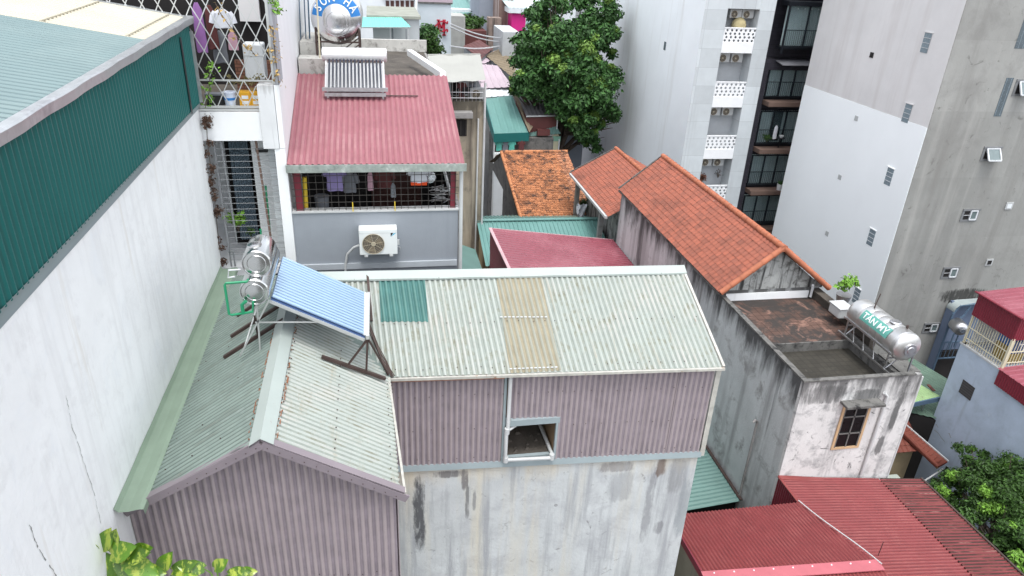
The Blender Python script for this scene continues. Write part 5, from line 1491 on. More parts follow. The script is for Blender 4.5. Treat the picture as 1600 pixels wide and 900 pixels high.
for i, (pz, _) in enumerate(lv[1:4]):
    for s, px in (('left', 1131 - i * 16), ('right', 1155 - i * 16)):
        x = (20.28 if s == 'left' else 21.1)
        ac_unit('small %s air conditioner hung under the %s perforated balcony of the white block' % (s, ['top', 'second', 'third'][i]), (x, YW + .75, pz - .62), 0, .72, .56, .28, fine=False, old=True, group='air conditioners hung under the white block balconies')
for s, x in (('left', 20.55), ('right', 21.3)):
    ac_unit('%s air conditioner hung at the ceiling above the top perforated balcony of the white block' % s, (x, YW + .75, 18.42), 0, .72, .5, .28, fine=False, old=True, group='air conditioners hung under the white block balconies')
t2 = thing('folded_parasol', 'beige domed cover standing behind the top perforated balcony', 'parasol', (20.85, YW + .5, 17.2))
MB().lathe((20.85, YW + .5, 17.95), (0, 0, 1), [(0, .42), (.15, .42), (.35, .36), (.5, .2), (.56, .02)], 16).build('cover', mat('beige_cloth', (.42, .36, .20), .9, var=.15), t2, smooth=True)
MB().tube([(20.85, YW + .5, 16.75), (20.85, YW + .5, 17.95)], .03, 6).build('pole', m_wire, t2)
bush('dry_shrub', 'reddish-brown dry shrub poking above the long tiled roof ridge by the lowest balcony', 'shrub', (20.2, YW + .55, 8.9), .4, 220, .16, mat('reddish_leaves', (.16, .07, .05), .8, var=.3, island=.4), 21)
bush('dry_shrub', 'thin bare grey shrub on the lowest perforated balcony of the white block', 'shrub', (21.3, YW + .6, 9.2), .35, 60, .10, m_bark, 22)

# ================================================================== DARK APARTMENT BUILDING
YD = 42.0
t = thing('charcoal_apartment_building', 'charcoal building with curtained black-framed windows and brown balcony slabs', 'apartment building', (26, 46, 0))
MB().box(23.72, YD + .9, 0, 34, 60, 20.2).build('wall', m_dark_stone, t)
fr = MB()
fr.box(23.72, YD, 0, 24.15, YD + .9, 16.0)
fr.box(24.15, YD, 15.35, 30, YD + .9, 16.0)
fr.build('dark_frame', m_dark_stone, t)
b = MB(); b.box(23.6, YD - .1, 0, 23.72, YD + .8, 32); b.box(23.72, YD + .2, 19.6, 32, YD + 1.2, 32)
b.build('pale_pier', m_panel_white, t)
def D(px, py): return P(px, py, y=YD)
def window_bay(x0, x1, z0, z1, y, n, nm='window', rail=True):
    wf_ = MB(); w_ = .07
    wf_.box(x0, y, z0, x1, y + .08, z0 + w_); wf_.box(x0, y, z1 - w_, x1, y + .08, z1)
    for k in range(n + 1):
        x = x0 + (x1 - x0 - w_) * k / n; wf_.box(x, y - .01, z0, x + w_, y + .09, z1)
    o = wf_.build(nm, m_black_metal, t)
    MB().box(x0, y + .03, z0, x1, y + .045, z1).build('pane', m_glass_t, o)
    c = MB(); N_ = int((x1 - x0) / .035); vs = []
    for i in range(N_ + 1):
        x = x0 + (x1 - x0) * i / N_; yy = y + .3 + .05 * math.sin(i * 1.35) + .02 * math.sin(i * .31)
        vs += [(x, yy, z0 + .05), (x, yy, z1 - .04)]
    c.add(vs, [(2 * i, 2 * i + 2, 2 * i + 3, 2 * i + 1) for i in range(N_)])
    c.build('curtain', m_curtain, o, smooth=True)
    if rail:
        r_ = MB(); r_.bar((x0 - .1, y - .25, z0 + 1.0), (x1, y - .25, z0 + 1.0), .04); r_.bar((x0 - .1, y - .25, z0 + .08), (x1, y - .25, z0 + .08), .03)
        k = x0 - .1
        while k < x1: r_.bar((k, y - .25, z0 + .08), (k, y - .25, z0 + 1.0), .014); k += .13
        r_.build('railing', m_black_metal, t)
# top projecting bay
window_bay(24.45, 28.5, D(1240, 72).z, D(1240, 6).z, YD - .5, 3)
b = MB(); b.box(24.3, YD - .62, D(1240, 8).z, 28.6, YD + .3, D(1240, 1).z); b.box(24.35, YD - .55, D(1240, 75).z, 28.5, YD, D(1240, 72).z); b.bar((24.4, YD - .6, D(1240, 82).z), (24.4, YD - .6, D(1240, 2).z), .1)
b.build('bay_frame', m_black_metal, t)
b = MB()
for k in range(7): b.lathe((24.9 + k * .45, YD - .66, D(1240, 12).z), (0, -1, 0), [(0, .03), (.03, .02)], 8)
b.build('small_lamps', m_pvc, t)
rows = [(153, 102, 1228, 'a'), (226, 174, 1215, 'b'), (290, 243, 1200, 'c'), (350, 306, 1190, 'd')]
for i, (pb, pt, px, _) in enumerate(rows):
    z0, z1 = D(px, pb).z, D(px, pt).z
    window_bay(24.3, 28.0, z0, z1, YD + .15, 4)
    if i != 3 or True:
        b = MB(); b.bevbox(24.2, YD - .75, z0 - .42, 28.2, YD + .1, z0 - .12, .02); b.build('balcony_slab', m_brownslab, t)
b = MB(); b.prism([(24.5, YD - .9, D(1228, 99).z), (28, YD - .9, D(1228, 99).z), (28, YD + .1, D(1228, 95).z), (24.5, YD + .1, D(1228, 95).z)], (0, 0, .05))
b.build('canopy', mat('grey_metal_canopy', (.22, .22, .24), .5), t)
b = MB(); b.box(25.3, YD + .36, D(1215, 222).z, 26.0, YD + .40, D(1215, 176).z); b.build('dark_open_door', m_darkin, t)
# things on the balconies
bz = D(1215, 226).z
tt = thing('balcony_table', 'small dark table on the third balcony of the charcoal building', 'table', (25.7, YD - .35, bz - .1))
MB().lathe((0, 0, .62), (0, 0, 1), [(0, .3), (.04, .3)], 16).build('table_top', m_black_metal, tt, local=True)
MB().tube([(0, 0, 0), (0, 0, .62)], .03, 6).build('pedestal', m_black_metal, tt, local=True)
tt = thing('white_bowl', 'white bowl on the dark balcony table of the charcoal building', 'bowl', (25.75, YD - .38, bz + .56))
MB().lathe((0, 0, 0), (0, 0, 1), [(0, .08), (.12, .15), (.16, .16)], 14).build('bowl_shell', m_pure_white, tt, local=True, smooth=True)
garment('towel', 'white towel draped on the third balcony rail of the charcoal building', 'towel', (25.25, YD - .4, bz + 1.35), .28, .85, m_whitecloth, False, .06)
bush('potted_plant', 'leafy green plant on the third balcony of the charcoal building', 'plant', (24.75, YD - .4, bz + .6), .35, 150, .14, m_leaf_mid, 31)
tt = thing('flower_pot', 'white pot standing on the fourth balcony of the charcoal building', 'pot', (26.3, YD - .55, D(1200, 290).z - .12))
MB().lathe((0, 0, 0), (0, 0, 1), [(0, .16), (.38, .2), (.4, .2), (.4, .01)], 14).build('pot_body', m_pure_white, tt, local=True)
mbf = MB(); leaves(mbf, [(0, 0, .5, .2)], 60, .14, .5); mbf.build('plant_leaves', m_leaf_dark, tt, local=True, raw=True)

# ================================================================== TOWER
t = thing('tall_tower_block', 'tall block with a white painted side and bare grey cement front', 'tower block', (30, 33, 0))
TX, TY = 25.0, 28.6
MB().box(TX, TY, 0, 48, 39.1, 34).build('cement_wall', m_conc_tower, t)
MB().box(TX - .02, TY + .03, 15.0, TX - .001, 39.08, 34).build('pale_side_render', m_tower_up, t)
MB().box(TX - .035, TY + .03, 0, TX - .001, 39.08, 14.995).build('white_side_paint', m_tower_low, t)
def gblock(y, z, w, h):
    b = MB(); b.box(TX - .05, y - w / 2 - .05, z - h / 2 - .05, TX - .037, y + w / 2 + .05, z + h / 2 + .05) if False else b.box(TX - .045, y - w / 2, z - h / 2, TX - .036, y + w / 2, z + h / 2)
    o = b.build('glass_block_window', m_glassblock, t)
    b = MB(); b.bar((TX - .06, y - w / 2 - .05, z + h / 2 + .03), (TX - .06, y + w / 2 + .05, z + h / 2 + .03), .05, .04)
    for k in range(1, 4): b.bar((TX - .047, y - w / 2, z - h / 2 + h * k / 4), (TX - .047, y + w / 2, z - h / 2 + h * k / 4), .02, .014)
    b.build('lintel', m_tower_up if z > 15 else m_pure_white, o)
for (px, py) in ((1448, 67), (1418, 177), (1390, 276), (1362, 371), (1339, 462)):
    q = P(px, py, x=TX); gblock(q.y, q.z, .46, .86)
for (px, py) in ((1363, 86), (1339, 185), (1313, 277), (1293, 365)):
    q = P(px, py, x=TX); MB().box(TX - .05, q.y - .14, q.z - .13, TX - .036, q.y + .14, q.z + .13).build('small_vent', m_darkin if py < 100 else m_ac_old, t)
def awn_window(px, py, w, h, open_=False):
    q = P(px, py, y=TY); x, z = q.x, q.z
    f = MB()
    f.box(x - w / 2 - .12, TY - .03, z - h / 2 - .1, x + w / 2 + .12, TY - .002, z - h / 2); f.box(x - w / 2 - .12, TY - .05, z + h / 2, x + w / 2 + .16, TY - .002, z + h / 2 + .1)
    f.box(x - w / 2 - .12, TY - .03, z - h / 2, x - w / 2, TY - .002, z + h / 2); f.box(x + w / 2, TY - .03, z - h / 2, x + w / 2 + .12, TY - .002, z + h / 2)
    o = f.build('window', mat('window_reveal', (.17, .175, .18), .8), t)
    MB().box(x - w / 2, TY - .012, z - h / 2, x + w / 2, TY - .008, z + h / 2).build('opening', m_darkin, o)
    s = MB()
    if open_:
        a, c = (x - w / 2 + .06, x + w / 2); yo = TY - .35
    else:
        a, c = (x, x + w / 2); yo = TY - .05
    for (p0, p1) in (((a, yo if open_ else TY - .05, z - h / 2), (c, yo if open_ else TY - .05, z - h / 2)), ((a, TY - .04, z + h / 2), (c, TY - .04, z + h / 2)), ((a, yo, z - h / 2), (a, TY - .04, z + h / 2)), ((c, yo, z - h / 2), (c, TY - .04, z + h / 2))):
        s.bar(p0, p1, .06)
    if not open_:
        s.bar((x, TY - .03, z - h / 2), (x, TY - .03, z + h / 2), .05)
        for dz in (-h * .0,): s.bar((x - w / 2, TY - .03, z + dz), (x, TY - .03, z + dz), .02)
    s.build('sash', m_pvc, o)
    MB().poly([(a + .02, yo + .01, z - h / 2), (c - .02, yo + .01, z - h / 2), (c - .02, TY - .03, z + h / 2), (a + .02, TY - .03, z + h / 2)]).build('pane', mat('reflecting_pane', (.13, .17, .17), .1, spec=.9), o)
awn_window(1548, 240, .74, .50, True); awn_window(1515, 336, .72, .46); awn_window(1484, 426, .72, .46); awn_window(1454, 512, .72, .42); awn_window(1598, 137, .7, .55, True)
for (px0, py0, w, h) in ((1568, 152, .40, 1.75), (1600, 52, .5, 1.3)):
    q = P(px0, py0, y=TY); MB().box(q.x - w / 2, TY - .012, q.z - h / 2, q.x + w / 2, TY - .006, q.z + h / 2).build('glass_block_strip', m_glassblock, t)
for (px, py) in ((1576, 322), (1545, 410)):
    q = P(px, py, y=TY); f = MB(); f.box(q.x - .2, TY - .04, q.z - .16, q.x + .2, TY - .003, q.z + .2)
    o = f.build('vent_cowl', m_ac_old, t); MB().box(q.x - .12, TY - .05, q.z - .1, q.x + .12, TY - .042, q.z + .12).build('vent_hole', m_darkin if py > 400 else m_panel_white, o)

# ================================================================== RIGHT BLUE BUILDING
t = thing('pale_blue_building', 'pale blue rendered building on the right carrying the maroon-clad cage', 'building', (26, 14, 0))
BX, BY = 22.0, 20.2
MB().box(BX, 4, 0, 34, BY, 8.65).build('wall', m_blue_wall, t)
c = MB(); c.box(BX - .03, 18.0, 8.652, BX + .2, BY + .03, 8.72); c.box(BX, BY - .2, 8.652, 30, BY + .03, 8.72)
c.build('coping', m_pvc_dirty, t)
q = P(1511, 609, x=BX)
f = MB(); f.box(BX - .02, q.y - .3, q.z - .3, BX - .003, q.y + .3, q.z + .28); f.build('shuttered_window', mat('dark_shutter', (.07, .065, .07), .7, brick=(.1, 2, .4, (0, math.pi / 2, 0), 0)), t)
q = P(1484, 742, x=BX)
f = MB(); f.box(BX - .02, q.y - .28, q.z - .22, BX - .003, q.y + .28, q.z + .22); f.build('low_window', m_darkin, t)
ck = MB()
for (px0, py0, px1, py1) in ((1460, 672, 1476, 690), (1462, 664, 1466, 668), (1482, 677, 1486, 684)):
    a, b_ = P(px0, py0, x=BX - .004), P(px1, py1, x=BX - .004)
    strip(ck, [a, lerp(a, b_, .4) + Vector((0, .03, .05)), lerp(a, b_, .7), b_], .03, (-1, 0, 0), .001)
ck.build('plaster_crack', m_crack, t)
# cage on top
t = thing('caged_roof_terrace', 'rooftop cage with cream bars and a maroon metal roof on the pale blue building', 'roof cage', (24, 19, 8.7))
CY0 = P(1584, 533, x=BX + .05).y
zc0, zc1 = 9.92, 10.85
cd = MB().corr([(BX, CY0, zc0), (BX, BY, zc0), (BX, BY, zc1), (BX, CY0, zc1)], (0, 0, 1), .1, .012, up=(-1, 0, 0))
cd.corr([(BX, CY0, zc0 - .0), (30, CY0, zc0 - .0), (30, CY0, zc1), (BX, CY0, zc1)], (0, 0, 1), .1, .012, up=(0, -1, 0))
cd.build('cladding', m_maroon, t)
MB().corr([(BX - .1, CY0 - .1, zc1), (BX - .1, BY + .1, zc1), (30, BY + .1, zc1 + .5), (30, CY0 - .1, zc1 + .5)], (1, 0, .06), .25, .012, 'low').build('roof', m_maroon_roof, t)
e = MB(); e.bar((BX - .1, CY0 - .1, zc1 + .01), (BX - .1, BY + .1, zc1 + .01), .08, .04); e.bar((BX - .1, CY0 - .1, zc1 + .01), (30, CY0 - .1, zc1 + .45), .08, .04)
e.build('roof_edge', m_maroon, t)
g = MB()
k = CY0
while k < BY: g.tube([(BX + .06, k, 8.72), (BX + .06, k, zc0)], .014, 6); k += .11
k = BX + .06
while k < 28: g.tube([(k, CY0 + .05, 8.72), (k, CY0 + .05, zc0)], .014, 6); k += .12
for zz in (8.95, 9.4):
    g.bar((BX + .05, CY0, zz), (BX + .05, BY, zz), .03); g.bar((BX + .05, CY0 + .05, zz), (28, CY0 + .05, zz), .03)
g.bar((BX + .05, CY0 + .04, 8.7), (BX + .05, CY0 + .04, zc0 + .05), .09); g.bar((BX + .05, BY - .04, 8.7), (BX + .05, BY - .04, zc0), .05)
g.build('cage_bars', m_cream_bar, t)
b = MB(); b.box(BX + 2.0, CY0 + .1, 8.72, 29, BY - .1, 8.74); b.box(BX + .3, BY - .12, 8.72, 29, BY - .08, zc0 + .8)
b.build('rear_panel', m_panel_white, t)
q = P(1567, 525, y=19.2); tt = thing('storage_crate', 'blue and ochre crate stacked inside the rooftop cage', 'crate', (BX + .5, 18.9, 8.72))
MB().bevbox(0, -.35, 0, .6, .35, .62, .03).build('lower_body', mat('ochre', (.30, .22, .06), .7), tt, local=True)
MB().bevbox(0, -.35, .63, .6, .35, 1.0, .03).build('upper_body', mat('cobalt', (.05, .16, .45), .5), tt, local=True)
sg = thing('sign_board', 'blue sign board with white letters behind the cage bars at the right edge', 'sign', (BX + .9, CY0 + .15, 9.25))
MB().box(-.7, 0, 0, 2.2, .03, .5).build('board', mat('navy_sign', (.05, .08, .17), .5), sg, local=True)
vs, fs = text_mesh('TA', .42, .004)
MB().add([(v.x - .1, -.008 - v.z, v.y + .25) for v in vs], fs).build('lettering', m_label_white, sg, local=True, raw=True)
# lower maroon lean-to
t = thing('maroon_lean_to', 'low maroon metal lean-to roof hung on the pale blue wall at the right edge', 'lean-to', (23, 15, 8))
ly = P(1561, 578, x=BX - .1).y
MB().corr([(BX - .1, 6, 8.1), (BX - .1, ly, 8.12), (BX - .1, ly, 8.75), (BX - .1, 6, 8.75)], (0, 0, 1), .1, .012, up=(-1, 0, 0)).build('cladding', m_maroon, t)
MB().corr([(BX - .12, 6, 8.76), (BX - .12, ly + .05, 8.76), (BX + 4, ly + .05, 9.0), (BX + 4, 6, 9.0)], (1, 0, .06), .25, .012, 'low').build('roof', m_maroon_roof, t)

# blue building with arched awning behind
YB = 28.12
e0, e1 = P(1491, 478, y=YB), P(1462, 590, y=YB)
sx, szt = e0.x, e0.z
t = thing('blue_stair_building', 'blue-walled building with a white arched awning over a dark stair, behind the cage', 'building', (sx + 2, 28, 0))
b = MB(); b.box(sx + .1, YB + .3, 0, 38, 28.55, szt + .1); b.box(sx, YB, 0, sx + .12, 28.55, szt - .3)
b.build('wall', mat('shaded_blue_wall', (.14, .18, .26), .85, var=.08), t)
aw = MB(); vs = []; N_ = 8
for i in range(N_ + 1):
    a = math.pi * .5 * i / N_
    x, z = sx - .02 + .4 * (1 - math.cos(a)), szt - .3 + .42 * math.sin(a)
    for y in (YB - .15, 28.55): vs.append((x, y, z))
vs += [(38, YB - .15, szt + .35), (38, 28.55, szt + .35)]
aw.add(vs, [(2 * i, 2 * i + 1, 2 * i + 3, 2 * i + 2) for i in range(N_ + 1)])
aw.build('arched_awning', mat('pale_awning', (.30, .34, .34), .6), t)
fr = MB(); fr.tube([(sx, YB - .1, szt - 5), (sx, YB - .1, szt - .4), (sx + .25, YB - .1, szt + .05), (sx + 1.3, YB - .1, szt + .12), (38, YB - .1, szt + .25)], .06, 6)
fr.tube([(sx + .05, YB - .12, szt - 1.2), (sx + .7, YB - .12, szt - .5), (sx + .9, YB - .12, szt + .05)], .05, 6)
for k in range(8): fr.tube([(sx + .2 + k * .25, YB - .05, szt - 3.2), (sx + .2 + k * .25, YB - .05, szt - 2.2)], .018, 5)
for z in (szt - 3.2, szt - 2.2): fr.bar((sx, YB - .05, z), (sx + 2.4, YB - .05, z), .06)
fr.build('awning_frame', m_blue_metal, t)
MB().box(sx + .13, YB + .1, 0, 37, YB + .29, szt - 2.9).build('dark_stair', m_darkin, t)
q = P(1502, 516, y=27.2)
t = thing('round_steel_tank', 'round shiny steel tank in the shade under the arched awning', 'water tank', (q.x, 26.9, q.z - .9))
MB().lathe((q.x, 27.1, q.z), (.3, 1, 0), [(0, .001), (.02, .15), (.08, .27), (.18, .35), (.3, .37), (.8, .37), (.9, .2), (.91, .001)], 28).build('shell', m_steel_dull, t, smooth=True)
MB().lathe((q.x - .005, 27.085, q.z), (.3, 1, 0), [(0, .12), (.03, .13)], 20).build('lid', m_steel, t, smooth=True)
s = MB(); s.bar((q.x - .25, 27.3, q.z - 1.2), (q.x - .25, 27.3, q.z - .25), .05); s.bar((q.x + .25, 27.5, q.z - 1.2), (q.x + .25, 27.5, q.z - .25), .05); s.bar((q.x - .3, 27.3, q.z - .33), (q.x + .3, 27.6, q.z - .33), .05)
s.build('stand', m_blue_metal, t)

# green tin roofs between
t = thing('green_tin_canopy', 'bright faded green tin canopy with a blue edge beam', 'canopy', (21.5, 20.5, 0))
cpts = [P(1432, 597, z=6.1), P(1469, 619, z=6.0), P(1415, 632, z=6.0), P(1395, 605, z=6.1)]
MB().corr(cpts, (cpts[1] - cpts[0]), .14, .014).build('roof', m_tin_green, t)
MB().bar(cpts[2] + Vector((-.4, -.05, -.1)), cpts[1] + Vector((0, -.05, -.1)), .06, .2).build('edge_beam', m_blue_metal, t)
MB().bar(cpts[0] + Vector((.3, -.3, .05)), lerp(cpts[0], cpts[1], .65) + Vector((0, -.1, .08)), .12, .04).build('loose_board', m_rust_roof, t)
ps = MB(); ps.bar(cpts[2] + Vector((.5, .3, -.1)), cpts[2] + Vector((.2, .2, -3.0)), .06); ps.build('post', m_steel_dull, t)
ps = MB(); ps.bar(cpts[1] + Vector((-.4, .2, -.1)), cpts[1] + Vector((-.6, .2, -6)), .06); ps.build('post', m_steel_dull, t)
t = thing('green_tin_roof', 'darker mossy green tin roof behind the bright green canopy', 'roof', (23, 22, 0))  # stands for a tin roof, not a shed
cq = [P(1420, 556, z=5.5), P(1490, 596, z=5.5), P(1468, 655, z=5.2), P(1410, 640, z=5.2)]
MB().corr(cq, (cq[1] - cq[0]), .16, .014).build('roof', mat('moss_green_tin', (.10, .16, .12), .7, var=.2), t)
MB().prism([cq[0] * 1 + Vector((0, 0, -.3)), cq[1] + Vector((0, 0, -.3)), cq[2] + Vector((0, 0, -.1)), cq[3] + Vector((0, 0, -.1))], (0, 0, -4.9)).build('wall', m_darkin, t)
t = thing('concrete_ledge', 'small grey concrete box ledge just behind the rear of the lettered steel tank', 'ledge', (14.6, 14.6, 0))
MB().box(13.89, 14.3, 11.5, 14.4, 15.1, 11.72).build('ledge_block', m_conc, t)
MB().box(13.885, 14.2, 11.722, 14.5, 15.2, 11.79).build('ledge_cap', m_coping, t)

# small tiled house low right
t = thing('small_tiled_house', 'small low house with a dark red tile roof beneath the green tin canopy', 'house', (20.3, 20, 0))
A0 = P(1396, 656, z=5.0); K0 = P(1480, 723, z=4.2); L0 = P(1386, 708, z=4.35); M0 = P(1434, 700, z=4.35)
MB().box(19.3, 19.6, 0, 21.0, 21.6, 4.1).build('wall', m_tan if False else MATS['tan_wall'], t)
MB().box(19.0, 18.9, 0, 20.3, 19.3, 3.1).build('low_wall', mat('pale_green_wall', (.45, .50, .46), .85, var=.1), t)
hr = MB()
A1 = Vector((L0.x, A0.y + .1, A0.z + .05))
tileroof(hr, (L0.x - .9, L0.y - .05, L0.z), (1, 0, 0), M0.x - L0.x + 1.0, (0, A0.y - L0.y, A0.z - L0.z), math.hypot(A0.y - L0.y, A0.z - L0.z), .2, .26, amp=.03, step=.03)
hr.build('roof', mat('dark_red_tiles', (.13, .032, .02), .75, var=.2, uvvar=.3, uvhue=(.2, .06, .04), blots=[((.1, .04, .03), .55, .7, 3)]), t)
a, b_ = A0 + Vector((.1, 0, .1)), K0 + Vector((0, 0, .05))
s = MB().prism([a, b_, b_ + Vector((-.55, -.15, -.12)), a + Vector((-.35, -.35, -.1))], (0, 0, -.06))
ridge_tiles(s, a + Vector((-.3, -.3, -.05)), b_ + Vector((-.5, -.12, -.08)), .08)
s.build('hip_slope', MATS['dark_red_tiles'], t)
MB().corr([a + Vector((0, 0, .035)), b_ + Vector((0, 0, .035)), b_ + Vector((-.5, -.14, -.07)), a + Vector((-.32, -.32, -.05))], Vector((-.5, -.14, -.12)), .17, .022).build('hip_tiles', MATS['dark_red_tiles'], t)
MB().bar(a + Vector((.02, 0, .03)), b_ + Vector((.02, 0, .03)), .05, .05).build('gutter', m_pvc_dirty, t)
MB().tube([K0 + Vector((-.2, -.1, -.2)), K0 + Vector((-1.4, -.2, -1.0))], .03, 6).build('brace_pipe', m_pvc_dirty, t)
bush('garden_bush', 'small green bush tucked under the bright green tin canopy', 'bush', tuple(P(1412, 648, z=4.6)), .45, 350, .14, m_leaf_mid, 41)

# ================================================================== red roofs bottom right
t = thing('red_roofed_house', 'house with a broad red corrugated roof, its right strip rusted, below the mildewed front wall', 'house', (13, 10, 0))
TL, TM, TR = Vector((10.42, 13.47, 9.12)), P(1378, 752, z=8.78), P(1441, 751, z=8.6)
TM.y = TR.y = 13.42
BLd, BM, BRt = P(1378, 890, z=9.1), P(1520, 901, z=8.76), P(1597, 899, z=8.6)
def ext(a, b_, k=1.5): return b_ + (b_ - a) * k
b0, b1, b2 = Vector((TL.x + .1, 7.6, 9.12)), ext(TM, BM, .6), ext(TR, BRt, .6)
MB().corr([TL, TM, b1, b0], (1, 0, -.13), .10, .015, val=1).build('roof', [m_red_roof, g_red], t)
MB().corr([TM, TR, b2, b1], (1, 0, -.13), .10, .017, lift=-.006, val=1).build('rusted_roof', [m_rust_roof, g_red], t)
MB().prism([TL + Vector((.1, 0, -.2)), TR + Vector((-.2, 0, -.12)), b2 + Vector((-.2, 0, -.12)), b0 + Vector((.1, 0, -.2))], (0, 0, -8.3)).build('wall', m_conc, t)
MB().corr([TL + Vector((.0, 0, -1.1)), TL, b0, b0 + Vector((.0, 0, -1.1))], (0, 0, 1), .085, .011, up=(-1, 0, 0)).build('side_cladding', m_maroon, t)
e = MB(); e.bar(TL + Vector((0, 0, .02)), b0 + Vector((0, 0, .02)), .07, .03); e.bar(TL + Vector((0, -.05, .03)), TR + Vector((-1.2, -.05, .03)), .16, .03)
e.build('edge_flashing', m_red_roof, t)
MB().bar(TR + Vector((.02, 0, .0)), b2 + Vector((.02, 0, 0)), .05, .08).build('right_trim', m_brown_steel, t)
q = P(1372, 868, z=9.05)
solo('thin_rod', 'thin dark rod sticking up from the broad red roof', 'rod', MB().bar(q, q + Vector((.03, .02, .42)), .015), m_black, tuple(q))
t = thing('red_roofed_shed', 'lower shed with a red corrugated roof between the cream wall and the broad red roof', 'shed', (9.5, 11, 0))
rz0, rz1 = 9.15, 9.5
c2_ = P(1247, 784, z=rz0); c1_ = Vector((7.3, P(1083, 801, z=rz0).y, rz0)); c3_, c4_ = P(1376, 884, z=rz1), P(1102, 903, z=rz1)
c1_.x = c4_.x + .1
MB().corr([c1_, c2_, c3_, c4_], (0, 1, -.17), .095, .014, val=1).build('rear_slope', [m_red_roof, g_red], t)
f1, f2 = c4_ + Vector((0, -2, -.4)), c3_ + Vector((.2, -2, -.4))
MB().corr([c4_, c3_, f2, f1], (0, 1, .2), .095, .014, val=1).build('front_slope', [m_red_roof, g_red], t)
rc_ = MB(); rc_.bar(c4_ + Vector((-.05, 0, .03)), c3_ + Vector((0, 0, .03)), .3, .025); rc_.build('ridge_cap', mat('pinkish_red_flashing', (.40, .11, .13), .4), t)
sc_ = MB()
for k in range(9): sc_.lathe(lerp(c4_, c3_, (k + .5) / 9) + Vector((0, .08, .04)), (0, 0, 1), [(0, .022), (.015, .016)], 7)
sc_.build('roof_screws', m_pvc, t)
MB().prism([c1_ + Vector((.1, 0, -.12)), c2_ + Vector((-.3, 0, -.12)), f2 + Vector((-.3, 0, -.12)), f1 + Vector((.1, 0, -.12))], (0, 0, -7.9)).build('wall', mat('tan_grey_wall', (.30, .28, .22), .9, var=.15, streaks=[((.15, .14, .12), .55, .75, 2)]), t)
MB().bar(c1_ + Vector((-.02, 0, -.05)), c4_ + Vector((-.02, 0, -.05)), .03, .18).build('side_fascia', m_maroon, t)
a, b_ = c2_ + Vector((0, 0, .05)), c3_ + Vector((0, 0, .06))
solo('white_pipe', 'white plastic pipe lying along the seam between the two red roofs', 'pipe', MB().tube([lerp(a, b_, k / 10) + Vector((-.03 * math.sin(k * .6), 0, .0)) for k in range(11)], .015, 7), m_pvc_dirty, tuple(a), smooth=True)
MB
bq = P(1350, 893, z=8.72)
solo('dark_board', 'short dark brown board lying on the front slope of the lower red shed roof', 'board', MB().bar(bq + Vector((-.35, -.2, -.02)), bq + Vector((.3, -.05, .04)), .22, .03), m_brown_steel, tuple(bq))

# green corrugated roof in the gap
t = thing('green_gap_roof', 'low green corrugated roof in the gap between the shed house and the mildewed wall', 'roof', (8.3, 17, 0))
gp_ = [Vector((6.35, 14.75, 6.7)), Vector((10.40, 14.75, 7.1)), Vector((10.40, 22, 7.1)), Vector((6.35, 22, 6.7))]
MB().corr(gp_, (1, 0, .1), .16, .014).build('roof', m_green_sheet, t)
MB().prism([v + Vector((0, .3 if v.y < 16 else 0, -.1)) for v in gp_], (0, 0, -6.5)).build('wall', m_darkin, t)
MB().bar(gp_[1] + Vector((-.04, 0, .03)), gp_[2] + Vector((-.04, 0, .03)), .09, .04).build('rusty_wall_flashing', m_brown_steel, t)
bb = MB()
for (x, y) in ((8.2, 16.2), (8.6, 17.6), (7.4, 15.4)): bb.bevbox(x, y, 6.9 + (x - 6.35) * .06, x + .35, y + .08, 6.98 + (x - 6.35) * .06, .01)
solo('brick', 'small bricks weighing down the low green roof in the gap', 'bricks', bb, m_rust_roof, (8.2, 16.2, 7))

# ================================================================== LETTERED STEEL TANK
t = thing('water_tank', 'horizontal steel water tank with a green lettered panel above the terrace', 'water tank', (13.45, 15, 12))
ax, azz, ar, ay0, ay1 = 13.46, 12.82, .41, 13.72, 16.0
dm = [(.16 * (1 - math.cos(a)), ar * math.sin(a)) for a in [k * math.pi / 2 / 8 for k in range(1, 9)]]
prof = [(0, .001)] + dm + [(.22, ar), (.23, ar * 1.012), (.25, ar * 1.012), (.26, ar)]
for k in range(1, 6):
    y_ = .26 + k * (ay1 - ay0 - .5) / 6; prof += [(y_ - .01, ar), (y_, ar * .985), (y_ + .01, ar)]
L_ = ay1 - ay0
prof += [(L_ - .18, ar)] + [(L_ - b_[0], b_[1]) for b_ in dm[::-1]][1:] + [(L_, .001)]
tk = MB().lathe((ax, ay0, azz), (0, 1, 0), prof, 48).build('tank_shell', mat('dusty_steel', (.62, .62, .61), .38, .9, var=.10, vscale=3, blots=[((.5, .5, .49), .56, .75, 3)]), t, smooth=True)
o_ = MB()
o_.lathe((ax, ay0 - .03, azz), (0, 1, 0), [(0, .15), (.0, .17), (.06, .18), (.1, .18)], 28)
o_.lathe((ax, ay0 - .045, azz), (0, 1, 0), [(0, .09), (.02, .11)], 24)
o_.build('end_hatch', m_steel_dull, tk, smooth=True)
MB().lathe((ax, ay0 + .75, azz + ar - .01), (0, 0, 1), [(0, .15), (.03, .15), (.04, .13), (.055, .12)], 24).build('top_hatch', m_steel_dull, tk, smooth=True)
def onc(s_, ang, off=.006):   # s_ along -Y from rear, ang above horizontal on the -X side
    return Vector((ax - math.cos(ang) * (ar + off), s_, azz + math.sin(ang) * (ar + off)))
pa0, pa1 = math.radians(12), math.radians(55)
py0_, py1_ = 15.35, 14.2
gpn = MB(); vs = []
for i in range(9):
    for j in range(7): vs.append(onc(py0_ + (py1_ - py0_) * i / 8, pa0 + (pa1 - pa0) * j / 6))
gpn.add(vs, [(i * 7 + j, i * 7 + j + 1, (i + 1) * 7 + j + 1, (i + 1) * 7 + j) for i in range(8) for j in range(6)])
gpn.build('green_panel', m_label_green, tk, smooth=True)
vs, fs = text_mesh('TÂN MỸ', .235, .002)
wd = max(v.x for v in vs) - min(v.x for v in vs)
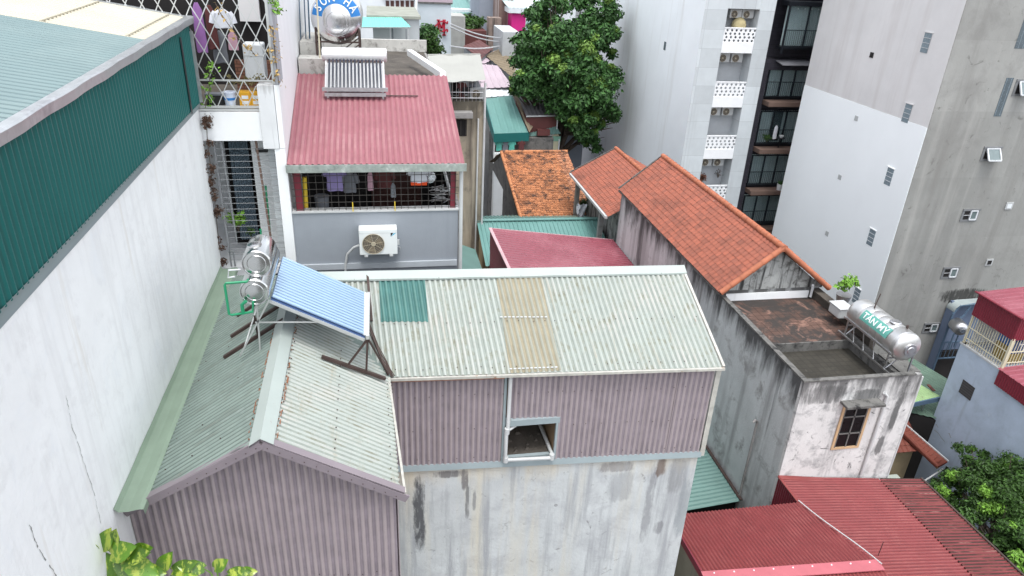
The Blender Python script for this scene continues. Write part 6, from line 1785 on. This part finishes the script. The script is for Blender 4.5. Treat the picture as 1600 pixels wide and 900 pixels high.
vs, fs = cut_mesh(vs, fs, .02)
MB().add([onc((py0_ + py1_) / 2 - v.x * .98 * 1.05 / wd, (pa0 + pa1) / 2 + (v.y - .0) / ar * 1.05, .012 + v.z) for v in vs], fs).build('lettering', m_label_white, tk, raw=True)
s = MB()
for y in (13.95, 15.75):
    s.bar((ax - .38, y, 12.1), (ax - .38, y, 12.62), .035); s.bar((ax + .38, y, 11.9), (ax + .38, y, 12.62), .035); s.bar((ax - .38, y, 12.46), (ax + .38, y, 12.46), .035)
    s.bar((ax - .38, y, 12.1), (ax - .05, y, 12.42), .025)
s.bar((ax - .38, 13.9, 12.62), (ax - .38, 15.95, 12.62), .04); s.bar((ax + .38, 13.9, 12.62), (ax + .38, 15.95, 12.62), .04); s.bar((ax - .42, 13.6, 12.14), (ax - .42, 16.0, 12.14), .04)
for y in (14.4, 14.85, 15.3): s.bar((ax - .4, y, 12.14), (ax - .38, y + .2, 12.62), .022)
s.build('stand', m_steel_dull, t)
s = MB().tube([(ax - .05, 15.3, azz + ar - .02), (ax - .05, 15.3, azz + ar + .14)], .02, 6); s.bar((ax - .05, 15.3, azz + ar + .05), (ax + .05, 15.35, azz + ar + .42), .02)
s.tube([(ax + .1, 14.15, azz + ar - .03), (ax + .1, 14.15, azz + ar + .08)], .03, 8)
s.build('top_valves', m_brown_steel, t)
t = thing('white_container', 'pale box-shaped container standing right behind the lettered steel tank', 'container', (13.5, 16.55, 12.275))
MB().bevbox(-.25, -.15, 0, .2, .4, .30, .05).build('body', m_pvc_dirty, t, local=True)
MB().bevbox(-.27, -.17, .301, .22, .42, .34, .012).build('lid', m_pvc_dirty, t, local=True)
t = thing('potted_plant', 'light green potted plant behind the lettered steel tank', 'plant', (13.95, 17.3, 12.3))
MB().lathe((0, 0, 0), (0, 0, 1), [(0, .16), (.28, .22), (.32, .23), (.32, .01)], 18).build('pot', m_steel_dull, t, local=True)
lf = MB(); rr_ = random.Random(5); leaves(lf, [(-.1, 0, .72, .22), (.12, .05, .8, .22), (.3, 0, .7, .15), (-.35, 0, .62, .12), (0, 0, .6, .2)], 190, .15, .6, rnd=rr_); lf.build('foliage', m_leaf_bright, t, local=True, raw=True)
st_ = MB()
for (a, b_, c_) in ((-.1, 0, .72), (.12, .05, .8), (.3, 0, .7), (-.35, 0, .62)): st_.tube([(0, 0, .4), (a, b_, c_)], .01, 5)
st_.build('stems', m_leaf_mid, t, local=True)

# ================================================================== OLD HOUSE behind the pink roof
t = thing('old_plaster_house', 'narrow old yellowed plaster house with a pale sheet roof over a cluttered balcony', 'house', (3.6, 34, 0))
rr4 = [P(685, 129, z=16.3), P(759, 126, z=16.3), P(750, 85, z=16.95), P(668, 86, z=16.95)]
ox1 = 4.86
MB().box(1.8, 32, 0, ox1 - .05, 38, 15.35).build('wall', m_old_wall, t)
MB().box(1.8, 33.3, 15.35, ox1 - .4, 38, 16.35).build('upper_wall', m_panel_white, t)
MB().corr(rr4, (rr4[2] - rr4[1]), .9, .02).build('roof', m_fibre, t)
MB().bar(rr4[3], rr4[2], .15, .06).build('roof_ridge', m_fibre, t)
MB().prism([rr4[3] + Vector((-.02, 0, -.02)), rr4[0] + Vector((-.02, 0, -.02)), rr4[0] + Vector((-.9, 0, -.5)), rr4[3] + Vector((-.9, 0, -.3))], (0, 0, -.04)).build('side_roof', m_greyroof, t)
b = MB()
for (a, c) in ((705, 716), (733, 742)):
    qa, qb = P(a, 145, y=33.25), P(c, 145, y=33.25); MB().box(qa.x, 33.22, 15.4, qb.x, 33.28, 16.25).build('doorway', m_darkin, t)
b = MB()
for k in range(14): b.tube([(2.5 + k * .178, 32.06, 15.35), (2.5 + k * .178, 32.06, 16.25)], .012, 5)
for z in (15.5, 15.75, 16.2): b.tube([(2.4, 32.06, z), (ox1 - .08, 32.06, z)], .015, 5)
b.build('balcony_bars', m_steel_dull, t)
qa, qb = P(696, 211, y=32), P(728, 188, y=32)
b = MB(); b.box(qa.x - .04, 31.96, qa.z - .04, qb.x + .04, 31.998, qb.z + .04); o = b.build('window', m_darkin, t)
b = MB()
for k in range(5): b.bar((qa.x + (qb.x - qa.x) * k / 4, 31.95, qa.z), (qa.x + (qb.x - qa.x) * k / 4, 31.95, qb.z), .03)
b.build('window_bars', m_wire, o)
qa, qb = P(688, 181, y=32), P(737, 172, y=32)
MB().box(qa.x, 31.5, qa.z, qb.x, 31.998, qb.z - .02).build('window_canopy', m_conc, t)
b = MB(); b.tube([(ox1 - .02, 31.9, 0), (ox1 - .02, 31.9, 16.2)], .05, 8); b.build('corner_pipe', m_pvc_dirty, t, smooth=True)
b = MB(); b.tube([(ox1 - .3, 31.93, 0), (ox1 - .3, 31.93, 14.6)], .04, 8); b.build('drain_pipe', m_pvc_dirty, t, smooth=True)
ac_unit('grey air conditioner at the right end of the old plaster house balcony', (4.55, 32.5, 15.4), 0, .7, .5, .28, fine=False, old=True)
for i, (px, w_, h_, mt_, lb) in enumerate(((722, .3, .75, m_browncloth, 'dark brown shirt hanging in the old house balcony between the doorways'), (737, .2, .4, m_greycloth, 'grey shirt hanging at the right doorway of the old house balcony'))):
    garment('shirt', lb, 'shirt', gp_at(px, 128, 32.5), w_, h_, mt_)
t = thing('folding_chair', 'folded dark chair leaning on the old house balcony', 'chair', (4.1, 32.4, 15.36))
MB().box(-.2, -.02, .25, .2, .02, .55).build('backrest', m_black, t, local=True)
b = MB()
for s_ in (-1, 1): b.bar((s_ * .22, -.1, 0), (s_ * .2, .1, .6), .025); b.bar((s_ * .2, .12, 0), (s_ * .2, -.08, .45), .025)
b.build('frame', m_black_metal, t, local=True)

# ================================================================== roof-pixel houses beyond
def far_house(name, label, cat, px, zs, roofm, wallm, rib=None, pitch=.3, amp=.02, over=.15, thick=None, drop=None):
    pts = [P(a, b_, z=z) for (a, b_), z in zip(px, zs)]
    c = sum((p for p in pts), Vector((0, 0, 0))) / len(pts)
    t = thing(name, label, cat, (c.x, c.y, 0))
    if rib is None: rib = pts[0] - pts[-1]
    MB().corr(pts, rib, pitch, amp, 'sin' if pitch < .5 else 'trap').build('roof', roofm, t)
    if wallm is not None:
        ins = [p + (c - p) * .04 - Vector((0, 0, .12)) for p in pts]
        n = len(ins)
        mb = MB(); vs = [(p.x, p.y, p.z) for p in ins] + [(p.x, p.y, 0) for p in ins]
        mb.add(vs, [tuple(range(n))] + [(i, (i + 1) % n, n + (i + 1) % n, n + i) for i in range(n)])
        mb.build('wall', wallm, t)
    return t, pts
m_farwall = mat('far_grey_wall', (.30, .31, .32), .9, var=.12)
m_farwhite = mat('far_white_wall', (.62, .65, .67), .85, var=.06, streaks=[((.42, .43, .44), .56, .85, .8)])
m_cream_wall = mat('cream_wall', (.50, .47, .33), .85, var=.1)
t, pp_ = far_house('green_awning_house', 'narrow house with a shiny teal metal awning roof, right of the old plaster house', 'house', [(772, 209), (827, 207), (800, 149), (757, 152)], [9.7, 9.7, 11.6, 11.6], m_green_roof, None, None, .5, .015)
a, b_, c_, d_ = pp_
MB().prism([a, b_, b_ + Vector((0, 0, -.62)), a + Vector((0, 0, -.62))], (0, .04, 0)).build('front_valance', m_teal, t)
MB().prism([a, d_, d_ + Vector((0, 0, -.9)), a + Vector((0, 0, -.62))], (.04, 0, 0)).build('side_valance', m_teal, t)
MB().box(a.x + .1, a.y + .7, 0, b_.x + 1.9, d_.y - .3, 9.2).build('wall', MATS['black_mildew_wall'], t)
ps = MB(); ps.tube([a + Vector((.05, .1, -9.6)), a + Vector((.05, .1, -.3))], .05, 6); ps.build('front_post', m_pvc_dirty, t)
MB().box(a.x + .1, a.y + .4, 0, a.x + .9, a.y + .69, 8.2).build('pale_front_wall', m_farwhite, t)
q = P(779, 251, y=a.y + .3)
ac_unit('white air conditioner low under the teal awning beyond the old orange roof', (q.x, a.y + .35, q.z), 0, .8, .62, .3, fine=False)
for i, (px, mt_, lb) in enumerate(((780, m_mintcloth, 'mint green shirt hanging leftmost under the teal awning'), (790, m_greycloth, 'dark grey shirt hanging between two mint shirts under the teal awning'), (800, m_mintcloth, 'mint green shirt hanging under the teal awning right of the dark grey shirt'), (815, m_browncloth, 'dark shirt hanging under the right corner of the teal awning'))):
    garment('shirt', lb, 'shirt', gp_at(px, 220, a.y + .3), .42, .7, mt_)
far_house('tan_strip_roof', 'narrow tan roof strip between the teal awning and the grey roof', 'roof', [(827, 207), (833, 196), (806, 148), (799, 149)], [9.75, 9.75, 11.6, 11.6], m_tanroof, None, None)  # a roof strip only, no shed below
t, pp_ = far_house('grey_roofed_house', 'small house with a dark grey sheet roof and a drain pipe, beside the big tree', 'house', [(822, 182), (872, 181), (850, 142), (805, 143)], [10.6, 10.6, 11.6, 11.6], m_greyroof, m_brownroof, None, .3)
MB().bar(pp_[0] + Vector((0, -.05, .02)), pp_[1] + Vector((0, -.05, .02)), .08, .08).build('gutter', m_pvc_dirty, t)
MB().tube([pp_[1] + Vector((-.05, -.1, 0)), pp_[1] + Vector((-.05, -.1, -1.3)), pp_[1] + Vector((-.7, -.3, -1.4))], .05, 6).build('drain_pipe', m_pvc, t)
t, pp_ = far_house('green_porch_house', 'cream-walled house with a small green porch roof patched with brown sheets', 'house', [(826, 213), (876, 213), (868, 195), (826, 190)], [9.2, 9.2, 9.9, 9.9], m_green_sheet, m_cream_wall, None, .2)
MB().prism([pp_[0], pp_[1], pp_[1] + Vector((0, 0, -.35)), pp_[0] + Vector((0, 0, -.35))], (0, -.04, 0)).build('front_valance', mat('mint_green_sheet', (.16, .32, .24), .5), t)
q1, q2 = P(840, 211, z=9.4), P(858, 197, z=9.95)
MB().box(q1.x, q1.y, 9.35, q2.x, q2.y, 9.75).build('brown_patch', m_brownroof, t)
q1 = P(848, 236, y=pp_[0].y); MB().box(q1.x - .4, pp_[0].y - .02, q1.z, q1.x + .4, pp_[0].y + .3, q1.z + .8).build('window', m_darkin, t)
MB().tube([pp_[1] + Vector((-.1, -.05, -.2)), pp_[1] + Vector((-.1, -.05, -9))], .05, 6).build('post', m_pvc, t)
far_house('white_sheet_roof_house', 'house with a shiny white sheet roof just behind the teal awning', 'house', [(757, 152), (806, 149), (797, 138), (753, 140)], [11.2, 11.2, 11.6, 11.6], m_whiteroof, m_farwall, None, .5)
far_house('pink_sheet_roof_house', 'house with a sun-bleached pale pink sheet roof right of the old plaster house', 'house', [(752, 138), (802, 137), (777, 102), (738, 100)], [11.7, 11.7, 12.6, 12.6], m_pinkwhite, m_farwall, None, .5)
far_house('brown_roofed_house', 'small house with a rusty brown roof among the far houses', 'house', [(724, 72), (748, 61), (770, 76), (751, 92)], [13.3, 13.6, 13.3, 13.0], m_brownroof, m_farwall, None, .4)
far_house('brown_roofed_annex', 'little pinkish-brown annex roof below the rusty brown roof', 'roof', [(742, 98), (756, 90), (772, 80), (780, 88), (757, 100)], [12.7, 12.8, 13.0, 12.8, 12.6], m_pinkwhite, m_farwall, None, .4)
far_house('tan_roofed_house', 'house with a dull tan roof partly hidden by the big tree', 'house', [(758, 86), (790, 74), (830, 92), (838, 112), (800, 118)], [13.0, 13.3, 13.0, 12.3, 12.3], m_tanroof, m_farwall, (1, -1, 0), .5)
t = thing('dark_grey_hut', 'dark grey gabled hut below the left side of the big tree', 'hut', tuple(P(815, 140, y=56)))
MB().box(12.3, 55, 0, 16.5, 60, 11.0).build('wall', m_greyblue_far, t)
MB().prism([(12.1, 54.8, 11.0), (16.7, 54.8, 11.0), (14.4, 54.8, 12.0)], (0, 5.4, 0)).build('roof', m_greyroof, t)

def bx(name, label, cat, px0, px1, y, ytop, depth, wallm, ybot=0, extra=None):
    """building whose front stands at plane y between two sighted pixel columns, top at a sighted row"""
    q0, q1 = P(px0, ytop, y=y), P(px1, ytop, y=y)
    z0 = 0 if ybot == 0 else P((px0 + px1) / 2, ybot, y=y).z
    t = thing(name, label, cat, ((q0.x + q1.x) / 2, y + depth / 2, 0))
    MB().box(q0.x, y, z0, q1.x, y + depth, q0.z).build('wall', wallm, t)
    return t, q0, q1
t, q0, q1 = bx('grey_blank_house', 'grey blank-walled house with a flat mossy roof behind the roof terrace', 'house', 582, 655, 40, 28, 5, mat('far_blank_grey', (.40, .42, .43), .9, var=.06, streaks=[((.28, .29, .3), .58, .8, 1.0)]))
MB().box(q0.x - .3, 39.85, q0.z + .001, q1.x + .08, 45.2, q0.z + .14).build('roof_slab', mat('mossy_slab', (.26, .27, .23), .9, var=.2), t)
MB().box(q0.x + 1.0, 39.97, 10, q0.x + 1.04, 39.998, q0.z - .5).build('wall_joint', m_greycloth, t)
MB().box(q0.x + 1.7, 39.97, 10, q0.x + 1.74, 39.998, q0.z - .5).build('wall_joint', m_greycloth, t)
t = thing('cyan_awning', 'bright cyan-green awning sheet in front of the grey blank house', 'awning', tuple(P(600, 36, y=39)))
ca, cb_, cc_, cd_ = P(559, 43, y=38.4), P(643, 43, y=38.4), P(627, 27, y=39.9), P(540, 26, y=39.9)
MB().corr([ca, cb_, cc_, cd_], (0, 1, .2), .12, .01).build('sheet', m_cyan, t)
pb = MB(); pb.bar(ca, cb_, .05); pb.bar(cb_ + Vector((-.15, 0, 0)), cb_ + Vector((-.15, 0, -3)), .05); pb.bar(lerp(ca, cb_, .6), lerp(ca, cb_, .6) + Vector((0, 0, -3)), .04)
pb.build('awning_frame', m_steel_dull, t)
t, q0, q1 = bx('white_slatted_house', 'white house with dark slatted vents at the top centre-left', 'house', 440, 652, 50, -60, 8, m_farwhite)
MB().box(0, 0, 0, .01, .01, .01) if False else None
for k in range(3):
    for j in range(2):
        a, b_ = P(603 + k * 15.5 + j * 7.5, 14, y=50), P(608 + k * 15.5 + j * 7.5, 1, y=50)
        MB().box(a.x, 49.95, a.z, b_.x, 49.998, b_.z).build('dark_vent', m_darkwood, t)
a, b_ = P(598, 19, y=50), P(650, -3, y=50)
vf = MB(); vf.bar((a.x, 49.93, a.z), (b_.x, 49.93, a.z), .12); vf.bar((a.x, 49.93, b_.z), (b_.x, 49.93, b_.z), .12); vf.bar((b_.x, 49.93, a.z), (b_.x, 49.93, b_.z), .12)
vf.build('vent_surround', m_pure_white, t)
t, q0, q1 = bx('pale_house_with_emblem', 'pale blue-white house wall with a red interlocked letter emblem', 'house', 650, 705, 58, 5, 7, mat('far_bluewhite', (.56, .62, .66), .85, var=.04))
MB().box(q0.x - .1, 57.9, q0.z + .001, q1.x + .1, 65, q0.z + .12).build('roof_slab', m_coping, t)
MB().box(q0.x - .1, 57.9, q0.z + .122, q1.x + .1, 65, q0.z + .9).build('pink_roof_edge', m_pinkwhite, t)
ec = P(690, 42, y=57.9)
em = MB(); u_ = 1109 and (P(700, 42, y=57.9) - P(690, 42, y=57.9)).length / 10.0
def E(x, z, dy=0): return (ec.x + x * u_, 57.88 + dy, ec.z + z * u_)
wv = 2.7 * u_
for (x0, z0, x1, z1) in ((-5, -7, -5, 9), (4, -9, 4, 9), (-5, 9, 0, -2), (4, 9, 0, -2)): em.bar(E(x0, z0), E(x1, z1), wv, .07, up=(0, 1, 0))
for x in (-5, 4): em.bar(E(x - 2.6, 10), E(x + 2.6, 10), wv * .6, .07, up=(0, 1, 0))
em.bar(E(1, -12), E(7, -12), wv * .7, .07, up=(0, 1, 0)); em.bar(E(4, -13), E(4, -8), wv, .07, up=(0, 1, 0))
cpt = [(9, 9), (9, 5), (4, 8), (-2, 8), (-8, 3), (-11, 0), (-8, -3), (-2, -6), (4, -6), (9, -3), (9, -7)]
for i in range(len(cpt) - 1): em.bar(E(*cpt[i], -.08), E(*cpt[i + 1], -.08), wv * .8, .07, up=(0, 1, 0))
em.build('red_emblem', m_red_emblem, t)
bush('garden_tree', 'dark green small tree in front of the emblem wall', 'tree', tuple(P(669, 48, y=54)), 1.0, 900, .3, m_leaf_dark, 51)
bush('garden_tree', 'lighter green bushy tree below the dark one at the emblem wall', 'tree', tuple(P(673, 70, y=52)), 1.15, 1100, .28, m_leaf_mid, 52)
t, q0, q1 = bx('green_gable_house', 'white-walled far house with a teal roof right of the emblem wall', 'house', 700, 757, 85, 14, 12, m_farwhite)
zt = P(730, 14, y=85).z
MB().corr([(q0.x - 1, 84.5, zt - .6), (q1.x + .3, 84.5, zt), (q1.x + 2, 98, zt + 2.6), (q0.x - 1, 98, zt + 2.6)], (0, 1, .2), .4, .02).build('roof', m_green_roof, t)
MB().bar((q0.x + 1.5, 97, zt + 2.7), (q0.x + 3.4, 84.4, zt + .1), .3, .1).build('white_ridge', m_pure_white, t)
bx('concrete_block_house', 'weathered grey concrete block between the emblem wall and the far bush', 'house', 704, 727, 66, 25, 3, mat('far_concrete', (.36, .36, .34), .9, var=.15, streaks=[((.2, .2, .2), .55, .8, 1)]))
bush('far_bush', 'rounded green bush beside the far grey concrete block', 'bush', tuple(P(741, 36, y=72)), 1.5, 1000, .35, m_leaf_mid, 53)
bx('brown_shadowed_house', 'dark brown low house under the overhead cables', 'house', 700, 760, 70, 47, 4, m_brownroof)
bx('blue_grey_house', 'blue-grey far house in the middle of the skyline', 'house', 750, 784, 78, -8, 8, m_greyblue_far)
t, q0, q1 = bx('brown_striped_house', 'brown far house with pale vertical pipes beside the magenta panel', 'house', 781, 803, 74, -8, 6, mat('brown_striped', (.20, .14, .12), .9, var=.2, streaks=[((.45, .38, .36), .5, .6, 2)]))
t, q0, q1 = bx('magenta_house', 'far house front with a bright magenta panel under a white roof', 'house', 800, 822, 72, 20, 5, m_magenta)
zt = q0.z; MB().box(q0.x - .4, 71.7, zt + .002, q1.x + .2, 77, zt + .45).build('white_eave', m_whiteroof, t)
MB().corr([(q0.x - .4, 71.7, zt + .47), (q1.x, 71.7, zt + .47), (q1.x - .6, 80, zt + 2.2), (q0.x - 1.4, 80, zt + 2.2)], (0, 1, .2), .4, .02).build('roof', mat('pale_teal_roof', (.42, .55, .55), .5), t)
bx('white_corner_house', 'white low far house left of the big tree crown', 'house', 786, 812, 62, 50, 5, mat('far_offwhite', (.45, .47, .48), .9, var=.1))
bx('rusty_wall_house', 'narrow far house with a rusty stained wall left of the magenta panel', 'house', 764, 784, 72.5, 28, 1.4, mat('rusty_wall', (.26, .20, .17), .9, var=.3, streaks=[((.1, .08, .07), .5, .65, 2)]))
far_house('green_far_roof_house', 'far house with a green roof rising behind the big tree top', 'house', [(815, 45), (860, 60), (880, 10), (822, 12)], [13.6, 13.6, 14.6, 14.6], m_green_roof, m_farwhite, (0, 1, .1), .5)
far_house('pale_far_roof_house', 'farthest pale roof at the top edge above the magenta panel', 'house', [(812, 12), (900, 14), (900, -12), (800, -12)], [14.4, 14.4, 15, 15], m_whiteroof, m_farwhite, (0, 1, .1), .6)
bx('white_far_house', 'white far building with balconies peeking above the big tree', 'building', 868, 902, 84, -12, 8, m_farwhite)
bx('grey_far_house', 'grey far building behind the right top of the big tree', 'building', 902, 960, 95, -10, 10, m_farwall)
for i, (a, b_, lb) in enumerate((((704, 37), (792, 60), 'topmost of the pale overhead cables right of the emblem wall'), ((704, 42), (790, 66), 'middle one of the pale overhead cables right of the emblem wall'), ((704, 72), (790, 70), 'lowest and flattest pale overhead cable right of the emblem wall'))):
    p0, p1 = P(*a, y=57.5), P(*b_, y=64)
    solo('overhead_cable', lb, 'cable', MB().tube([lerp(p0, p1, k / 10) + Vector((0, 0, -.25 * math.sin(math.pi * k / 10))) for k in range(11)], .055, 5), m_pvc, tuple(p0), group='overhead cables among the far houses')

# ================================================================== TREES
def pb_(px, py, y, r): q = P(px, py, y=y); return (q.x, q.y, q.z, r)
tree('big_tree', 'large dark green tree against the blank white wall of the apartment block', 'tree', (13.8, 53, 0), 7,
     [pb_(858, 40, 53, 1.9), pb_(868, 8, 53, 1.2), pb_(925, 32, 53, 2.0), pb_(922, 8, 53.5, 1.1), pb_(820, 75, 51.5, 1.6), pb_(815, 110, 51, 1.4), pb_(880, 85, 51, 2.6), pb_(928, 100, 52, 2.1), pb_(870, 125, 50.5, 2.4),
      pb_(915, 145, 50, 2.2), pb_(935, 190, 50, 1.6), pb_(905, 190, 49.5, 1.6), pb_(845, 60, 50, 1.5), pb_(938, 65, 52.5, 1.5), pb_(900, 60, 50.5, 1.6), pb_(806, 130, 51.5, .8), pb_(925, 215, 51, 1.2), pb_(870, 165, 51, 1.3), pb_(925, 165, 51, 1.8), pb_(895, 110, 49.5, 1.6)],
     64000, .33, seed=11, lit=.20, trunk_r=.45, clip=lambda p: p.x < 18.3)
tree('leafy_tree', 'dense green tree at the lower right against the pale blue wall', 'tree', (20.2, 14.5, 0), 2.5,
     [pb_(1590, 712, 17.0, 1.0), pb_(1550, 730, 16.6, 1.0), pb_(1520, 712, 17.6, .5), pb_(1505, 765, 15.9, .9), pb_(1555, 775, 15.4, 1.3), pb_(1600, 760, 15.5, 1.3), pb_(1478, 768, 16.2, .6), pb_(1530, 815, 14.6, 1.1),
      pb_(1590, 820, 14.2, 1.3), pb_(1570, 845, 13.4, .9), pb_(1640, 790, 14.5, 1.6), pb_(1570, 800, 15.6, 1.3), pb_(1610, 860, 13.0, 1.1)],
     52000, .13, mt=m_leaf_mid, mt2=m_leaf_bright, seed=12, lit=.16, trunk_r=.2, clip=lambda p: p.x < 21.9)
bush('garden_bush', 'bright yellow-green bush tips just beyond the rusted roof edge at the corner', 'bush', tuple(P(1592, 872, z=7.2)), .35, 260, .13, m_leaf_bright, 61)
